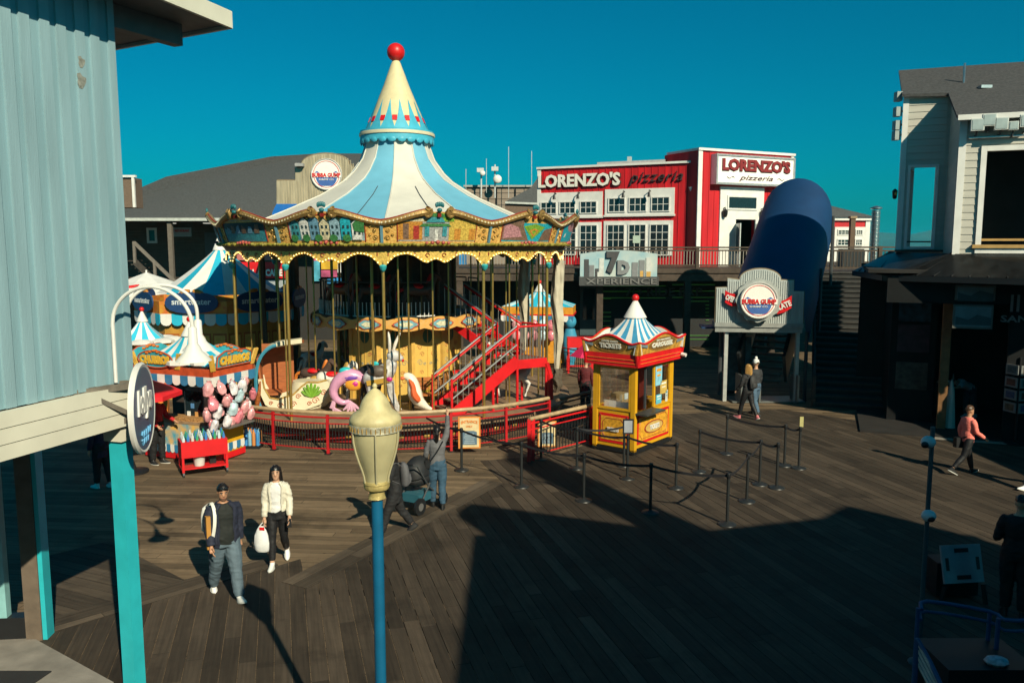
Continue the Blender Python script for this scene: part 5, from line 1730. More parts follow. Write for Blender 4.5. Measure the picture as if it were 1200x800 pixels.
# centre stack
STC = mat('stack_cream', (.62, .40, .09), .5, var=.10, scale=2)
for k in range(12):
    a0, a1 = JA[k] + R(15), JA[k] + R(45)
    p0, p1 = pol(1.95, a0, .52), pol(1.95, a1, .52)
    am = (a0 + a1) / 2
    U = (p1 - p0).normalized()
    N = Vector((U.y, -U.x, 0))
    w = (p1 - p0).length
    o = MB().obox((p0 + p1) / 2 + Vector((0, 0, 1.18)) - N * .03, U * (w / 2 - .02), N * .03, up * 1.18).build('stack_panel', STC if not -95 < math.degrees((am + PI) % (2 * PI) - PI) < -28 else mat('stack_shaded', (.03, .025, .02), .2), ca)  # panels towards the left coloured dark to stand for shade
    MB().bar(p0, p0 + Vector((0, 0, 2.36)), .12, .1, N).build('stack_pilaster', mat('pilaster_gold', (.60, .36, .08), .4, var=.2), ca)
    m_ = (p0 + p1) / 2
    b = MB()
    for s_ in (-1, 1):
        for (uu, ww, r) in ((.26, .6, .09), (.20, .85, .07), (.26, 1.15, .10), (.18, 1.4, .08), (.27, 1.62, .09), (.12, .45, .06), (.1, 1.1, .05)):
            b.mi(int(ww * 10) % 2)
            pts = [m_ + U * s_ * (uu + r * (1 - i / 13) * math.cos(i * .85)) + up * (ww + r * (1 - i / 13) * math.sin(i * .85)) + N * .006 for i in range(11)]
            b.tube(pts, .007, 4)
    b.build('painted_curls', [mat('curl_rust', (.42, .10, .04), .5), mat('curl_grey', (.22, .26, .26), .5)], o)
    b = MB().prism([(.16 * math.cos(2 * PI * i / 14), .22 * math.sin(2 * PI * i / 14)) for i in range(14)], m_ + up * 1.95 + N * .0, U, up, .012)
    b.build('painted_medallion', mat('medallion_green', (.03, .12, .06), .5), o)
    MB().obox(m_ + up * 1.2 + N * .004, U * .012, N * .01, up * .95).build('panel_joint', mat('pilaster_gold', (.60, .36, .08), .4), o)
# upper deck
MB().lathe([(2.62, 2.86), (2.70, 2.90), (2.70, 3.02), (2.6, 3.04)], 48).build('upper_floor', FLOORW, ca)
BAND = mat('band_orange', (.52, .24, .04), .45, var=.5, scale=10, col2=(.55, .34, .12))
for k in range(16):
    a0, a1 = 2 * PI * k / 16, 2 * PI * (k + 1) / 16
    am = (a0 + a1) / 2
    vs, fs = [], []
    for i in range(13):
        a = a0 + (a1 - a0) * i / 12
        s_ = abs(math.sin(PI * i / 12))
        vs += [tuple(pol(2.76, a, 2.80 - .09 * s_)), tuple(pol(2.76, a, 3.04 + .09 * s_)), tuple(pol(2.70, a, 3.04 + .09 * s_)), tuple(pol(2.70, a, 2.80 - .09 * s_))]
    for i in range(12):
        for j in range(4):
            fs.append((i * 4 + j, i * 4 + (j + 1) % 4, i * 4 + 4 + (j + 1) % 4, i * 4 + 4 + j))
    bd = MB().add(vs, fs).build('deck_band', BAND, ca)
    U = Vector((math.cos(am), math.sin(am), 0))
    for r_, m_, d_ in ((1.0, mat('shield_red', (.40, .06, .03), .5), .0), (.86, mat('shield_blue', (.16, .36, .42), .5, var=.4, scale=14), .012), (.52, mat('shield_cream', (.62, .60, .42), .5, var=.4, scale=20), .022)):
        ol = [(.36 * r_ * math.cos(2 * PI * i / 20) * (1 + .12 * math.cos(8 * PI * i / 20)), .15 * r_ * math.sin(2 * PI * i / 20) * (1 + .15 * math.cos(12 * PI * i / 20))) for i in range(20)]
        MB().prism(ol, pol(2.77 + d_, am, 2.92), U, up, .014).build('shield', m_, bd)
for k in range(12):                                       # railing of the upper deck: framed panels of white balusters
    a0, a1 = JA[k] + .03, JA[k] + R(30) - .03
    if k in (1, 2):
        continue
    b = MB()
    o = MB().tube([pol(2.5, a0 + (a1 - a0) * i / 6, 4.12) for i in range(7)], .022, 6)
    o.tube([pol(2.5, a0, 3.1), pol(2.5, a0, 4.12)], .02, 6)
    o.tube([pol(2.5, a1, 3.1), pol(2.5, a1, 4.12)], .02, 6)
    o = o.build('rail_frame', mat('rail_dark', (.06, .06, .06), .5), ca)
    MB().tube([pol(2.52, a0 + (a1 - a0) * i / 6, 3.13) for i in range(7)], .02, 6).build('lower_rail', WHITE, o)
    for i in range(9):
        a = a0 + (a1 - a0) * (i + .5) / 9
        b.tube([pol(2.52, a, 3.1), pol(2.52, a, 3.5)], .013, 5)
        b.ell(pol(2.52, a, 3.52), .02, 6, 4)
    b.build('balusters', WHITE, o)
MB().lathe([(1.75, 3.04), (1.75, 5.2)], 12, cap=False).build('upper_core', mat('core_brown', (.07, .035, .02), .6, var=.5, scale=5), ca)
for k in range(12):
    a = JA[k] + R(15)
    MB().tube([pol(1.78, a, 3.05), pol(1.78, a, 5.2)], .06, 6).build('core_rib', mat('core_rib', (.10, .05, .02), .5), ca)
# poles of the mounts
for (r, a, z0) in ((3.9, -58, .5), (4.3, -66, .5), (4.0, -3, .5), (3.2, -14, .5), (3.3, 12, .5), (4.4, 44, .5), (3.3, 66, .5), (4.5, 80, .5), (4.0, 110, .5), (3.8, -100, .5), (4.2, 150, .5), (4.2, -150, .5)):
    q = pol(r, R(a))
    MB().tube([q + up * z0, q + up * 5.2], .028, 7).build('pole', BRASS, ca)
for (r, a) in ((2.15, -40), (2.15, -5), (2.15, 25), (2.15, -70), (2.15, 60)):
    q = pol(r, R(a))
    MB().tube([q + up * 3.04, q + up * 5.2], .025, 6).build('pole', mat('dull_brass', (.20, .13, .05), .4, .7), ca)
for i in range(14):
    q = pol((3.0, 4.6, 3.8)[i % 3], R(-96 + 14.2 * i + 4))
    MB().tube([q + up * .5, q + up * 5.2], .024, 6).build('pole', BRASS, ca)
# gathered canvas curtains
def curtain(x, y, z0, z1, r, dark=False):
    b = MB()
    vs, fs = [], []
    n, m = 22, 16
    for i in range(m + 1):
        t_ = i / m
        z = z1 + (z0 - z1) * t_
        rr = r * (.75 + .35 * math.sin(PI * min(1, t_ * 1.25)) - (.35 * max(0, t_ - .75) / .25))
        tw = t_ * 1.6
        for j in range(n):
            a = 2 * PI * j / n + tw
            k_ = rr * (1 + .16 * math.sin(5 * (a - tw * .4)) + .07 * math.sin(11 * a + i * .2))
            vs.append((x + k_ * math.cos(a) + .03 * math.sin(i * .7), y + k_ * math.sin(a), z))
    for i in range(m):
        for j in range(n):
            fs.append((i * n + j, i * n + (j + 1) % n, (i + 1) * n + (j + 1) % n, (i + 1) * n + j))
    b.add(vs, fs)
    return b.build('curtain', mat('brown_canvas', (.09, .07, .05), .8) if dark else mat('unbleached_canvas', (.48, .43, .33), .8, var=.25, scale=3), ca)
curtain(5.05, -.45, 1.25, 5.05, .17)
curtain(5.05, -.45, .52, 1.3, .15, True)
curtain(4.05, 3.2, 1.4, 5.05, .18)
curtain(-4.35, 3.4, .6, 5.05, .2, True)
curtain(-4.9, 1.6, .6, 5.05, .1, True)
# staircase to the upper deck
def wp(px, py, Y):
    return P(px, py, Y) - Vector((CX, CY, 0))
RAILC = mat('rail_silver', (.5, .5, .48), .3, .8)
f0a, f1a = Vector((1.95, -4.1, .5)), Vector((3.75, -3.0, 1.88))
f0b, f1b = Vector((1.35, -3.3, .5)), Vector((3.15, -2.2, 1.88))
for a, c, nm in ((f0a, f1a, 'near'), (f0b, f1b, 'far')):
    d = (c - a)
    MB().bar(a + up * .02, c + up * .02, .06, .34).build('stringer', RED, ca)
    for h, m_ in ((.95, RED), (1.04, RAILC), (.5, RAILC)):
        MB().tube([a + up * h, c + up * h], .028, 7).build('stair_rail', m_, ca)
    b = MB()
    for i in range(13):
        q = a + d * i / 12
        b.tube([q + up * .12, q + up * .95], .014, 5)
    b.build('stair_balusters', RAILC, ca)
    for q in (a, c):
        MB().tube([q + up * .0, q + up * 1.06], .035, 7).build('stair_post', RED, ca)
for i in range(8):
    a = f0a.lerp(f1a, (i + .6) / 8)
    c = f0b.lerp(f1b, (i + .6) / 8)
    MB().bar(a + up * .05, c + up * .05, .25, .04).build('stair_tread', mat('tread_brown', (.16, .11, .07), .6), ca)
    MB().bar(a + up * -.05 + Vector((.1, .06, 0)), c + up * -.05 + Vector((.1, .06, 0)), .02, .17).build('stair_riser', RED, ca)
l0, l1, l2, l3 = f1a, f1b, f1b + Vector((.75, .5, 0)), f1a + Vector((.85, .5, 0))
poly = ccw([(l0.x, l0.y), (l1.x, l1.y), (l2.x, l2.y), (l3.x, l3.y)])
MB().prism(poly, (0, 0, 1.86), (1, 0, 0), (0, 1, 0), .06, .0).build('landing', mat('tread_brown', (.16, .11, .07), .6), ca)
for a, c in ((l0, l3), (l3, l2)):
    MB().bar(a + up * -.08, c + up * -.08, .06, .26).build('landing_edge', RED, ca)
    MB().tube([a + up * 1.0, c + up * 1.0], .03, 7).build('stair_rail', RED, ca)
    b = MB()
    for i in range(10):
        q = a.lerp(c, i / 9)
        b.tube([q + up * .05, q + up * 1.0], .014, 5)
    b.build('stair_balusters', RAILC, ca)
for q in (l0, l1, l2, l3, f0a.lerp(f1a, .62)):
    MB().tube([Vector((q.x, q.y, .5)), Vector((q.x, q.y, min(1.85, q.z)))], .04, 7).build('stair_leg', RED, ca)
MB().tube([l3 + up * -.1, l3 + Vector((.12, .1, -.5)), l3 + Vector((.14, .1, -1.2))], .085, 8).build('slide_roll', RED, ca)
u0a, u1a = l1 + Vector((.05, .1, 0)), Vector((1.55, -1.35, 3.02))
u0b, u1b = l2 + Vector((.0, .2, 0)), Vector((2.1, -.6, 3.02))
for a, c in ((u0a, u1a), (u0b, u1b)):
    MB().bar(a, c, .06, .28).build('stringer', RED, ca)
    for h, m_ in ((.92, RED), (1.0, RAILC)):
        MB().tube([a + up * h, c + up * h], .028, 7).build('stair_rail', m_, ca)
    b = MB()
    for i in range(11):
        q = a.lerp(c, i / 10)
        b.tube([q + up * .1, q + up * .92], .014, 5)
    b.build('stair_balusters', RAILC, ca)
for i in range(7):
    MB().bar(u0a.lerp(u1a, (i + .5) / 7) + up * .05, u0b.lerp(u1b, (i + .5) / 7) + up * .05, .24, .04).build('stair_tread', RED if i % 2 else mat('tread_brown', (.16, .11, .07), .6), ca)
# bench at the foot of the stairs
bq = Vector((1.15, -3.0, .52))
bn = None
b = MB(Matrix.Translation(bq) @ Matrix.Rotation(R(12), 4, 'Z'))
for i in range(3):
    b.box((0, -.15 + .15 * i, .42), (.85, .12, .04))
for i in range(3):
    b.box((0, .24, .56 + .13 * i), (.85, .04, .11))
bench = b.build('bench', mat('bench_orange_wood', (.40, .13, .03), .5, var=.3), ca)
b = MB(Matrix.Translation(bq) @ Matrix.Rotation(R(12), 4, 'Z'))
for s_ in (-1, 1):
    b.tube([(s_ * .4, -.2, 0), (s_ * .4, -.2, .42), (s_ * .4, -.2, .6), (s_ * .4, .22, .62), (s_ * .4, .25, .9)], .02, 5)
    b.tube([(s_ * .4, .2, 0), (s_ * .4, .2, .42)], .02, 5)
b.build('bench_frame', BLACK, bench)

# gondola chariot with a hooded back
g0 = Vector((-2.72, -2.95, .52))
gm = Matrix.Translation(g0) @ Matrix.Rotation(R(14), 4, 'Z')
GC = mat('gondola_cream', (.62, .56, .40), .45, var=.10)
GW = mat('gondola_inside', (.34, .10, .03), .5, var=.25, scale=5, stretch=(1, 1, 4))
side = [(-.92, .95), (-.88, .55), (-.75, .22), (-.5, .05), (-.1, .0), (.35, .03), (.75, .16), (.98, .42), (1.02, .75), (.96, .86), (.7, .80), (.42, .82), (.25, .70), (.02, .48), (-.2, .42), (-.4, .36), (-.62, .42), (-.76, .7), (-.8, .95)]
gon = None
for s_, y in ((0, -.42), (1, .42)):
    o = MB(gm).prism(side, (0, y, 0), (1, 0, 0), (0, 0, 1), .045, .045).build('gondola_side', GC, ca)
    if s_ == 0:
        b = MB(gm)
        for i, (u, w, r) in enumerate(((-.35, .18, .09), (.0, .2, .1), (.15, .42, .08), (.62, .28, .11), (.85, .5, .09), (.45, .2, .07), (-.6, .26, .06))):
            pts = [(u + r * (1 - q / 13) * math.cos(q * .85), y - .05, w + r * (1 - q / 13) * math.sin(q * .85)) for q in range(11)]
            b.tube(pts, .012, 4)
        b.build('painted_scroll', mat('curl_rust', (.42, .10, .04), .5), o)
        b = MB(gm)
        for i in range(7):
            a = -1.15 + 2.3 * i / 6
            b.tube([(.52, y - .055, .38), (.52 + .19 * math.sin(a), y - .075, .40 + .19 * math.cos(a)), (.52 + .30 * math.sin(a), y - .06, .42 + .36 * math.cos(a))], [.02, .05, .035], 6)
        b.build('green_shell', mat('shell_green', (.16, .34, .03), .5, var=.3), o)
        b = MB(gm).tube([(x, y - .05, z) for x, z in side[9:]] , .025, 6)
        b.build('gilt_edge', GOLD, o)
b = MB(gm)
prow = [(.2, .0), (.55, .0), (.9, .06), (1.15, .3), (1.2, .62), (1.1, .9)]
b.rings([(.35, 0, .02, .55, .42), (.45, 0, .2, .62, .47), (.52, 0, .5, .62, .46), (.52, 0, .8, .52, .40)], 18)
b.build('gondola_prow', GC, ca)
hood = []
for i in range(13):
    t_ = i / 12
    a = PI * 1.02 - t_ * PI * .62
    hood.append((-.25 + .68 * math.cos(a), .95 + .85 * math.sin(a) * (1 if True else 0)))
hood = [(-.86, .10), (-.96, .45), (-.98, .9), (-.93, 1.3), (-.80, 1.62), (-.58, 1.83), (-.3, 1.92), (.0, 1.95), (.30, 1.98)]
hb = bez([(x, 0, z) for x, z in hood], 3)
vs, fs = [], []
for p in hb:
    for y, dz in ((-.44, -.0), (-.2, .04), (.2, .04), (.44, .0)):
        vs.append((p.x, y, p.z + dz))
for p in hb:
    for y in (-.42, -.2, .2, .42):
        vs.append((p.x + .05, y, p.z - .04))
n = len(hb)
for i in range(n - 1):
    for j in range(3):
        fs.append((i * 4 + j, i * 4 + j + 1, i * 4 + 5 + j, i * 4 + 4 + j))
b = MB(gm)
k_ = int(n * .62)
b.add(vs[:n * 4], fs).build('hood', GC, ca)
o2_ = n * 4
MB(gm).add(vs[n * 4:], [tuple(reversed(f)) for f in fs]).build('hood_lining', GW, ca)
MB(gm).tube([(p.x, -.45, p.z) for p in hb[:int(n * .72)]], .05, 6).build('hood_edge', mat('hood_edge_blue', (.04, .22, .32), .5), ca)
MB(gm).tube([(p.x, -.45, p.z) for p in hb[int(n * .70):]], .075, 6).build('hood_front_edge', GC, ca)
MB(gm).box((-.55, 0, .5), (.5, .8, .06)).build('seat', GW, ca)
MB(gm).obox((-.86, 0, .95), (.03, 0, .02), (0, .41, 0), (-.06, 0, .6)).build('back_panel', GW, ca)
MB(gm).obox((-.40, .40, .95), (.44, 0, 0), (0, .02, 0), (0, 0, .90)).build('far_panel', GW, ca)
b = MB(gm)
b.tube([(-.99, -.46, .1), (-.95, -.5, .35), (-.9, -.5, .6), (-.86, -.48, .9)], [.05, .07, .05, .02], 7)
b.build('carved_scroll', mat('carved_red_gilt', (.42, .12, .03), .4, .2, var=.6, scale=14), ca)

# sea creature, cat, rabbit and sea horse mounts
def at_m(px, py, Y):
    return wp(px, py, Y)
PINK = mat('mount_lilac', (.58, .28, .44), .4, var=.15, coat=.3)
q = Vector((-1.02, -3.75, .5))
M_ = Matrix.Translation(q) @ Matrix.Rotation(R(8), 4, 'Z') @ Matrix.Diagonal((.86, .86, .9, 1))
b = MB(M_)
body = [(.62, .0, 1.02), (.35, 0, 1.18), (.05, 0, 1.22), (-.22, 0, 1.08), (-.40, 0, .80), (-.34, 0, .52), (-.10, 0, .38), (.10, 0, .42)]
b.tube(bez(body, 3), [.14, .17, .19, .20, .21, .22, .22, .21, .20, .19, .175, .16, .15, .14, .13, .12, .11, .10, .09, .08, .07, .06], 10)
sea = b.build('sea_creature', PINK, ca, label='lilac sea creature mount with a curled tail and bright saddle')
b = MB(M_)
for i in range(5):
    a = -.9 + .45 * i
    b.tube([(.08, 0, .42), (.16 + .16 * math.sin(a), -.02, .36 - .16 * math.cos(a)), (.16 + .34 * math.sin(a), -.04, .36 - .34 * math.cos(a))], [.045, .06, .02], 6)
for i in range(4):
    b.tube([(-.36, 0, .55), (-.40 - .03 * i, -.05, .32 - .02 * i), (-.42 + .12 * i, -.08, .06)], [.05, .06, .02], 6)
b.build('fins', mat('mount_pink_fin', (.60, .34, .46), .4, var=.2), sea)
for (c, x, z, rx, rz, y) in (('aq_', .0, 1.36, .22, .13, 0), ('vi_', .16, 1.18, .34, .12, -.2), ('ye_', .26, .96, .28, .2, -.21), ('mg_', .30, .98, .16, .13, -.225)):
    col = {'aq_': (.02, .42, .46), 'vi_': (.16, .06, .36), 'ye_': (.70, .30, .03), 'mg_': (.50, .02, .20)}[c]
    MB(M_).ell((x, y * .6, z), (rx, .12 if y == 0 else .10, rz), 12, 8).build('saddle' if y == 0 else 'saddle_cloth', mat('saddle_' + c, col, .4), sea)
q = Vector((-.42, -3.7, .5))
M_ = Matrix.Translation(q) @ Matrix.Rotation(R(-5), 4, 'Z')
b = MB(M_)
b.ell((.05, .1, 1.18), (.34, .2, .22), 12, 8)
b.ell((.33, .05, 1.32), (.15, .13, .15), 10, 8)
for x, y in ((-.15, -.05), (-.12, .22), (.22, -.03), (.25, .2)):
    b.tube([(x, y, 1.1), (x + .03, y, .75), (x - .03, y, .42)], [.08, .06, .035], 7)
for s_ in (-1, 1):
    b.tube([(.33, .05 + s_ * .08, 1.42), (.36, .05 + s_ * .09, 1.56)], [.05, .01], 6)
cat = b.build('cat_mount', mat('mount_black', (.02, .02, .022), .35), ca, label='black and white cat mount with turquoise trim')
MB(M_).ell((.44, -.02, 1.28), (.06, .06, .05), 8, 6).build('muzzle', WHITE, cat)
MB(M_).ell((.26, -.10, 1.44), (.09, .05, .07), 8, 6).build('cap', mat('saddle_aq_', (.02, .42, .46), .4), cat)
q = Vector((.02, -3.95, .5))
M_ = Matrix.Translation(q) @ Matrix.Rotation(R(4), 4, 'Z') @ Matrix.Diagonal((1.12, 1.12, 1.12, 1))
b = MB(M_)
GREYM = mat('mount_pale_grey', (.52, .52, .52), .5, var=.4, scale=7, col2=(.28, .24, .22))
b.tube(bez([(-.42, 0, .85), (-.15, 0, .98), (.12, 0, 1.12), (.26, 0, 1.38)], 3), [.12, .2, .24, .25, .24, .23, .22, .19, .16, .13], 10)
b.ell((.30, 0, 1.50), (.18, .13, .15), 12, 8)
b.ell((.44, 0, 1.44), (.10, .09, .08), 10, 6)
for (x, y, x2) in ((-.3, -.12, -.36), (-.3, .12, -.36), (.18, -.12, .34), (.18, .12, .36)):
    b.tube([(x, y, .85), (x + .04, y, .55), (x2, y, .22), (x2 + .08, y, .12)], [.11, .08, .05, .035], 7)
rab = b.build('rabbit_mount', GREYM, ca, label='grey and white rabbit mount with tall ears')
for s_, dx, dz in ((-1, -.06, .50), (1, .22, .46)):
    MB(M_).tube(bez([(.24 + .04 * s_, s_ * .06, 1.6), (.24 + dx * .5, s_ * .08, 1.6 + dz * .5), (.24 + dx, s_ * .08, 1.6 + dz)], 3), [(.05, .035), (.075, .04), (.085, .045), (.08, .045), (.06, .035), (.045, .03), (.012, .01)], 8).build('ear', mat('ear_cream', (.72, .66, .58), .5), rab)
b = MB(M_)
b.ell((-.08, -.17, 1.14), (.26, .12, .16), 10, 7)
b.build('saddle', mat('saddle_brown', (.10, .075, .06), .5, var=.5, scale=12), rab)
MB(M_).bar((-.35, -.24, .86), (.2, -.26, .95), .03, .12).build('girth', mat('girth_gold', (.45, .26, .04), .4), rab)
MB(M_).ell((.2, -.27, .96), (.08, .03, .06), 8, 6).build('rosette', mat('saddle_mg_', (.50, .02, .20), .4), rab)
for i in range(4):
    pass
MB(M_).ell((.52, -.03, 1.38), (.035, .05, .035), 6, 5).build('nose', RED, rab)
q = Vector((.62, -3.55, .5))
M_ = Matrix.Translation(q) @ Matrix.Rotation(R(5), 4, 'Z')
b = MB(M_)
b.tube(bez([(-.05, 0, 1.05), (.1, 0, 1.02), (.2, 0, .85), (.24, 0, .60), (.34, 0, .36), (.58, 0, .16), (.72, 0, .10)], 3), [.07, .10, .12, .13, .14, .15, .16, .175, .19, .2, .2, .19, .17, .14, .11, .08, .06, .05, .03], 10)
sh_ = b.build('sea_horse_mount', mat('mount_cream', (.74, .68, .56), .45), ca, label='cream and orange sea horse mount')
b = MB(M_)
b.tube(bez([(.1, -.10, .98), (.2, -.14, .8), (.24, -.16, .56), (.38, -.18, .36)], 3), [.03, .05, .07, .075, .08, .09, .10, .10, .09, .05], 8)
b.build('painted_back', mat('mount_orange', (.60, .11, .03), .45), sh_)
MB(M_).ell((-.10, -.06, 1.0), (.08, .06, .05), 8, 6).build('snout', mat('mount_orange', (.60, .11, .03), .45), sh_)
MB(M_).tube([(.45, .3, .1), (.72, .3, .1)], .02, 5)
b = MB(Matrix.Translation(Vector((1.0, -2.65, .5))))
for i in range(7):
    b.tube([(-.2 + .065 * i, -.12, .1), (-.2 + .065 * i, -.12, .75)], .012, 4)
    b.tube([(-.2, -.125, .12 + .1 * i), (.2, -.125, .12 + .1 * i)], .012, 4)
b.box((0, 0, .42), (.4, .2, .66))
b.build('wicker_basket', mat('wicker', (.42, .32, .03), .6, var=.4, scale=20), ca)
# some horses further round and on the upper deck
def horse(r, a, z, m1, m2, rot):
    M_ = Matrix.Translation(pol(r, R(a), z)) @ Matrix.Rotation(R(rot), 4, 'Z') @ Matrix.Diagonal((.8, .8, .8, 1))
    b = MB(M_)
    b.tube(bez([(-.55, 0, 1.02), (-.3, 0, 1.06), (.1, 0, 1.0), (.42, 0, 1.08), (.62, 0, 1.35), (.72, 0, 1.55)], 3), [.10, .18, .21, .22, .21, .2, .19, .2, .21, .2, .18, .15, .13, .12, .11, .09], 10)
    b.tube(bez([(.68, 0, 1.6), (.84, 0, 1.52), (.98, 0, 1.36)], 3), [.08, .11, .11, .10, .085, .07, .05], 8)
    for (x, y, x1, z1, x2, z2) in ((-.45, -.1, -.6, .6, -.5, .25), (-.45, .1, -.68, .62, -.7, .3), (.36, -.1, .62, .7, .52, .42), (.36, .1, .55, .55, .5, .18)):
        b.tube([(x, y, .98), (x1, y, z1), (x2, y, z2)], [.10, .06, .04], 7)
    h = b.build('horse_mount', m1, ca)
    MB(M_).tube(bez([(.56, 0, 1.62), (.48, 0, 1.4), (.36, 0, 1.24)], 3), [.03, .07, .08, .08, .07, .05, .02], 6).build('mane', m2, h)
    MB(M_).tube(bez([(-.56, 0, 1.06), (-.78, 0, .98), (-.84, 0, .6)], 3), [.05, .07, .07, .07, .06, .05, .01], 6).build('tail', m2, h)
    MB(M_).ell((-.02, 0, 1.16), (.28, .23, .12), 10, 6).build('saddle', RED, h)
MW = mat('mount_white', (.66, .64, .6), .4)
horse(4.2, -82, .5, mat('mount_brown', (.22, .10, .05), .4), ORANGE, 20)
horse(4.1, 62, .5, MW, GOLD, 10)
horse(3.9, -120, .5, MW, DGREY, 60)
horse(3.0, -52, .5, mat('mount_dark', (.08, .05, .04), .4), ORANGE, -20)
horse(3.0, -34, .5, MW, GOLD, 0)
horse(2.95, 42, .5, mat('mount_chestnut', (.30, .12, .03), .4), GOLD, 20)
horse(3.9, 120, .5, MW, DGREY, 160)
horse(2.12, -12, 3.05, mat('mount_dark', (.08, .05, .04), .4), DRED, 0)
horse(2.12, -48, 3.05, mat('mount_brown', (.22, .10, .05), .4), DRED, -30)
horse(2.12, 22, 3.05, mat('mount_dark', (.08, .05, .04), .4), RED, 30)

# ---------------------------------------------------------------- red fence round the carousel
FR = 6.25
fe = thing('carousel_fence', 'curved red fence with black balusters and a wooden top rail around the carousel', 'fence', (CX, CY, 0))
fang = [R(-66 + 14.2 * i) for i in range(9)]
WOODC = mat('handrail_wood', (.42, .30, .17), .55, var=.3, scale=6)
def fence_panel(root, p0, p1, h, rail_m, nb, arc=None, mb=None):
    f = arc or (lambda t_: p0.lerp(p1, t_))
    for z in (h - .05, .14, h - .2):
        o = MB(mb) if mb else MB()
        o.tube([f(i / 6) + up * z for i in range(7)], .016 if z < h - .1 else .024, 6).build('rail', rail_m, root)
    b = MB(mb) if mb else MB()
    for i in range(nb):
        q = f((i + .5) / nb)
        b.tube([q + up * .14, q + up * (h - .2)], .012, 5)
        b.ell(q + up * (h * .5), (.022, .022, .04), 5, 4)
    b.build('balusters', BLACK, root)
for i in range(8):
    a0, a1 = fang[i], fang[i + 1]
    FRED = mat('fence_red', (.42, .010, .014), .5, var=.25)
    fence_panel(fe, None, None, .98, FRED, 19, lambda t_, a0=a0, a1=a1: pol(FR, a0 + (a1 - a0) * t_))
    MB().tube([pol(FR - .02, a0 + (a1 - a0) * t_ / 6, 1.05) for t_ in range(7)], (.05), 8).build('handrail', WOODC, fe)
for a in fang:
    MB().box(pol(FR, a, .5), (.065, .065, 1.0), a).build('fence_post', FRED, fe)
    MB().box(pol(FR, a, .012), (.16, .16, .024), a).build('post_foot', BLACK, fe)
# straight fence from the exit to the ticket booth
e0_, e1__ = G(620, 541), G(692, 521)
f2 = thing('ramp_fence', 'straight red fence with wooden top rail running back to the ticket booth', 'fence', e0_)
mb = Matrix.Translation(-e0_)
fence_panel(f2, e0_, e1__, .98, RED, 20, None, mb)
MB(mb).tube([e0_ + up * 1.05, e1__ + up * 1.05], .05, 8).build('handrail', WOODC, f2)
for t_ in (0, .06, 1):
    MB(mb).box(e0_.lerp(e1__, t_) + up * .52, (.085, .085, 1.04)).build('fence_post', RED, f2)
f3 = thing('ramp_rail', 'dark railing with wooden top rail at the carousel exit behind the booth', 'fence', G(655, 510))
a3, c3_ = G(652, 512), G(690, 500)
mb = Matrix.Translation(-Vector(f3.location))
fence_panel(f3, a3, c3_, .95, BLACK, 12, None, mb)
MB(mb).tube([a3 + up * 1.02, c3_ + up * 1.02], .045, 8).build('handrail', mat('dark_handrail', (.12, .08, .05), .6), f3)
f4 = thing('rear_fence', 'red fence section at the far right behind the carousel', 'fence', G(660, 440))
a4, c4_ = G(655, 436), G(694, 446)
mb = Matrix.Translation(-Vector(f4.location))
fence_panel(f4, a4, c4_, 1.1, DRED, 16, None, mb)
for t_ in (0, 1):
    MB(mb).box(a4.lerp(c4_, t_) + up * .58, (.1, .1, 1.16)).build('fence_post', RED, f4)
# notice boards
def board(px0, py0, px1, py1, Y, name, label, dark):
    c = P((px0 + px1) / 2, (py0 + py1) / 2, Y)
    w = P(px1, py0, Y).x - P(px0, py0, Y).x
    h = P(px0, py0, Y).z - P(px0, py1, Y).z
    t = thing(name, label, 'sign', c, R(4))
    MB().box((0, 0, 0), (w, .04, h)).build('board', mat('board_orange', (.62, .22, .04), .5), t)
    MB().box((0, -.022, 0), (w * .86, .012, h * .92)).build('face', mat('board_cream', (.62, .50, .28), .55), t)
    MB().prism([(-w * .34, -h * .38), (w * .34, -h * .38), (w * .34, h * .02), (w * .2, h * .06), (-w * .2, h * .06), (-w * .34, h * .02)], (0, -.03, 0), (1, 0, 0), (0, 0, 1), .006).build('rules_panel', mat('board_slate', (.10, .16, .22), .5), t)
    b = MB()
    for i in range(6):
        b.box((0, -.038, h * (-.33 + .06 * i)), (w * (.5 - .05 * (i % 3)), .004, h * .02))
    b.build('small_print', mat('print_pale_blue', (.35, .42, .46), .5), t)
    if not dark:
        b = MB()
        text(b, 'ENTRANCE', (0, -.03, h * .32), (1, 0, 0), (0, 0, 1), w * .74, h * .09, bold=.02, depth=.008, arc=.03, proud=.005)
        text(b, 'ONLY', (0, -.03, h * .2), (1, 0, 0), (0, 0, 1), w * .3, h * .06, bold=.02, depth=.008, proud=.005)
        b.build('lettering', ORANGE, t)
    return t
board(537, 488, 563, 525, G(550, 531)[1] - .05, 'entrance_board', 'cream and orange entrance notice board on the red fence', False)
board(630, 493, 652, 523, G(640, 531)[1] - .05, 'notice_board', 'shaded notice board with a slate panel behind the straight red fence', True)
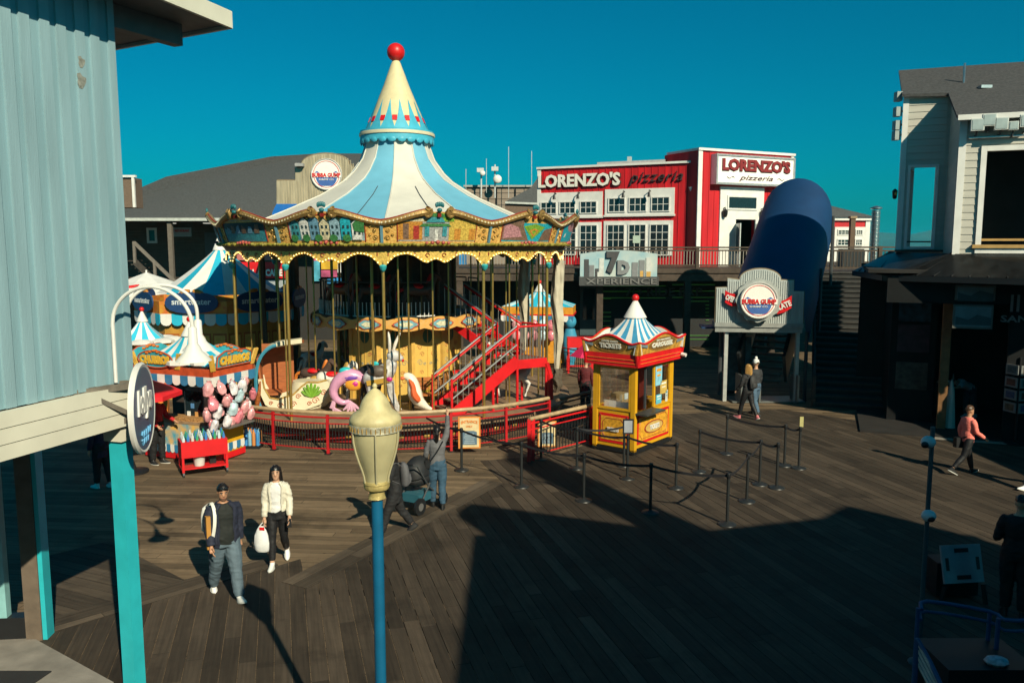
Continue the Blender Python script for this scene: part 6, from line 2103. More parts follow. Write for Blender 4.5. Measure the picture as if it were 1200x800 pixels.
# ---------------------------------------------------------------- striped kiosks
CYAN = mat('cyan_canvas', (.02, .40, .58), .6, var=.12, scale=3)
def tent(t, hx, hy, z0, z1, r1, m, n_sub=2, sag=.35, colours=None, cone=.5, ball=.09, parent_name='tent_roof'):
    """concave tent roof over a rectangle (or a polygon when hx is a list), its stripes, a white cone and a red ball"""
    if isinstance(hx, list):
        per = hx
    else:
        c4_ = [(-hx, -hy), (hx, -hy), (hx, hy), (-hx, hy)]
        per = []
        for i in range(4):
            a, c = c4_[i], c4_[(i + 1) % 4]
            k = m if i % 2 == 0 else max(2, int(round(m * hy / hx / 2)) * 2)
            per += [(a[0] + (c[0] - a[0]) * j / k, a[1] + (c[1] - a[1]) * j / k) for j in range(k)]
    n = len(per)
    lev = 8
    vs = []
    for l in range(lev + 1):
        f = l / lev
        g = (1 - f) ** 1.0
        z = z0 + (z1 - z0) * (f ** 1.0 * (1 - sag) + sag * f ** 2.6)
        for (x, y) in per:
            d = math.hypot(x, y)
            tx, ty = x / d * r1, y / d * r1
            vs.append((tx + (x - tx) * g, ty + (y - ty) * g, z))
    b = MB()
    for st in range(n):
        b.mi(st % 2)
        o = len(b.v)
        cs = []
        for l in range(lev + 1):
            cs += [vs[l * n + st], vs[l * n + (st + 1) % n]]
        b.add(cs, [(l * 2, l * 2 + 1, l * 2 + 3, l * 2 + 2) for l in range(lev)])
    b.build(parent_name, colours or [WHITE, CYAN], t)
    MB().lathe([(r1 + .03, z1 - .02), (r1 * 1.12 + .03, z1), (r1 * .25, z1 + cone), (.02, z1 + cone + .02)], 18).build('cone_cap', WHITE, t)
    MB().ell((0, 0, z1 + cone + ball * .8), ball, 14, 9).build('ball', mat('red_ball', (.55, .01, .01), .4), t)
def ogee(w, h0, h1):
    """outline of a fascia board with a raised middle"""
    p = [(-w, 0), (w, 0)]
    for i in range(17):
        u = 1 - 2 * i / 16
        p.append((u * w, h0 + (h1 - h0) * (.5 + .5 * math.cos(PI * min(1, abs(u) / .78))) + (.06 * (abs(u) - .78) / .22 if abs(u) > .78 else 0)))
    return p
def scallops(b, x0, x1, O, U, V, h, n, m0=0, m1=1, N=None):
    w = (x1 - x0) / n
    for i in range(n):
        b.mi((m0, m1)[i % 2])
        c = x0 + w * (i + .5)
        pl_ = [(c - w / 2, 0), (c - w / 2, -h * .65)] + [(c - w / 2 * math.cos(PI * q / 6), -h * .65 - h * .35 * math.sin(PI * q / 6)) for q in range(1, 6)] + [(c + w / 2, -h * .65), (c + w / 2, 0)]
        b.prism(pl_[::-1], O, U, V, .02)

X, Y, Z = Vector((1, 0, 0)), Vector((0, 1, 0)), Vector((0, 0, 1))
# ticket booth
tF = Vector((3.02, 19.6, 0))
tA, tB = Vector((.62, .78, 0)).normalized(), Vector((-.78, .62, 0)).normalized()
lx, ly = 2.0, 1.22
ctr = tF + tA * lx / 2 + tB * ly / 2
tb = thing('ticket_booth', 'yellow and red ticket booth with blue and white striped tent roof', 'ticket booth', ctr, math.atan2(tA.y, tA.x))
hx, hy = lx / 2, ly / 2
YB = mat('booth_yellow', (.60, .31, .012), .42, var=.12, scale=3)
MB().box((0, 0, .09), (lx, ly, .1)).build('floor', BLACK, tb)
for sx_, sy_ in ((-1, -1), (1, -1), (1, 1), (-1, 1)):
    MB().box((sx_ * (hx - .06), sy_ * (hy - .06), 1.2), (.12, .12, 2.2)).build('corner_post', YB, tb)
    MB().ell((sx_ * (hx - .06), sy_ * (hy - .06), .05), .05, 8, 6).build('foot', STEEL, tb)
def lower_panel(U, N, w, ctr_, word):
    O = ctr_
    MB().obox(O + Z * .62 - N * .03, U * w / 2, N * .03, Z * .46).build('lower_panel', YB, tb)
    o = MB().obox(O + Z * .62 + N * .003, U * (w / 2 - .06), N * .01, Z * .37).build('red_panel', RED, tb)
    MB().prism([(-w / 2 + .12, -.30), (w / 2 - .12, -.30), (w / 2 - .12, .3), (-w / 2 + .12, .3)], O + Z * .62 + N * .013, U, Z, .008).build('yellow_inset', mat('booth_inset', (.70, .34, .03), .45, var=.4, scale=14), o)
    b = MB()
    k_ = (w / 2 - .17)
    pts = [O + Z * .62 + N * .022 + U * a + Z * c for a, c in ((-k_ + .1, -.25), (k_ - .1, -.25), (k_, -.15), (k_, .15), (k_ - .1, .25), (-k_ + .1, .25), (-k_, .15), (-k_, -.15), (-k_ + .1, -.25))]
    b.tube(pts, .008, 4)
    for sx_ in (-1, 1):
        for sz_ in (-1, 1):
            b.ell(O + Z * (.62 + sz_ * .32) + N * .015 + U * sx_ * (w / 2 - .1), (.025, .025, .025), 6, 4)
    b.build('inset_lines', DRED, o)
    if word:
        ol = [(.42 * w / 1.5 * math.cos(2 * PI * i / 24), .16 * math.sin(2 * PI * i / 24)) for i in range(24)]
        MB().prism(ol, O + Z * .60 + N * .02, U, Z, .01).build('name_oval', DRED, o)
        MB().prism([(a * .9, c * .85) for a, c in ol], O + Z * .60 + N * .031, U, Z, .006).build('name_oval_face', mat('oval_tan', (.55, .36, .10), .5), o)
    b = MB()
    text(b, 'TICKETS' , O + Z * .60 + N * .038, U, Z, .5 if word else .34, .13 if word else .10, bold=.05, depth=.012)
    b.build('lettering', WHITE, o)
lower_panel(X, -Y, lx - .24, Vector((0, -hy + .03, 0)), True)
lower_panel(-Y, -X, ly - .24, Vector((-hx + .03, 0, 0)), False)
lower_panel(X, Y, lx - .24, Vector((0, hy - .03, 0)), True)
lower_panel(-Y, X, ly - .24, Vector((hx - .03, 0, 0)), False)
gl_ = mat('clear_glass', (.9, .95, .95), .03, var=0, trans=1.0, alpha=.18)
# left face: one window with a thin glazing bar
def frame4(N, U, c, w, z0, z1, fw, m_):
    b = MB()
    b.obox(c - U * (w / 2 - fw / 2) + Z * (z0 + z1) / 2, U * fw / 2, N * .025, Z * (z1 - z0) / 2)
    b.obox(c + U * (w / 2 - fw / 2) + Z * (z0 + z1) / 2, U * fw / 2, N * .025, Z * (z1 - z0) / 2)
    b.obox(c + Z * (z0 + fw / 2), U * (w / 2 - fw - .001), N * .024, Z * fw / 2)
    b.obox(c + Z * (z1 - fw / 2), U * (w / 2 - fw - .001), N * .024, Z * fw / 2)
    f = b.build('window', m_, tb)
    MB().obox(c + Z * (z0 + z1) / 2, U * (w / 2 - fw), N * .004, Z * ((z1 - z0) / 2 - fw)).build('pane', gl_, f)
    return f
frame4(-X, -Y, Vector((-hx + .03, 0, 0)), ly - .242, 1.1, 2.2, .06, YB)
frame4(X, -Y, Vector((hx - .03, 0, 0)), ly - .242, 1.1, 2.2, .06, YB)
frame4(Y, X, Vector((0, hy - .03, 0)), lx - .242, 1.1, 2.2, .06, YB)
frame4(-Y, X, Vector((.42, -hy + .03, 0)), .92, 1.1, 2.2, .08, YB)
MB().box((-.45, -hy + .03, 1.65), (.04, .05, 1.08)).build('mullion', DGREY, tb)
MB().box((-.5, -hy - .12, 1.06), (.95, .42, .04)).build('counter', mat('counter_dark', (.05, .05, .045), .4), tb)
for i, (x, z, w, h, c) in enumerate(((.18, 1.88, .34, .50, (.25, .55, .70)), (.45, 1.55, .36, .34, (.62, .42, .10)), (.20, 1.27, .28, .24, (.12, .50, .65)), (.62, 1.3, .12, .3, (.6, .62, .58)))):
    o = MB().box((x, -hy - .008, z), (w, .008, h)).build('notice', mat('notice_%d' % i, c, .5, var=.4, scale=5), tb)
    b = MB()
    b.box((x, -hy - .014, z + h * .3), (w * .7, .004, h * .14))
    b.box((x, -hy - .014, z + h * .02), (w * .55, .004, h * .09))
    b.build('notice_print', mat('notice_ink_%d' % i, ((.7, .3, .02), (.75, .72, .6), (.8, .8, .78), (.1, .3, .4))[i], .5), o)
MB().box((-.3, .25, 1.0), (.9, .5, .3)).build('till_stand', RED, tb)
MB().box((-.35, .2, 1.3), (.36, .34, .24)).build('till', mat('till_tan', (.30, .22, .10), .5), tb)
MB().box((-.35, .02, 1.35), (.16, .02, .16)).build('till_screen', mat('screen_white', (.5, .6, .65), .3), tb)
MB().box((-.78, 0, 1.16), (.02, .8, .25)).build('inner_shelf', WHITE, tb)
MB().box((0, 0, 2.22), (lx - .25, ly - .25, .03)).build('ceiling', mat('booth_ceiling', (.12, .06, .03), .6), tb)
MB().box((.75, .3, 1.4), (.04, .5, 1.2)).build('inner_panel', mat('booth_inner_red', (.2, .03, .02), .6), tb)
ox, oy = hx + .16, hy + .16
for (U, N, w, d_) in ((X, -Y, ox, oy), (-Y, -X, oy, ox), (-X, Y, ox, oy), (Y, X, oy, ox)):
    O = N * d_
    b = MB()
    b.prism([(-w, 2.24), (w, 2.24), (w + .05, 2.54), (-w - .05, 2.54)], O - N * .05, U, Z, .05)
    fa = b.build('fascia', RED, tb)
    b = MB()
    for z in (2.33, 2.42):
        b.bar(O + N * .004 - U * (w * .9) + Z * z, O + N * .004 + U * (w * .9) + Z * z, .02, .012)
    b.build('fascia_lines', ORANGE, fa)
    N2 = (N + Z * .12).normalized()
    bo = MB().prism(ogee(w + .06, .27, .48), O + Z * 2.545 - N * .02, U, (Z + N * .22).normalized(), .0, .05).build('crest_board', mat('booth_board_gold', (.56, .30, .05), .45, var=.4, scale=10), tb)
    V2 = (Z + N * .22).normalized()
    MB().tube([O + Z * 2.545 - N * .02 + U * a + V2 * c for a, c in ogee(w + .06, .27, .48)[2:]], .028, 6).build('crest_edge', RED, bo)
    b = MB()
    pl_ = [(a, c - .01) for a, c in ogee(w + .05, .27, .48)]
    b.prism(pl_, O + Z * 2.56 - N * .08, U, V2, 0, .03)
    b.build('crest_back', WHITE, bo)
    ol = [(w * .60 * math.cos(2 * PI * i / 28), .165 * math.sin(2 * PI * i / 28)) for i in range(28)]
    oc = O + Z * 2.545 + V2 * .21 - N * .02
    MB().prism(ol, oc, U, V2, .008).build('name_oval', mat('oval_brown', (.20, .11, .03), .5), bo)
    b = MB().tube([oc + U * a + V2 * c for a, c in ol + ol[:1]], .014, 5)
    b.build('oval_edge', GOLD, bo)
    b = MB()
    main = abs(U.x) > .5
    text(b, 'CAROUSEL' if main else 'TICKETS', oc - V2 * .01, U, V2, w * (.95 if main else .8), .13, bold=.05, depth=.015, proud=.016)
    text(b, 'SAN FRANCISCO' if main else 'OPEN DAILY', oc + V2 * .105, U, V2, w * .62, .045, bold=.02, depth=.01, arc=.0, proud=.014)
    b.build('lettering', mat('letter_pale', (.72, .70, .62), .5), bo)
    b = MB()
    for s_ in (-1, 1):
        b.bar(oc + U * s_ * w * .66 - V2 * .02 + N * .01, oc + U * s_ * w * .95 - V2 * (-.04) + N * .01, .02, .07)
    b.build('side_ribbon', mat('ribbon_slate', (.16, .2, .22), .5), bo)
tent(tb, hx + .02, hy + .1, 2.72, 3.36, .24, 10, colours=[WHITE, mat('booth_blue', (.05, .27, .46), .55)], cone=.42, ball=.095)
MB().tube([(ox - .1, -oy - .03, 2.36), (ox - .1, -oy - .16, 2.34)], .05, 8).build('camera', WHITE, tb)

# churros cart
cF = Vector((-7.08, 18.85, 0))
cA, cB = Vector((-.933, .36, 0)), Vector((.36, .933, 0))
cl, cw = 2.15, 1.1
cc = thing('churros_cart', 'churros food cart with blue and white tent roof and hanging bags of cotton candy', 'food cart', cF + cA * cl / 2 + cB * cw / 2, math.atan2(-cA.y, -cA.x))
hx, hy = cl / 2, cw / 2                                   # local x runs back to the right, front is local -y, right end local +x
MB().box((0, 0, .12), (cl, cw, .16)).build('base', RED, cc)
b = MB().box((-.1, -hy + .05, .56), (cl - .25, .1, .72))
fr_ = b.build('front_panel', mat('cart_yellow_art', (.66, .34, .04), .45, var=.5, scale=5, col2=(.05, .30, .42)), cc)
b = MB()
scallops(b, -hx + .1, hx - .35, Vector((0, -hy - .002, .38)), X, Z, .2, 14)
b.build('skirt_scallops', [WHITE, mat('scallop_blue', (.03, .17, .33), .5)], cc)
MB().box((hx - .05, 0, .5), (.1, cw - .1, .62)).build('end_panel', YB, cc)
b = MB()
scallops(b, -hy + .05, hy - .05, Vector((hx + .002, 0, .42)), Y, Z, .2, 7)
b.build('end_scallops', [WHITE, mat('scallop_blue', (.03, .17, .33), .5)], cc)
MB().box((-.15, -hy + .3, .95), (cl - .2, .62, .06)).build('counter', mat('counter_tan', (.34, .22, .13), .5, var=.4), cc)
MB().box((-.15, -hy + .18, 1.02), (cl - .7, .3, .1)).build('pastry_tray', mat('pastry', (.42, .22, .08), .7, var=.6, scale=30, bump=.5), cc)
MB().box((hx + .22, -.1, .92), (.5, .9, .03)).build('side_shelf', mat('shelf_grey', (.12, .12, .11), .4), cc)
for x, y in ((-hx + .06, -hy + .06), (hx - .06, -hy + .06), (hx - .06, hy - .06), (-hx + .06, hy - .06)):
    MB().box((x, y, 1.1), (.06, .06, 1.9)).build('corner_post', mat('cart_steel', (.3, .3, .3), .35, .8), cc)
MB().box((-.1, hy - .1, 1.35), (cl - .2, .06, 1.5)).build('back_wall', mat('cart_back', (.05, .035, .03), .6), cc)
MB().box((.28, -.05, 1.35), (.62, .45, .78)).build('warmer_case', mat('warmer_steel', (.28, .29, .3), .3, .8), cc)
MB().box((.28, -.285, 1.35), (.52, .012, .66)).build('warmer_glass', GLASS, cc)
for i in range(3):
    MB().box((.12 + .12 * i, -.30, 1.12 + .2 * (i % 2)), (.09, .02, .12)).build('jar', mat('jar_%d' % i, ((.7, .7, .68), (.1, .25, .5), (.6, .3, .1))[i], .4), cc)
MB().box((-.25, -.3, 1.78), (.5, .04, .22)).build('menu_screen', mat('menu_blue', (.015, .04, .10), .3), cc)
ox, oy = hx + .18, hy + .2
for (U, N, w, d_) in ((X, -Y, ox, oy), (Y, X, oy, ox), (-X, Y, ox, oy), (-Y, -X, oy, ox)):
    O = N * d_
    fa = MB().prism([(-w, 2.08), (w, 2.08), (w, 2.32), (-w, 2.32)], O - N * .06, U, Z, .06).build('fascia', mat('cart_orange_red', (.48, .07, .02), .5, var=.3), cc)
    b = MB()
    scallops(b, -w - .02, w + .02, O + N * .004 + Z * 2.14, U, Z, .24, int(w * 9), N=N)
    b.build('awning_scallops', [WHITE, mat('scallop_blue', (.03, .17, .33), .5)], cc)
    V2 = (Z + N * .15).normalized()
    oc = O + Z * 2.5 + N * .03
    sw_ = w * .80 if abs(U.y) > .5 else w * .42
    off_c = Vector((0, 0, 0)) if abs(U.y) > .5 else -U * w * .28
    if abs(U.y) > .5:
        pl_ = [(-sw_, -.17), (sw_, -.17), (sw_, .10), (sw_ * .6, .2), (-sw_ * .6, .22), (-sw_, .10)]
    else:
        pl_ = [(sw_ * math.cos(2 * PI * i / 20), .21 * math.sin(2 * PI * i / 20)) for i in range(20)]
    bo = MB().prism(pl_, oc + off_c, U, V2, .03, .02).build('sign_board', mat('sign_turquoise', (.04, .36, .44), .5, var=.3, scale=4), cc)
    b = MB().tube([oc + off_c + N * .03 + U * a + V2 * c for a, c in pl_ + pl_[:1]], .018, 5)
    b.build('sign_edge', mat('cart_orange_red', (.48, .07, .02), .5), bo)
    b = MB()
    text(b, 'CHURROS', oc + off_c, U, V2, sw_ * 1.72, .21, bold=.07, depth=.02, proud=.045)
    b.build('lettering', mat('letter_yellow', (.75, .45, .05), .5), bo)
    b = MB()
    text(b, 'CHURROS', oc + off_c - V2 * .012, U, V2, sw_ * 1.8, .24, bold=.10, depth=.012, proud=.036)
    b.build('lettering_edge', BROWN, bo)
    b = MB()
    for s_ in (-1, 1):
        for q in range(3):
            e = oc + off_c + U * s_ * (sw_ + .06 + .05 * q)
            b.tube([e - V2 * .22 - U * s_ * .03, e + V2 * .16 + U * s_ * .10], .032, 6)
    b.build('churro_sticks', mat('churro_gold', (.55, .32, .05), .5, var=.3), bo)
    b = MB()
    for q in range(5):
        b.ell(oc + off_c + V2 * (.21 - .03 * abs(q - 2)) + U * (q - 2) * .11, (.07, .07, .035), 7, 4)
    b.build('crest_curls', mat('curl_orange', (.60, .16, .02), .5), bo)
b = MB()
for i in range(9):
    a = 2 * PI * i / 9
    b.ell((ox * .72 * math.cos(a), oy * .8 * math.sin(a), 2.42), (.34, .3, .14), 8, 5)
b.build('white_ruffle', WHITE, cc)
tent(cc, hx + .05, hy + .05, 2.36, 3.0, .17, 8, sag=.25, cone=.34, ball=.075)
# bags of cotton candy
FLOSS = [mat('floss_pink', (.78, .36, .38), .5, var=.5, scale=7, bump=.8, bscale=16, coat=.6), mat('floss_rose', (.70, .20, .25), .5, var=.5, scale=7, bump=.8, bscale=16, coat=.6), mat('floss_white', (.74, .70, .74), .5, var=.5, scale=7, bump=.8, bscale=16, coat=.6), mat('floss_blue', (.50, .68, .76), .5, var=.5, scale=7, bump=.8, bscale=16, coat=.6)]
r2 = random.Random(5)
pos = []
for row in range(4):
    for c_ in range(7):
        u = -hy - .35 + 1.3 * c_ / 6
        pos.append((hx + .12 + .16 * ((c_ + row) % 2) + r2.uniform(0, .1), u + r2.uniform(-.05, .05), 1.86 - .265 * row + r2.uniform(-.05, .05), row, c_))
SHP = {}
def bag_mesh(mi_):
    if mi_ not in SHP:
        b = MB()
        vs, fs = [], []
        for l, (z, r) in enumerate(((-.17, .02), (-.155, .085), (-.08, .115), (.02, .118), (.10, .09), (.14, .035), (.18, .06), (.185, .0))):
            for j in range(9):
                a = 2 * PI * j / 9
                q = r * (1 + r2.uniform(-.17, .17))
                vs.append((q * math.cos(a), q * .8 * math.sin(a), z + r2.uniform(-.012, .012)))
        for l in range(7):
            for j in range(9):
                fs.append((l * 9 + j, l * 9 + (j + 1) % 9, l * 9 + 9 + (j + 1) % 9, l * 9 + 9 + j))
        SHP[mi_] = b.add(vs, fs).mesh('cotton_candy_bag', FLOSS[mi_])
    return SHP[mi_]
M4 = Matrix.Translation(cc.location) @ Matrix.Rotation(cc.rotation_euler.z, 4, 'Z')
NM = ['pale pink', 'rose pink', 'white', 'pale blue']
for (x, y, z, row, c_) in pos:
    k = (0, 0, 2, 2, 1, 2, 0, 1, 0, 0, 1, 3, 0, 1, 0, 2, 0, 3)[(row * 7 + c_) % 18]
    o = bpy.data.objects.new('cotton_candy_bag', bag_mesh(k))
    COL.objects.link(o)
    o.location = M4 @ Vector((x, y, z))
    o.rotation_euler = (r2.uniform(-.5, .5), r2.uniform(-.5, .5), r2.uniform(0, 6))
    s_ = r2.uniform(.85, 1.08)
    o.scale = (s_, s_, s_)
    tag(o, '%s cotton candy bag on churros cart, %s in %s row' % (NM[k], ('leftmost', 'second from left', 'third from left', 'fourth from left', 'fifth from left', 'sixth from left', 'rightmost')[c_], ('top', 'second', 'third', 'bottom')[row]), 'cotton candy', 'bags of cotton candy on the churros cart')
# red drinks cart
dk = thing('drinks_cart', 'red metal drinks cart full of bottles and ice, white bucket on its lower shelf', 'drinks cart', G(239, 553), R(30))
MB().box((0, 0, .62), (1.0, .55, .36)).build('tub', RED, dk)
MB().box((0, 0, .18), (1.0, .52, .03)).build('shelf', RED, dk)
for sx_ in (-1, 1):
    for sy_ in (-1, 1):
        MB().bar((sx_ * .47, sy_ * .24, .1), (sx_ * .47, sy_ * .24, .5), .05).build('leg', RED, dk)
        MB().tube([(sx_ * .47 - .02, sy_ * .24, .06), (sx_ * .47 + .02, sy_ * .24, .06)], .06, 10).build('caster', DGREY, dk)
MB().lathe([(.11, .2), (.14, .46), (.15, .47), (.13, .47), (.10, .22)], 14, (-.1, -.08, 0)).build('bucket', mat('bucket_white', (.6, .6, .57), .5), dk)
MB().box((.2, .0, .28), (.14, .14, .16)).build('black_box', BLACK, dk)
for i in range(40):
    x, y = -.43 + .096 * (i % 10), -.18 + .12 * (i // 10)
    o = MB().lathe([(.034, 0), (.034, .12), (.014, .17), (.014, .21)], 7, (x, y, .74 + .02 * ((i * 7) % 3))).build('bottle', mat('bottle_%d' % (i % 4), ((.5, .62, .66), (.05, .2, .5), (.55, .55, .52), (.05, .3, .15))[i % 4], .2), dk)
# cooler box by the fence
cb = thing('drink_crate', 'blue and orange crate of drinks by the end of the red fence', 'crate', G(297, 524))
MB().box((0, 0, .04), (.42, .34, .08)).build('base', BLACK, cb)
for i in range(12):
    MB().lathe([(.045, .08), (.045, .40), (.02, .46), (.02, .5)], 7, (-.15 + .1 * (i % 4), -.11 + .11 * (i // 4), 0)).build('bottle', mat('crate_bottle_%d' % (i % 3), ((.05, .22, .5), (.2, .4, .55), (.5, .2, .06))[i % 3], .3), cb)
# red parasol of the cart
ru_ = thing('red_parasol', 'bright red parasol with small white lettering left of the churros cart', 'parasol', (-8.75, 18.2, 0))
b = MB()
pts_ = [(1.15 * math.cos(2 * PI * i / 8 + .3), 1.15 * math.sin(2 * PI * i / 8 + .3)) for i in range(8)]
for i in range(8):
    a, c = pts_[i], pts_[(i + 1) % 8]
    MB().add([(0, 0, 2.32), (a[0], a[1], 1.86), (c[0], c[1], 1.86), (a[0], a[1], 1.76), (c[0], c[1], 1.76)], [(0, 1, 2), (1, 3, 4, 2)]).build('parasol_panel', mat('parasol_red', (.66, .012, .02), .6), ru_)
MB().tube([(0, 0, 0), (0, 0, 2.38)], .025, 7).build('pole', WHITE, ru_)
MB().lathe([(.36, 0), (.36, .04), (.1, .09), (.04, .3)], 18).build('foot', BLACK, ru_)
b = MB()
text(b, 'Coca-Cola', (.62, -.78, 2.0), (.80, .6, 0), Vector((-.2, .27, .5)), .55, .14, bold=.02, shear=.3, depth=.01, proud=.02)
b.build('lettering', WHITE, ru_)

# octagonal drinks pavilion
pv = thing('octagon_pavilion', 'octagonal yellow panelled pavilion with blue and white tent roof and dark blue signs', 'pavilion', (-10.6, 29.6, 0))
N8 = 8
RV = 2.75
oct_ = [(RV * math.cos(2 * PI * i / N8 + R(22.5)), RV * math.sin(2 * PI * i / N8 + R(22.5))) for i in range(N8)]
PANM = mat('pavilion_ochre', (.46, .24, .04), .5, var=.25, scale=3)
for i in range(N8):
    a, c = Vector((*oct_[i], 0)), Vector((*oct_[(i + 1) % N8], 0))
    U = (c - a).normalized()
    N = Vector((U.y, -U.x, 0))
    w = (c - a).length
    m_ = (a + c) / 2
    MB().obox(m_ + Z * 1.45 - N * .05, U * w / 2, N * .05, Z * 1.45).build('wall_panel', PANM, pv)
    for q in range(4):
        u = (q - 1.5) * w / 4
        o = MB().obox(m_ + U * u + Z * 1.3 + N * .01, U * (w / 8 - .04), N * .012, Z * .95).build('raised_panel', mat('pavilion_frame', (.34, .10, .02), .5), pv)
        MB().obox(m_ + U * u + Z * 1.3 + N * .026, U * (w / 8 - .08), N * .006, Z * .88).build('panel_face', mat('pavilion_face', (.56, .36, .08), .5, var=.3, scale=8), o)
    b = MB()
    scallops(b, -w / 2 - .05, w / 2 + .05, m_ * 1.06 + Z * 2.92, U, Z, .4, 6)
    b.build('scallops', [WHITE, CYAN], pv)
    MB().obox(m_ * 1.04 + Z * 3.12, U * (w / 2 + .08), N * .06, Z * .22).build('cornice', mat('pavilion_cornice', (.42, .07, .02), .5, var=.5, scale=6, col2=(.5, .28, .03)), pv)
    bo = MB().prism([(w * .42 * math.cos(2 * PI * j / 20), .40 * math.sin(2 * PI * j / 20) * (1 + .12 * math.cos(4 * PI * j / 20))) for j in range(20)], m_ * 1.10 + Z * 3.30, U, Z, .05).build('sign_oval', mat('sign_deep_blue', (.012, .045, .14), .5), pv)
    b = MB()
    text(b, 'smartwater', m_ * 1.10 + Z * 3.32, U, Z, w * .62, .17, bold=.02, depth=.02, proud=.05)
    b.build('lettering', mat('sign_pale_letter', (.55, .60, .62), .5), bo)
    b = MB()
    for s_ in (-1, 1):
        b.tube([m_ * 1.1 + Z * (3.68 - .1 * q * q / 9) + U * s_ * (.06 + .13 * q) for q in range(4)], [.06, .08, .06, .02], 6)
    b.build('gilt_crest', mat('crest_orange', (.5, .2, .03), .5), bo)
r8 = []
for i in range(N8):
    for q in range(2):
        a, c = oct_[i], oct_[(i + 1) % N8]
        r8.append((a[0] + (c[0] - a[0]) * q / 2, a[1] + (c[1] - a[1]) * q / 2))
tent(pv, [(a * .80, c * .80) for a, c in r8], 0, 3.5, 5.02, .2, 0, sag=.16, cone=.5, ball=.13)
# small cart further left and white parasol behind
sc2 = thing('striped_cart', 'small orange cart with striped tent roof behind the churros cart at left', 'food cart', (P(168, 400, 24).x, 24, 0), R(20))
MB().box((0, 0, .6), (1.2, 1.0, 1.1)).build('body', ORANGE, sc2)
for sx_ in (-1, 1):
    for sy_ in (-1, 1):
        MB().box((sx_ * .55, sy_ * .45, 1.6), (.05, .05, 1.0)).build('post', BROWN, sc2)
MB().box((0, 0, 2.22), (1.5, 1.25, .34)).build('fascia', mat('cart_amber', (.62, .26, .02), .5, var=.3), sc2)
MB().box((0, 0, 2.02), (1.56, 1.3, .08)).build('fascia_edge', RED, sc2)
b = MB()
for i in range(8):
    a = 2 * PI * i / 8
    b.ell((.8 * math.cos(a), .68 * math.sin(a), 2.38), (.34, .3, .10), 8, 5)
b.build('white_ruffle', WHITE, sc2)
tent(sc2, .62, .52, 2.4, 2.95, .12, 6, sag=.25, cone=.3, ball=.07)
wp_ = thing('white_parasol', 'white parasol with a small red pepper print at far left behind the pavilion', 'parasol', (P(172, 330, 36).x, 36, 0))
b = MB()
for i in range(8):
    a0, a1 = 2 * PI * i / 8, 2 * PI * (i + 1) / 8
    MB().add([(0, 0, 4.0), (1.9 * math.cos(a0), 1.9 * math.sin(a0), 3.3), (1.9 * math.cos(a1), 1.9 * math.sin(a1), 3.3), (1.9 * math.cos(a0), 1.9 * math.sin(a0), 3.0), (1.9 * math.cos(a1), 1.9 * math.sin(a1), 3.0)], [(0, 1, 2), (1, 3, 4, 2)]).build('parasol_panel', WHITE, wp_)
MB().tube([(0, 0, 0), (0, 0, 4.1)], .04, 7).build('pole', WHITE, wp_)
MB().tube(bez([(-.5, -1.55, 3.42), (-.1, -1.62, 3.40), (.35, -1.5, 3.52)], 3), [.05, .09, .10, .09, .07, .05, .02], 6).build('pepper_print', RED, wp_)
# cart with cotton candy right behind the carousel
c2 = thing('sweets_cart', 'sweets cart with pale blue tent roof seen between the carousel columns and the curtain', 'food cart', (P(632, 400, 36).x, 36, 0), R(-8))
MB().box((0, 0, .55), (2.6, 1.4, 1.0)).build('body', mat('cart_amber', (.62, .26, .02), .5), c2)
for sx_ in (-1, 1):
    for sy_ in (-1, 1):
        MB().box((sx_ * 1.25, sy_ * .65, 1.5), (.07, .07, 1.2)).build('post', BROWN, c2)
MB().box((0, 0, 2.36), (3.1, 1.9, .34)).build('fascia', mat('cart_amber', (.62, .26, .02), .5), c2)
MB().box((0, 0, 2.18), (3.16, 1.96, .08)).build('fascia_edge', RED, c2)
b = MB()
scallops(b, -1.58, 1.58, Vector((0, -1.0, 2.16)), X, Z, .26, 14)
b.build('scallops', [WHITE, mat('scallop_blue', (.03, .17, .33), .5)], c2)
tent(c2, 1.55, .95, 2.54, 3.15, .2, 8, sag=.25, colours=[mat('pale_blue_canvas', (.45, .62, .66), .6), CYAN], cone=.35)
for i in range(10):
    x, z = -.9 + .38 * (i % 5), 1.75 - .45 * (i // 5)
    MB().ell((x, -1.05, z), (.2, .16, .25), 9, 7).build('candy_bag', FLOSS[(0, 1, 1, 0, 3)[(i * 3) % 5]], c2)
b2 = thing('blue_figure', 'bright blue cut-out mascot stand beside the white curtain behind the carousel', 'figure', (P(668, 400, 35).x, 35, 0))
MB().rings([(0, 0, 0, .2, .15), (0, 0, .5, .28, .2), (0, 0, 1.2, .32, .22), (0, 0, 1.6, .2, .16)], 12).build('body', mat('figure_blue', (.04, .26, .42), .5), b2)
MB().ell((0, 0, 1.9), (.27, .24, .30), 12, 9).build('head', mat('figure_blue', (.04, .26, .42), .5), b2)
rc = thing('red_stand', 'red metal stand with open frame beside the magenta parasol behind the carousel', 'stand', (P(680, 425, 33).x, 33, 0))
MB().box((0, 0, 1.25), (1.1, .6, .4)).build('tub', RED, rc)
for sx_ in (-1, 1):
    for sy_ in (-1, 1):
        MB().bar((sx_ * .5, sy_ * .26, 0), (sx_ * .5, sy_ * .26, 1.1), .07).build('leg', RED, rc)
MB().bar((-.5, -.26, .3), (.5, -.26, .3), .06).build('brace', RED, rc)
mu = thing('magenta_parasol', 'small bright magenta parasol left of the ticket booth', 'parasol', (P(689, 420, 27).x, 27, 0))
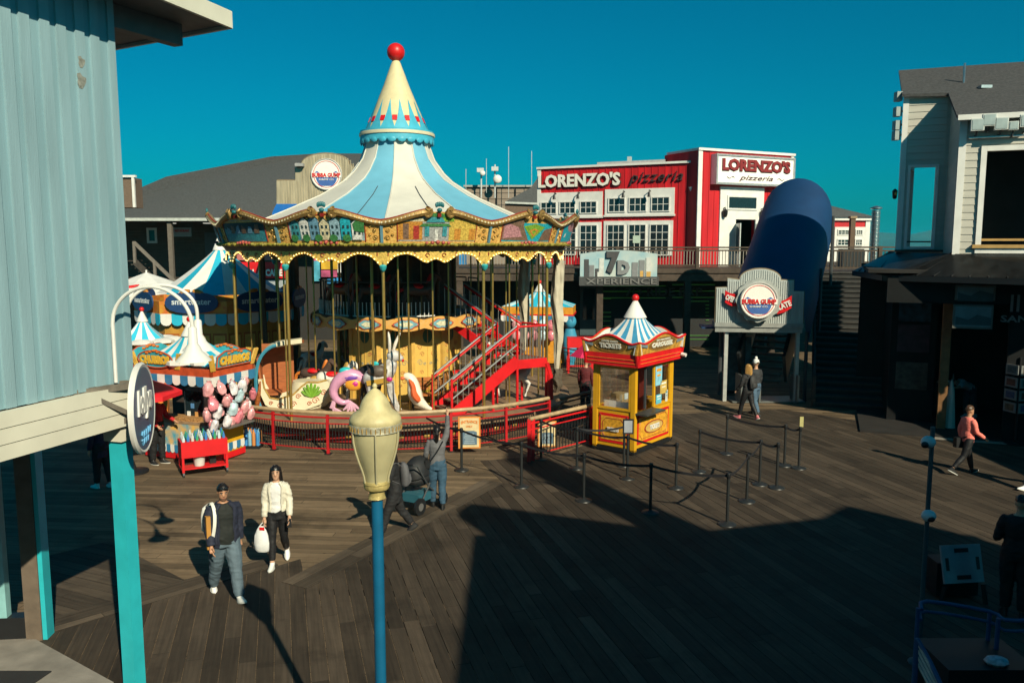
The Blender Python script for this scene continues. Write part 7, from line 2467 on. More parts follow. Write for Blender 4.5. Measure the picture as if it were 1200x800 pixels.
for i in range(6):
    a0, a1 = 2 * PI * i / 6, 2 * PI * (i + 1) / 6
    MB().add([(0, 0, 2.02), (.62 * math.cos(a0), .62 * math.sin(a0), 1.5), (.62 * math.cos(a1), .62 * math.sin(a1), 1.5)], [(0, 1, 2)]).build('parasol_panel', mat('parasol_magenta', (.60, .02, .10), .6), mu)
MB().tube([(0, 0, 0), (0, 0, 2.06)], .02, 6).build('pole', WHITE, mu)
# arcade store behind the carousel on the left, its red sign and bright posters
as_ = thing('arcade_store', 'store front behind the carousel with a red ARCADE sign and colourful posters', 'shop front', (-9, 44, 0))
W(as_).box((-9.5, 45.0, 2.0), (16, 1.2, 4.0)).build('wall', mat('dark_store_wall', (.02, .018, .016), .7), as_)
q0, q1 = P(282, 307, 44.2), P(339, 326, 44.2)
W(as_).box(((q0.x + q1.x) / 2, 44.2, (q0.z + q1.z) / 2), (q1.x - q0.x, .2, q0.z - q1.z)).build('sign_board', RED, as_)
b = W(as_)
text(b, 'PINBALL ARCADE', ((q0.x + q1.x) / 2 - .4, 44.08, (q0.z * .35 + q1.z * .65)), X, Z, (q1.x - q0.x) * 1.05, .38, bold=.05, depth=.04)
b.build('lettering', WHITE, as_)
W(as_).box(((q0.x + q1.x) / 2, 44.3, q0.z + .35), (q1.x - q0.x + .3, .5, .5)).build('upper_band', mat('faded_pink', (.42, .14, .13), .6), as_)
W(as_).box(((q0.x + q1.x) / 2, 44.3, q1.z - .3), (q1.x - q0.x + .2, .5, .4)).build('awning', mat('grey_blue_awning', (.30, .33, .35), .6), as_)
PC_ = {'p': (.55, .10, .22), 'b': (.03, .22, .50), 'y': (.65, .38, .03), 'w': (.66, .66, .66), 'c': (.10, .45, .60), 'o': (.6, .2, .04)}
for (x0, y0, x1, y1, c) in ((363, 294, 384, 306, 'p'), (363, 306, 372, 330, 'c'), (373, 306, 393, 316, 'y'), (373, 317, 392, 325, 'p'), (392, 300, 398, 320, 'w'), (380, 326, 398, 333, 'b'), (412, 297, 420, 325, 'b'), (415, 300, 419, 316, 'o'), (426, 294, 432, 305, 'w'), (426, 305, 432, 312, 'o'), (517, 300, 533, 315, 'p'), (536, 298, 546, 318, 'b')):
    a, e = P(x0, y0, 43.6), P(x1, y1, 43.6)
    W(as_).box(((a.x + e.x) / 2, 44.3 - .02 * (x0 % 5), (a.z + e.z) / 2), (e.x - a.x, .06, a.z - e.z)).build('poster', mat('poster_' + c, PC_[c], .5, var=.6, scale=1.5), as_)
# ---------------------------------------------------------------- lamp post in front
LP = Vector((P(440.5, 520, 6.5).x, 6.5, 0))
lp = thing('street_lamp', 'blue lamp post with a cream acorn lantern, right in front of the carousel', 'street lamp', LP)
zy = lambda y: P(440, y, 6.5).z
px_ = .00693
LC = mat('lantern_cream', (.52, .45, .24), .5, var=.3, scale=9, bump=.1)
LG = mat('lantern_globe', (.42, .38, .22), .16, var=.2, scale=5, coat=.5)
MB().tube([(0, 0, 0), (0, 0, zy(583))], .048, 16).build('pole', mat('pole_blue', (.006, .10, .21), .4, var=.15), lp)
MB().lathe([(.14, 0), (.14, .1), (.09, .2), (.085, .5), (.05, .6)], 16).build('pole_base', mat('pole_blue', (.006, .10, .21), .4), lp)
prof = [(y, h) for y, h in ((449, 1.5), (452, 3.2), (455, 2.2), (457, 5.5), (462, 10.5), (468, 15), (474, 17.5), (479, 19.5), (481, 21.5), (484, 26.5), (489, 30), (493, 30.5), (495, 29.5))]
MB().lathe([(h * px_, zy(y)) for y, h in prof][::-1], 28).build('lantern_cap', LC, lp)
MB().lathe([(h * px_, zy(y)) for y, h in ((563, 14), (556, 15.2), (548, 17.6), (538, 21.6), (526, 25.4), (514, 28), (503, 28.6))], 28).build('lantern_globe', LG, lp)
bnd = MB().lathe([(h * px_, zy(y)) for y, h in ((503.5, 29), (503, 31), (500, 30.2), (497, 31), (494.5, 30.5), (494, 29))], 28).build('lantern_band', mat('lantern_band', (.42, .40, .30), .45, .3, var=.4, scale=30, bump=.3), lp)
b = MB()
for i in range(36):
    a = 2 * PI * i / 36
    b.bar(pol(30.8 * px_, a, zy(502)), pol(30.8 * px_, a, zy(496)), .008, .006)
b.build('band_beading', GOLD, bnd)
for i in range(6):
    a = 2 * PI * (i + .15) / 6
    MB().tube([pol((h + .9) * px_, a, zy(y)) for y, h in ((563, 14.5), (556, 15.6), (548, 18), (538, 22), (526, 25.8), (514, 28.4), (503, 29))], .0085, 6).build('lantern_rib', mat('lantern_rib', (.46, .42, .26), .45, .2), lp)
MB().lathe([(h * px_, zy(y)) for y, h in ((584, 9), (583, 10.5), (578, 9), (573, 9.5), (572, 14), (569, 15.5), (566, 15), (565, 16), (562.5, 15.6), (562, 12))], 24).build('lantern_collar', mat('collar_brass', (.50, .40, .16), .4, .3, var=.35, scale=20, bump=.2), lp)

# ---------------------------------------------------------------- queue posts with belts
SP = {'a': (541, 551), 'b': (611, 570.5), 'c': (684, 587), 'd': (762, 601), 'e': (852, 615), 'f': (634, 538), 'g': (676, 549), 'h': (735, 561), 'i': (792, 572), 'j': (819, 553), 'k': (851, 532), 'l': (875, 588), 'm': (890, 568), 'n': (910, 572), 'o': (919, 546), 'p': (936, 549), 'q': (731, 546)}
SL = {'a': 'queue post leftmost of the row, beside the entrance board', 'b': 'queue post right of the leftmost one, in front of the straight red fence', 'c': 'queue post in sunlight left of the big shadow, third along the front row', 'd': 'queue post fourth along the front row, below the ticket booth', 'e': 'nearest queue post at the shaded corner of the front row', 'f': 'queue post at the near end of the straight red fence', 'g': 'queue post beside the straight red fence, left of the booth',
      'h': 'queue post carrying a small framed notice in front of the booth corner', 'i': 'queue post just right of the booth counter', 'j': 'queue post left end of the middle row right of the booth', 'k': 'queue post left end of the far row right of the booth', 'l': 'queue post behind the nearest one, where a belt turns back', 'm': 'queue post at the corner of the middle row', 'n': 'queue post at the right end of the middle row',
      'o': 'queue post in the far row next to the tagged one', 'p': 'queue post with a yellowish tag on top, right end of the far row', 'q': 'queue post half hidden behind the notice post by the booth'}
STM = mat('stanchion_black', (.018, .02, .021), .45, var=.2)
BELT = mat('belt_black', (.016, .016, .02), .6)
S_base = MB().lathe([(.165, .0), (.175, .012), (.165, .03), (.06, .055), (.03, .07)], 22).mesh('base', STM)
S_pole = MB().tube([(0, 0, .05), (0, 0, .99)], .03, 12).mesh('pole', STM)
S_cap = MB().lathe([(.034, .90), (.040, .91), (.040, .985), (.036, 1.0), (.02, 1.01)], 14).mesh('cap', BLACK)
ST = {}
for k_, (x, y) in SP.items():
    t = thing('queue_post', 'black ' + SL[k_], 'queue post', G(x, y), 0, 'black queue posts with belts')
    for n_, me in (('base', S_base), ('pole', S_pole), ('cap', S_cap)):
        o = bpy.data.objects.new(n_, me)
        COL.objects.link(o)
        o.parent = t
    ST[k_] = t
for a, c in (('a', 'b'), ('b', 'c'), ('c', 'd'), ('d', 'e'), ('e', 'l'), ('l', 'm'), ('j', 'm'), ('m', 'n'), ('k', 'o'), ('o', 'p'), ('f', 'g'), ('g', 'h'), ('h', 'i'), ('g', 'q')):
    p, q = ST[a].location + Z * .95, ST[c].location + Z * .95
    sag = .05 + .012 * (p - q).length
    b = W(ST[a])
    pts = [p.lerp(q, i / 8) - Z * sag * (1 - (2 * i / 8 - 1) ** 2) for i in range(9)]
    for i in range(8):
        b.bar(pts[i], pts[i + 1], .006, .05)
    b.build('belt', BELT, ST[a])
b = W(ST['a'])
p, q = ST['a'].location + Z * .95, G(500, 535) + Z * .98
pts = [p.lerp(q, i / 6) - Z * .05 * (1 - (2 * i / 6 - 1) ** 2) for i in range(7)]
for i in range(6):
    b.bar(pts[i], pts[i + 1], .006, .05)
b.build('belt', BELT, ST['a'])
MB().box((0, -.01, 1.2), (.24, .03, .34)).build('notice_frame', BLACK, ST['h'])
MB().box((0, -.028, 1.2), (.18, .01, .27)).build('notice', mat('notice_grey', (.30, .32, .36), .5), ST['h'])
MB().box((.02, 0, 1.12), (.085, .02, .24)).build('tag', mat('tag_yellow', (.42, .38, .16), .5), ST['p'])

# ---------------------------------------------------------------- camera pole, blue cart and slotted panel in the shade at lower right
cp = thing('camera_pole', 'slender dark teal pole carrying two white camera domes, lower right', 'pole', (P(1087, 600, 9.6).x, 9.6, 0))
TP = mat('pole_dark_teal', (.03, .07, .085), .5)
MB().tube([(0, 0, 0), (0, 0, P(0, 500, 9.6).z)], .028, 8).build('pole', TP, cp)
MB().lathe([(.12, 0), (.12, .03), (.04, .06)], 12).build('base', TP, cp)
for y, dx, nm in ((517, -.06, 'upper'), (603, .0, 'lower')):
    z = P(0, y, 9.6).z
    o = MB().ell((dx, -.03, z), (.085, .085, .075), 14, 9).build('camera_dome', mat('dome_white', (.55, .6, .62), .35), cp)
    MB().ell((dx - (.07 if dx else 0), -.09, z - .02), (.045, .04, .04), 10, 7).build('lens', BLACK, o)
pn = thing('slotted_panel', 'white panel with four dark slots on a dark stand, in the shade at lower right', 'panel', G(1127, 700))
up2 = Vector((0, .35, 1)).normalized()
O_ = P(1127, 660, 11.4) - pn.location
Un = Vector((1, .12, 0)).normalized()
MB().obox(O_, Un * .31, up2 * .27, Un.cross(up2) * .02).build('panel', mat('panel_white', (.20, .24, .27), .4), pn)
nn = Un.cross(up2)
for (a, c, w, h) in ((0, .19, .11, .03), (0, -.19, .11, .03), (-.24, 0, .025, .09), (.24, 0, .025, .09)):
    MB().obox(O_ + Un * a + up2 * c + nn * .022, Un * w, up2 * h, nn * .004).build('slot', BLACK, pn)
for s_ in (-1, 1):
    MB().bar(O_ + Un * s_ * .3 - up2 * .3, Vector((O_.x + s_ * .33, O_.y - .1, 0)), .05).build('leg', BLACK, pn)
MB().box((O_.x, O_.y + .25, .3), (.62, .35, .5)).build('bin', BLACK, pn)
bcar = thing('blue_cart', 'blue tubular metal cart with a dark bin in the shade, lower right corner', 'cart', (P(1140, 760, 8.2).x, 8.2, 0))
BT = mat('cart_blue', (.015, .06, .16), .45)
def bc(px, py, Y):
    return P(px, py, Y) - Vector(bcar.location)
r_ = [bc(1080, 714, 8.6), bc(1086, 704, 8.75), bc(1160, 716, 8.7), bc(1178, 726, 8.5), bc(1215, 726, 8.4)]
MB().tube(bez(r_, 3), .022, 8).build('top_rail', BT, bcar)
MB().tube([v - Z * .12 for v in bez(r_, 3)], .018, 8).build('mid_rail', BT, bcar)
for (x, y, Y_) in ((1076, 712, 8.6), (1160, 716, 8.7), (1170, 724, 8.5), (1075, 748, 7.6)):
    q = bc(x, y, Y_)
    MB().tube([q, (q.x, q.y, .05)], .024, 8).build('post', BT, bcar)
MB().tube(bez([bc(1075, 748, 7.6), bc(1090, 775, 7.45), bc(1104, 805, 7.2)], 3), .022, 8).build('side_rail', BT, bcar)
for i in range(4):
    MB().bar(bc(1075, 752 + 8 * i, 7.6), bc(1100, 800 + 8 * i, 7.3), .012, .03).build('slat', mat('slat_pale', (.40, .42, .40), .5), bcar)
MB().box((.15, .2, .42), (.95, .7, .7)).build('bin', BLACK, bcar)
MB().ell((.25, -.02, .80), (.13, .10, .05), 9, 6).build('crumpled_bag', mat('bag_pale', (.4, .45, .5), .4, var=.5, scale=20), bcar)
for x in (-.3, .6):
    for y in (-.15, .5):
        MB().tube([(x - .03, y, .07), (x + .03, y, .07)], .07, 12).build('wheel', BLACK, bcar)

# ---------------------------------------------------------------- pushchair beside the woman with the raised arm
pr = thing('pushchair', 'black pushchair with round hood between the two women at the carousel fence', 'pushchair', G(494, 594), R(150))
MB().ell((0, .05, .62), (.22, .36, .16), 12, 8).build('seat', mat('pram_black', (.014, .015, .017), .6), pr)
vs, fs = [], []
for i in range(7):
    a = PI * (-.05 + .62 * i / 6)
    for j in range(9):
        c = PI * j / 8
        vs.append((.24 * math.cos(c), .08 + .36 * math.cos(a) * (.4 + .6 * math.sin(c)), .72 + .36 * math.sin(a) * math.sin(c)))
for i in range(6):
    for j in range(8):
        fs.append((i * 9 + j, i * 9 + j + 1, i * 9 + j + 10, i * 9 + j + 9))
MB().add(vs, fs).build('hood', mat('pram_black', (.014, .015, .017), .6), pr)
for s_ in (-1, 1):
    MB().tube([(s_ * .24, -.36, .14), (s_ * .25, .1, .5), (s_ * .25, .46, .98), (s_ * .22, .56, 1.02)], .016, 7).build('frame', DGREY, pr)
    MB().tube([(s_ * .26, .42, .15), (s_ * .25, .05, .55)], .016, 7).build('frame', DGREY, pr)
    for y, r in ((-.36, .13), (.42, .17)):
        w_ = MB().tube([(s_ * .25, y, r), (s_ * .30, y, r)], r, 18).build('wheel', BLACK, pr)
        MB().tube([(s_ * .245, y, r), (s_ * .306, y, r)], r * .45, 14).build('rim', mat('pram_rim', (.2, .2, .2), .4, .5), w_)
MB().tube([(-.22, .56, 1.02), (.22, .56, 1.02)], .02, 8).build('handle', BLACK, pr)
MB().box((0, .1, .28), (.4, .5, .16)).build('basket', mat('pram_basket', (.02, .10, .14), .6), pr)
# ---------------------------------------------------------------- people
import bmesh
SKIN = mat('skin_tan', (.42, .22, .13), .5, var=.12, scale=12)
SKIN2 = mat('skin_light', (.50, .29, .19), .5, var=.12, scale=12)
HAIRK = mat('hair_black', (.010, .008, .008), .4, var=.4, scale=30, stretch=(1, 1, .2))
HAIRB = mat('hair_brown', (.07, .032, .014), .45, var=.5, scale=30, stretch=(1, 1, .2))
HAIRY = mat('hair_blond', (.36, .20, .06), .45, var=.4, scale=30, stretch=(1, 1, .2))
EYEW = mat('eye_white', (.35, .32, .30), .4)
LIPS = mat('lips', (.35, .10, .08), .45)
def cloth(name, col, rough=.8, var=.25):
    return mat('cloth_' + name, col, rough, var=var, scale=9, bump=.25, bscale=14)
from mathutils import noise as mnoise
def solid(mb, name, m, parent, voxel, it=4, crease=0.0):
    """joins the overlapping shapes of mb into one continuous surface"""
    me = mb.mesh(name, m)
    bm = bmesh.new()
    bm.from_mesh(me)
    bmesh.ops.recalc_face_normals(bm, faces=bm.faces)
    bm.to_mesh(me)
    bm.free()
    o = bpy.data.objects.new(name, me)
    COL.objects.link(o)
    md = o.modifiers.new('join', 'REMESH')
    md.mode = 'VOXEL'
    md.voxel_size = voxel
    md.use_smooth_shade = True
    sm = o.modifiers.new('smooth', 'SMOOTH')
    sm.factor = .5
    sm.iterations = it
    dg = bpy.context.evaluated_depsgraph_get()
    nm = bpy.data.meshes.new_from_object(o.evaluated_get(dg))
    o.modifiers.clear()
    o.data = nm
    if crease:                                            # folds of the cloth
        off_ = Vector((rnd.uniform(0, 50), rnd.uniform(0, 50), 0))
        ns = [v.normal.copy() for v in nm.vertices]
        for v, n_ in zip(nm.vertices, ns):
            q = Vector((v.co.x * 6, v.co.y * 6, v.co.z * 11 + 3 * v.co.x)) + off_
            r_ = 1 - abs(mnoise.noise(q)) * 2
            v.co += n_ * (crease * (r_ * .8 + mnoise.noise(q * 2.3) * .5 - .3))
    nm.materials.clear()
    nm.materials.append(m)
    bpy.data.meshes.remove(me)
    nm.polygons.foreach_set('use_smooth', [True] * len(nm.polygons))
    if parent is not None:
        o.parent = parent
    return o
def rotx(v, a, o=(0, 0, 0)):
    o = Vector(o)
    return Matrix.Rotation(a, 3, 'X') @ (Vector(v) - o) + o

def person(label, loc, face, h, legs=(10, 5, -10, 8), arms=((5, 8, 15), (-5, 8, 15)), lean=0, wide=1.0, head=(0, 0), skin=SKIN2, top=None, jacket=None, trousers=None, shoes=None, hair=None, vox=.012, group=None, extras=None, hemz=.90, slv=1.0, cuff=.12):
    """legs: swing and knee bend, left then right; arms: swing, spread and elbow bend, left then right; everything in degrees; faces -y, left side is +x"""
    s = h / 1.75
    le = R(lean)
    hipz = .93
    base = Vector((0, 0, hipz))
    def T(v):                                             # bends the upper body forward about the hips
        v = Vector(v)
        if v.z <= hipz:
            return v
        return rotx(v, le, base)
    J = {}
    for sd_, (sw, kn) in ((1, legs[:2]), (-1, legs[2:])):
        hp = Vector((.092 * sd_ * wide ** .5, 0, hipz - .03))
        a1_, a2_ = R(sw), R(sw - kn)
        k_ = hp + Vector((.012 * sd_, -math.sin(a1_), -math.cos(a1_))) * .42
        an = k_ + Vector((.008 * sd_, -math.sin(a2_), -math.cos(a2_))) * .41
        J[sd_] = [hp, k_, an, R(sw - kn)]
    drop = min(J[1][2].z, J[-1][2].z) - .08
    A = {}
    for sd_, (sw, sp, el) in ((1, arms[0]), (-1, arms[1])):
        sh = T((.185 * sd_ * wide ** .6, 0, 1.425))
        a, p, e = R(sw) + le * .6, R(sp), R(el)
        d1 = Vector((math.sin(p) * sd_, -math.sin(a) * math.cos(p), -math.cos(a) * math.cos(p)))
        d2 = Vector((math.sin(p) * sd_ * .3, -math.sin(a + e), -math.cos(a + e))).normalized()
        el_ = sh + d1 * .30
        A[sd_] = [sh, el_, el_ + d2 * .255, d2]
    t_root = bpy.data.objects.new('person', None)
    M0_ = Matrix.Scale(s, 4) @ Matrix.Translation((0, 0, -drop))
    tor = [(.90, .165, .118), (.97, .172, .125), (1.05, .155, .115), (1.14, .142, .108), (1.25, .158, .118), (1.34, .172, .122), (1.41, .172, .105), (1.455, .12, .085), (1.49, .062, .06)]
    def torso(mb, grow, z0, z1=1.5, w=1.0, belly=0.0, n=16):
        rg = []
        zs = [z for z, _, _ in tor if z0 < z < z1]
        def at(z):
            for i in range(len(tor) - 1):
                if tor[i][0] <= z <= tor[i + 1][0]:
                    f = (z - tor[i][0]) / (tor[i + 1][0] - tor[i][0])
                    return tor[i][1] + (tor[i + 1][1] - tor[i][1]) * f, tor[i][2] + (tor[i + 1][2] - tor[i][2]) * f
            return (tor[0][1], tor[0][2]) if z < tor[0][0] else (tor[-1][1], tor[-1][2])
        out = []
        for z in [z0] + zs + [min(z1, 1.49)]:
            a, c = at(z)
            wz = w if z < 1.42 else 1 + (w - 1) * .4
            out.append((z, a * wz + grow, c * wz + grow + belly * max(0, 1 - abs(z - 1.08) / .22)))
        return out
    def ringset(mb, lst, n=16, a0=0, a1=None, thick=0, ysh=0.0):
        tmp = MB()
        tmp.rings([(0, -ysh * max(0, 1 - abs(z - 1.08) / .22), z, a, c) for z, a, c in lst], n, True, a0, a1, thick)
        mb.add([tuple(T(v)) for v in tmp.v], tmp.f)
    # ---- the body, one continuous surface
    b = MB(M0_)
    ringset(b, torso(b, -.004, .88, 1.5, wide))
    b.tube([T((0, .005, 1.44)), T((0, -.004, 1.50)), T((0, -.012, 1.57))], [.068, .056, .055], 12)
    for sd_ in (1, -1):
        hp, k_, an, fa = J[sd_]
        w = wide ** .7
        b.tube(bez([hp + Vector((-.005 * sd_, 0, .05)), hp.lerp(k_, .45), k_, k_.lerp(an, .4) + Vector((0, .008, 0)), an], 2), [.088 * w, .088 * w, .082 * w, .07 * w, .056 * w, .057, .056, .045, .038], 12)
        FM = Matrix.Rotation(R(8) * sd_, 3, 'Z') @ Matrix.Rotation(-max(-.5, min(.3, fa if an.z > drop + .09 else max(0, fa))), 3, 'X')
        J[sd_].append(FM)
        b.tube([an + FM @ Vector(v) for v in ((0, .045, -.05), (0, -.02, -.045), (0, -.14, -.062))], [(.030, .032), (.034, .036), (.018, .034)], 10)
        sh, el_, wr, d2 = A[sd_]
        b.tube(bez([sh + Vector((-.03 * sd_, 0, .0)), sh.lerp(el_, .5), el_, el_.lerp(wr, .45), wr], 2), [.052 * w, .054 * w, .048 * w, .044, .040, .042, .038, .031, .026], 10)
        # hand: palm, four bent fingers of unequal length, thumb from the side of the palm
        side_ = d2.cross(Vector((1, 0, 0)))
        side_ = side_.normalized() if side_.length > .1 else Vector((0, 0, 1))
        fw = side_ if side_.y < 0 or abs(side_.y) < .3 else -side_
        inn = d2.cross(fw).normalized()
        if inn.x * sd_ > 0:
            inn = -inn
        pc_ = wr + d2 * .05
        b.tube([wr - d2 * .005, pc_, wr + d2 * .092], [(.024, .018), (.041, .017), (.040, .014)] if abs(fw.z) > 2 else [(.022, .022), (.017, .038), (.014, .038)], 10)
        for q, (o_, ln) in enumerate(((.030, .068), (.010, .078), (-.010, .073), (-.029, .056))):
            f0_ = wr + d2 * .088 + fw * o_
            f1_ = f0_ + d2 * ln * .5 + inn * .010
            f2_ = f1_ + d2 * ln * .38 + inn * .026
            b.tube([f0_ - d2 * .01, f1_, f2_], [.0095, .0088, .0068], 7)
        th0 = wr + d2 * .03 + fw * .030
        b.tube([th0, th0 + fw * .028 + d2 * .025 + inn * .008, th0 + fw * .034 + d2 * .058 + inn * .016], [.012, .0105, .008], 7)
    # head on its own axes
    hc = T((0, -.018, 1.635))
    HM = Matrix.Translation(hc) @ Matrix.Rotation(le * .6, 4, 'X') @ Matrix.Rotation(R(head[0]), 4, 'Z') @ Matrix.Rotation(R(head[1]), 4, 'X')
    b.M = M0_ @ HM
    b.ell((0, .008, .022), (.074, .094, .098), 16, 12)
    b.rings([(0, -.048, -.112, .022, .026), (0, -.046, -.10, .040, .042), (0, -.03, -.07, .056, .062), (0, -.012, -.02, .066, .078), (0, -.005, .03, .070, .084)], 16)
    b.tube([(0, -.084, .022), (0, -.102, -.012), (0, -.092, -.026)], [(.007, .008), (.012, .013), (.008, .014)], 8)
    for sd_ in (1, -1):
        b.ell((.075 * sd_, .012, .0), (.010, .022, .032), 8, 6)
    body = solid(b, 'person', skin, None, vox, 3)
    tag(body, label, 'person', group)
    body.location = loc
    body.rotation_euler = (0, 0, R(face))
    MH = M0_ @ HM
    if vox < .011:
        for sd_ in (1, -1):
            e = MB(MH).ell((.030 * sd_, -.083, .022), (.011, .006, .0055), 8, 6).build('eye', EYEW, body)
            MB(MH).ell((.030 * sd_, -.090, .022), (.006, .003, .007), 7, 5).build('iris', BLACK, e)
            MB(MH).tube([(.014 * sd_, -.092, .042), (.032 * sd_, -.090, .047), (.048 * sd_, -.080, .042)], .0045, 5).build('eyebrow', hair[0] if hair else HAIRK, body)
        MB(MH).tube([(-.024, -.080, -.052), (0, -.089, -.050), (.024, -.080, -.052)], [.004, .0065, .004], 6).build('mouth', LIPS, body)
    # ---- clothes
    if trousers:
        m_, lo = trousers
        b = MB(M0_)
        ringset(b, torso(b, .012 + lo * .4, .84, 1.05, wide))
        for sd_ in (1, -1):
            hp, k_, an, fa = J[sd_][:4]
            w = wide ** .7
            an2 = an.lerp(k_, cuff)
            b.tube(bez([hp + Vector((0, 0, .05)), hp.lerp(k_, .5), k_, k_.lerp(an2, .5) + Vector((0, .006, 0)), an2], 2), [r_ * (w if i < 5 else 1) + .010 + lo * (1 if i > 1 else .5) for i, r_ in enumerate((.092, .094, .086, .074, .062, .060, .058, .05, .044))], 12)
        solid(b, 'trousers', m_, body, max(.011, vox), 3, .010 if lo else .004)
    if shoes:
        for sd_ in (1, -1):
            hp, k_, an, fa, FM = J[sd_]
            SM = M0_ @ Matrix.Translation(an) @ FM.to_4x4()
            so = MB(SM)
            so.rings([(0, -.055, -.082, .043, .135), (0, -.055, -.068, .047, .140), (0, -.05, -.05, .045, .13), (0, -.025, -.025, .04, .095), (0, .005, .01, .042, .055), (0, .008, .04, .042, .046)], 16)
            o = so.build('shoe', shoes[0], body)
            MB(SM).rings([(0, -.055, -.086, .045, .139), (0, -.055, -.066, .050, .144)], 16).build('sole', shoes[1], o)
    def sleeves(b, grow, frac):
        for sd_ in (1, -1):
            sh, el_, wr, d2 = A[sd_]
            w = wide ** .7
            if frac > .6:
                b.tube(bez([sh + Vector((-.04 * sd_, 0, .005)), sh.lerp(el_, .5), el_, el_.lerp(wr, .5), wr.lerp(el_, .05)], 2), [r_ * w + grow for r_ in (.056, .060, .054, .050, .048, .046, .043, .038, .035)], 10)
            else:
                b.tube([sh + Vector((-.04 * sd_, 0, .005)), sh.lerp(el_, .4), sh.lerp(el_, .75)], [.056 * w + grow, .058 * w + grow, .055 * w + grow + .006], 10)
    if top:
        b = MB(M0_)
        ringset(b, torso(b, .014, hemz, 1.475, wide, .1 * max(0, wide - 1)), ysh=.1 * max(0, wide - 1))
        if not jacket:
            sleeves(b, .010, slv)
        solid(b, 'shirt', top, body, max(.011, vox), 4, .009)
    if jacket:
        m_, jh, op = jacket
        b = MB(M0_)
        lst = [(z, a + .012, c + .014) for z, a, c in torso(b, .014, jh, 1.475, wide, .012)]
        ringset(b, lst, 22, R(op), 2 * PI - R(op), .026)
        sleeves(b, .017, 1)
        o = solid(b, 'jacket', m_, body, .011, 2, .011)
        b = MB(M0_)
        for sd_ in (1, -1):                               # lapels and collar
            pts = []
            for z, a, c in lst[1:]:
                aa = R(op + 3) * sd_
                pts.append(T(((a + .004) * math.sin(aa), -(c + .004) * math.cos(aa), z)))
            b.tube(pts, [.010 + .016 * i / len(pts) for i in range(len(pts))], 6)
        b.tube([T((.10 * math.sin(a), -.082 * math.cos(a), 1.475)) for a in [R(35) + (2 * PI - R(70)) * i / 12 for i in range(13)]], .018, 6)
        b.build('collar', m_, o)
    if hair:
        m_, st = hair
        b = MB(MH)
        vs, fs = [], []
        n, k = 20, 8
        for i in range(k + 1):
            for j in range(n):
                a = 2 * PI * j / n                       # 0 = back
                fr_ = abs(((a + PI) % (2 * PI)) - PI) / PI
                lim = (1.72 - .62 * fr_ ** 1.5) if st != 'cap' else 1.42
                t_ = lim * i / k
                wob = 1 + .03 * math.sin(7 * a + 3 * t_) if st != 'curly' else 1.08 + .10 * math.sin(9 * a + 7 * t_) * math.sin(11 * t_)
                vs.append((.083 * wob * math.sin(t_) * math.sin(a), .010 + .104 * wob * math.sin(t_) * math.cos(a), .026 + .107 * wob * math.cos(t_)))
        for i in range(k):
            for j in range(n):
                fs.append((i * n + j, i * n + (j + 1) % n, i * n + n + (j + 1) % n, i * n + n + j))
        b.add(vs, fs)
        if st == 'long':
            for j in range(15):
                a = -1.95 + 3.9 * j / 14
                x0, y0 = .078 * math.sin(a), .012 + .098 * math.cos(a)
                ln = .36 + .05 * math.sin(j * 2.3)
                b.tube([(x0 * .9, y0 * .9, .07), (x0 * 1.04, y0 * 1.02, -.02), (x0 * 1.18 + .004 * math.sin(j), y0 * 1.05, -.14), (x0 * 1.25, y0 * .92 - .01, -ln)], [.020, .027, .027, .008], 6)
        elif st == 'bun':
            b.ell((0, .09, .10), (.05, .05, .05), 10, 7)
        elif st == 'pony':
            b.tube([(0, .10, .06), (0, .15, .0), (.01, .15, -.12), (.01, .13, -.30)], [.03, .045, .045, .012], 9)
        o = b.build('hair', m_, body)
        if st == 'long' and extras == 'ombre':
            b = MB(MH)
            for j in range(9):
                a = (-1.9 + .22 * j) if j < 5 else (1.9 - .22 * (j - 5))
                x0, y0 = .078 * math.sin(a), .012 + .098 * math.cos(a)
                b.tube([(x0 * 1.18, y0 * 1.05 - .006, -.12), (x0 * 1.24, y0 * .95 - .012, -.22), (x0 * 1.25, y0 * .92 - .014, -.40)], [.018, .026, .008], 6)
            b.build('hair_ends', HAIRB, o)
    body['anchor'] = 0
    del body['anchor']
    return body, M0_, MH, A, J, T
def hand_world(pp, sd_):
    body, M0_, MH, A, J, T = pp
    sh, el_, wr, d2 = A[sd_]
    Mw = Matrix.Translation(body.location) @ Matrix.Rotation(body.rotation_euler.z, 4, 'Z') @ M0_
    return Mw @ (wr + d2 * .09), Mw
def backpack(pp, label, m, w=.30, h=.42, d=.16, dx=0.0, straps=True):
    body, M0_, MH, A, J, T = pp
    t = thing('backpack', label, 'backpack', body.location, body.rotation_euler.z)
    b = MB(M0_)
    c = Vector((dx, .20, 1.22))
    b.rings([(c.x, c.y, c.z - h / 2, w * .40, d * .42), (c.x, c.y + .01, c.z - h * .4, w * .5, d * .55), (c.x, c.y, c.z + h * .1, w * .5, d * .52), (c.x, c.y - .01, c.z + h * .38, w * .42, d * .42), (c.x, c.y - .02, c.z + h / 2, w * .2, d * .2)], 16)
    b.build('pack', m, t)
    MB(M0_).rings([(c.x, c.y + .075, c.z - h * .38, w * .36, d * .28), (c.x, c.y + .085, c.z - h * .2, w * .38, d * .3), (c.x, c.y + .07, c.z - h * .02, w * .34, d * .25)], 12).build('pocket', m, t)
    if straps:
        for sd_ in (1, -1):
            MB(M0_).tube(bez([(dx + .11 * sd_, .12, 1.40), (dx * .5 + .125 * sd_, .0, 1.475), (dx * .5 + .13 * sd_, -.12, 1.38), (dx * .5 + .14 * sd_, -.135, 1.2), (dx + .15 * sd_, .06, 1.08)], 3), [(.006, .024)] * 13, 6).build('strap', m, t)
    return t

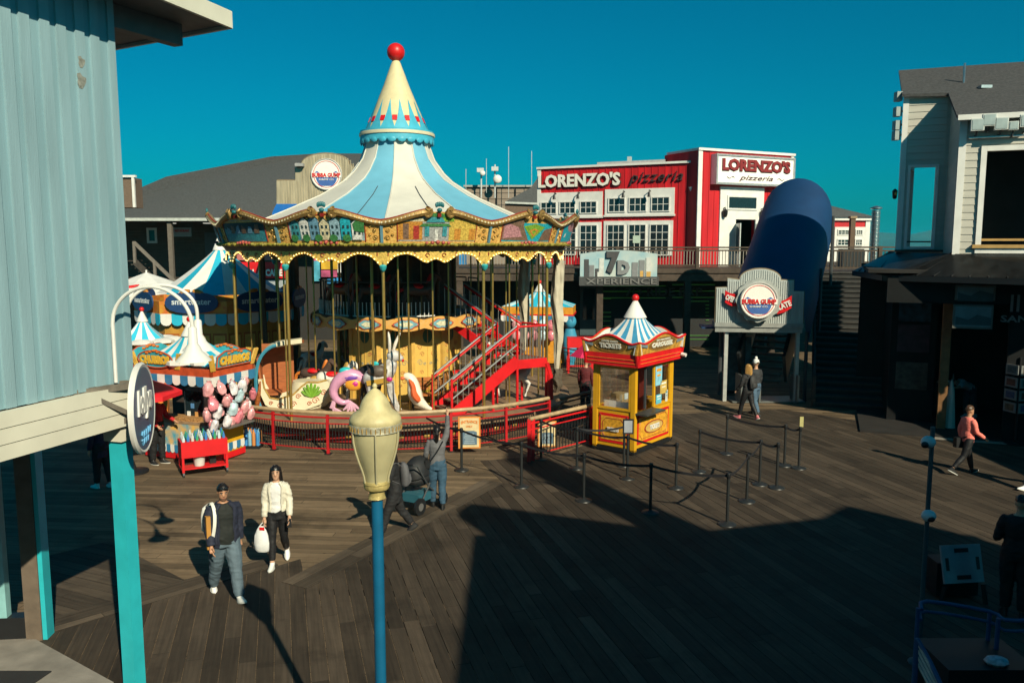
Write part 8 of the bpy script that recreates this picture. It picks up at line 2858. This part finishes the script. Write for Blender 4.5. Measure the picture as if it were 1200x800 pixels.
NAVY = cloth('navy', (.016, .020, .040))
TBLK = cloth('black_tee', (.012, .015, .014))
JEAN = cloth('grey_blue_jeans', (.085, .125, .160))
WSHOE = (mat('shoe_white', (.72, .72, .70), .5), mat('sole_white', (.66, .66, .62), .6))
BSHOE = (mat('shoe_black', (.015, .015, .016), .5), mat('sole_black', (.02, .02, .02), .6))
mp = G(266, 699)
man = person('man in navy jacket and grey-blue jeans walking towards the viewer, white sneakers', mp, 34, 1.77, legs=(22, 4, -18, 10), arms=((-6, 3, 12), (8, 4, 20)), wide=1.13, head=(-6, 16), skin=SKIN, top=TBLK, jacket=(NAVY, .84, 30), trousers=(JEAN, .016), shoes=WSHOE, hair=(HAIRK, 'short'), vox=.0085, hemz=.86, cuff=.04)
b = MB(man[2])
for sd_ in (1, -1):
    b.ell((.030 * sd_, -.070, .098), (.028, .016, .017), 10, 6)
b.tube([(-.08, .0, .085), (-.075, -.05, .10), (0, -.084, .10), (.075, -.05, .10), (.08, .0, .085)], .005, 5)
b.build('sunglasses', mat('sunglass_lens', (.012, .014, .016), .08, spec=.8), man[0])
MB(man[2]).rings([(0, -.062, -.103, .030, .034), (0, -.05, -.085, .052, .048), (0, -.03, -.05, .062, .066)], 14, False, R(-70), R(70), .003).build('stubble', mat('stubble', (.16, .085, .055), .7), man[0])
bp_ = backpack(man, 'white backpack with tan side panel on the back of the man in the navy jacket', mat('pack_white', (.66, .66, .62), .6), .28, .42, .14, dx=-.13, straps=False)
MB(man[1]).tube(bez([(-.20, .12, 1.42), (-.165, .0, 1.50), (-.155, -.13, 1.40), (-.17, -.165, 1.2), (-.20, -.12, .98)], 3), [(.006, .026)] * 13, 6).build('strap', mat('pack_white', (.66, .66, .62), .6), bp_)
MB(man[1]).obox((-.245, -.10, 1.10), (.03, 0, 0), (0, .04, 0), (0, 0, .24)).build('tan_panel', mat('pack_tan', (.42, .20, .04), .6), bp_)

wpz = G(327, 663)
CRJ = cloth('cream_jacket', (.58, .55, .46), .6, .12)
BLEG = cloth('black_leggings', (.010, .010, .012), .6)
wom = person('woman in cream jacket and black leggings with long dark hair, carrying a white bag', wpz, 8, 1.68, legs=(-10, 30, 9, 2), arms=((4, 8, 26), (2, 5, 12)), wide=.84, head=(6, 8), skin=SKIN2, top=cloth('white_top', (.62, .62, .62), .7, .08), jacket=(CRJ, .98, 34), trousers=(BLEG, .0), shoes=WSHOE, hair=(HAIRK, 'long'), vox=.0085, hemz=.97, cuff=.18, extras='ombre')
hw_, Mw = hand_world(wom, -1)
bg_ = thing('shopping_bag', 'white plastic shopping bag with red mark in the hand of the woman in cream', 'bag', hw_)
PLB = mat('plastic_white', (.66, .67, .68), .35, var=.15, scale=8, bump=.6, bscale=9)
b = MB(Matrix.Translation((-.05, -.02, 0)) @ Matrix.Diagonal((.8, .8, .92, 1)))
vs, fs = [], []
for i, (z, w, d) in enumerate(((-.04, .04, .02), (-.10, .09, .04), (-.20, .13, .07), (-.34, .155, .085), (-.46, .15, .08), (-.50, .12, .05), (-.505, .0, .0))):
    for j in range(16):
        a = 2 * PI * j / 16
        k_ = 1 + .07 * math.sin(5 * a + i * 1.3)
        vs.append((w * k_ * math.cos(a) + .012 * i * .3, d * k_ * math.sin(a), z))
for i in range(6):
    for j in range(16):
        fs.append((i * 16 + j, i * 16 + (j + 1) % 16, i * 16 + 16 + (j + 1) % 16, i * 16 + 16 + j))
b.add(vs, fs).build('bag', PLB, bg_)
for s_ in (-1, 1):
    MB().tube([(-.05 + s_ * .05, -.02, -.08), (-.02 + s_ * .02, -.01, .0), (0, 0, .03)], .008, 5).build('handle', PLB, bg_)
MB().prism([(-.04, -.03), (.04, -.035), (.035, .02), (-.04, .02)], (-.02, -.06, -.06), (1, 0, 0), (0, -.12, .99), .006).build('red_mark', RED, bg_)
hp_, _ = hand_world(wom, 1)
tag(MB(Matrix.Translation((0, 0, 0))).box((0, -.02, -.01), (.07, .014, .14), .3).build('phone', BLACK), 'black phone in the left hand of the woman in the cream jacket', 'phone').location = hp_
man_b = bp_

blkc = cloth('black_coat', (.012, .012, .014))
w3 = person('woman in black with long black hair, half hidden behind the lamp post', G(463, 626), -68, 1.66, legs=(24, 6, -20, 14), arms=((20, 8, 40), (-12, 8, 10)), lean=6, wide=1.02, head=(0, 8), top=blkc, trousers=(blkc, .012), shoes=BSHOE, hair=(HAIRK, 'long'), hemz=.70)
backpack(w3, 'grey backpack worn by the woman in black beside the lamp post', mat('pack_grey', (.10, .10, .11), .7, bump=.3), .30, .44, .17)
GSW = cloth('grey_sweater', (.12, .12, .13))
w4 = person('woman in grey sweater and blue jeans seen from behind, right arm raised', G(513, 595), 186, 1.66, legs=(8, 3, -6, 4), arms=((6, 10, 50), (168, 6, 8)), wide=.98, head=(0, -10), top=GSW, trousers=(cloth('blue_jeans', (.03, .075, .125)), .008), shoes=BSHOE, hair=(HAIRK, 'pony'), hemz=.90)
b = MB(w4[1])
b.tube([(-.12, .13, 1.46), (.0, .155, 1.25), (.17, .12, 1.0)], .014, 5)
b.box((.2, .08, .98), (.10, .16, .16))
sb_ = b.build('shoulder_bag', BLACK)
sb_.location, sb_.rotation_euler = w4[0].location, w4[0].rotation_euler
tag(sb_, 'small black shoulder bag worn by the woman in the grey sweater', 'bag')
c1_ = person('blond woman in black jacket and leggings with dark backpack, beside the bobble hat', G(875, 491), 214, 1.68, legs=(18, 4, -16, 14), arms=((10, 10, 30), (-8, 8, 20)), top=cloth('black_jacket', (.02, .02, .022)), trousers=(BLEG, .0), shoes=(mat('shoe_pink', (.55, .16, .18), .5), WSHOE[1]), hair=(HAIRY, 'long'), hemz=.88, head=(20, 0))
backpack(c1_, 'dark backpack worn by the blond woman by the entrance sign', mat('pack_dark', (.03, .03, .032), .7), .28, .4, .15)
c2_ = person('person in white bobble hat and blue jeans beyond the blond woman', G(884, 487), 205, 1.74, legs=(-14, 10, 16, 4), arms=((-5, 8, 15), (8, 8, 20)), top=cloth('dark_coat', (.03, .032, .036)), trousers=(cloth('mid_jeans', (.06, .11, .17)), .01), shoes=BSHOE, hair=(HAIRB, 'short'), hemz=.86)
b = MB(c2_[2])
b.lathe([(.093, .02), (.100, .03), (.098, .07), (.085, .12), (.045, .15), (.0, .16)], 16, (0, .008, 0))
b.ell((0, .008, .185), .045, 10, 7)
b.build('bobble_hat', mat('hat_white', (.70, .70, .68), .8, bump=.5, bscale=60), c2_[0])
p7 = person('person in bright pink shirt and black leggings walking right past the shop', G(1131, 555), 96, 1.60, legs=(20, 6, -20, 22), arms=((-10, 8, 20), (14, 8, 40)), top=cloth('pink_shirt', (.78, .19, .15), .8, .12), trousers=(BLEG, .0), shoes=(BSHOE[0], WSHOE[1]), hair=(HAIRB, 'curly'), hemz=.86, slv=1.0, skin=SKIN)
b = MB(p7[1]).box((.1, .16, .82), (.14, .2, .26))
sb2 = b.build('handbag', BLACK)
sb2.location, sb2.rotation_euler = p7[0].location, p7[0].rotation_euler
tag(sb2, 'black bag carried by the person in the pink shirt', 'bag')
SHD = cloth('very_dark', (.008, .008, .010))
p8 = person('person in black and dark cap standing in shade at right edge', G(1187, 722), 150, 1.74, legs=(3, 2, -3, 2), arms=((5, 10, 60), (5, 10, 20)), top=SHD, trousers=(SHD, .014), shoes=BSHOE, hair=(HAIRK, 'cap'), wide=1.1, hemz=.84)
MB(p8[2]).rings([(0, -.12, .055, .07, .06), (0, -.11, .065, .07, .06)], 12).build('cap_brim', BLACK, p8[0])
p9 = person('person in dark purple coat standing in the shade behind the turquoise post', G(121, 571), -120, 1.68, legs=(6, 2, -6, 6), arms=((0, 8, 15), (0, 8, 20)), top=cloth('dark_purple', (.020, .012, .035)), trousers=(SHD, .01), shoes=WSHOE, hair=(HAIRK, 'short'), hemz=.70)
p10 = person('food cart vendor in red shirt and black trousers under the red parasol', G(186, 543), 70, 1.72, legs=(4, 2, -4, 2), arms=((20, 8, 45), (10, 8, 45)), top=cloth('vendor_red', (.50, .015, .02)), trousers=(SHD, .014), shoes=(BSHOE[0], WSHOE[1]), hair=(HAIRK, 'short'), hemz=.84, skin=SKIN)
p11 = person('person in white T-shirt bending forward inside the souvenir shop', (P(1136, 470, 23.9).x, 23.9, .06), -70, 1.7, legs=(-8, 6, 4, 8), arms=((30, 6, 20), (40, 6, 20)), lean=68, top=cloth('white_tee', (.60, .60, .58)), trousers=(cloth('shop_jeans', (.05, .07, .08)), .01), shoes=WSHOE, hair=(HAIRK, 'short'), slv=.5)
p12 = person('person in dark clothes on the upper deck by the pizzeria door', (P(897, 290, 40.6).x, 40.6, DZ), 190, 1.75, top=SHD, trousers=(SHD, .01), shoes=BSHOE, hair=(HAIRK, 'short'), vox=.016)
p13 = person('person in dark red standing in shade just left of the ticket booth', G(686, 484), 160, 1.7, legs=(3, 2, -3, 3), top=cloth('dark_red_coat', (.10, .012, .015)), trousers=(SHD, .01), shoes=BSHOE, hair=(HAIRK, 'short'), hemz=.72)
p14 = person('person in grey trousers and white shoes stepping in at right edge', G(1212, 572), -80, 1.72, legs=(26, 4, -22, 16), top=cloth('grey_top', (.12, .12, .13)), trousers=(cloth('grey_trousers', (.08, .085, .09)), .012), shoes=WSHOE, hair=(HAIRB, 'short'), vox=.014)
# ---------------------------------------------------------------- sea haze that turns the far hills blue
hz = MB().box((0, 2600, 56), (17000, 10000, 120.6)).build('haze', None, None, 'stuff')
hm = bpy.data.materials.new('sea_haze')
hm.use_nodes = True
ht = hm.node_tree
for n_ in [n for n in ht.nodes if n.type == 'BSDF_PRINCIPLED']:
    ht.nodes.remove(n_)
pv_ = ht.nodes.new('ShaderNodeVolumePrincipled')
pv_.inputs['Color'].default_value = (.03, .62, .80, 1)
pv_.inputs['Density'].default_value = 1.3e-4
ht.links.new(pv_.outputs[0], [n for n in ht.nodes if n.type == 'OUTPUT_MATERIAL'][0].inputs['Volume'])
hz.data.materials.clear()
hz.data.materials.append(hm)
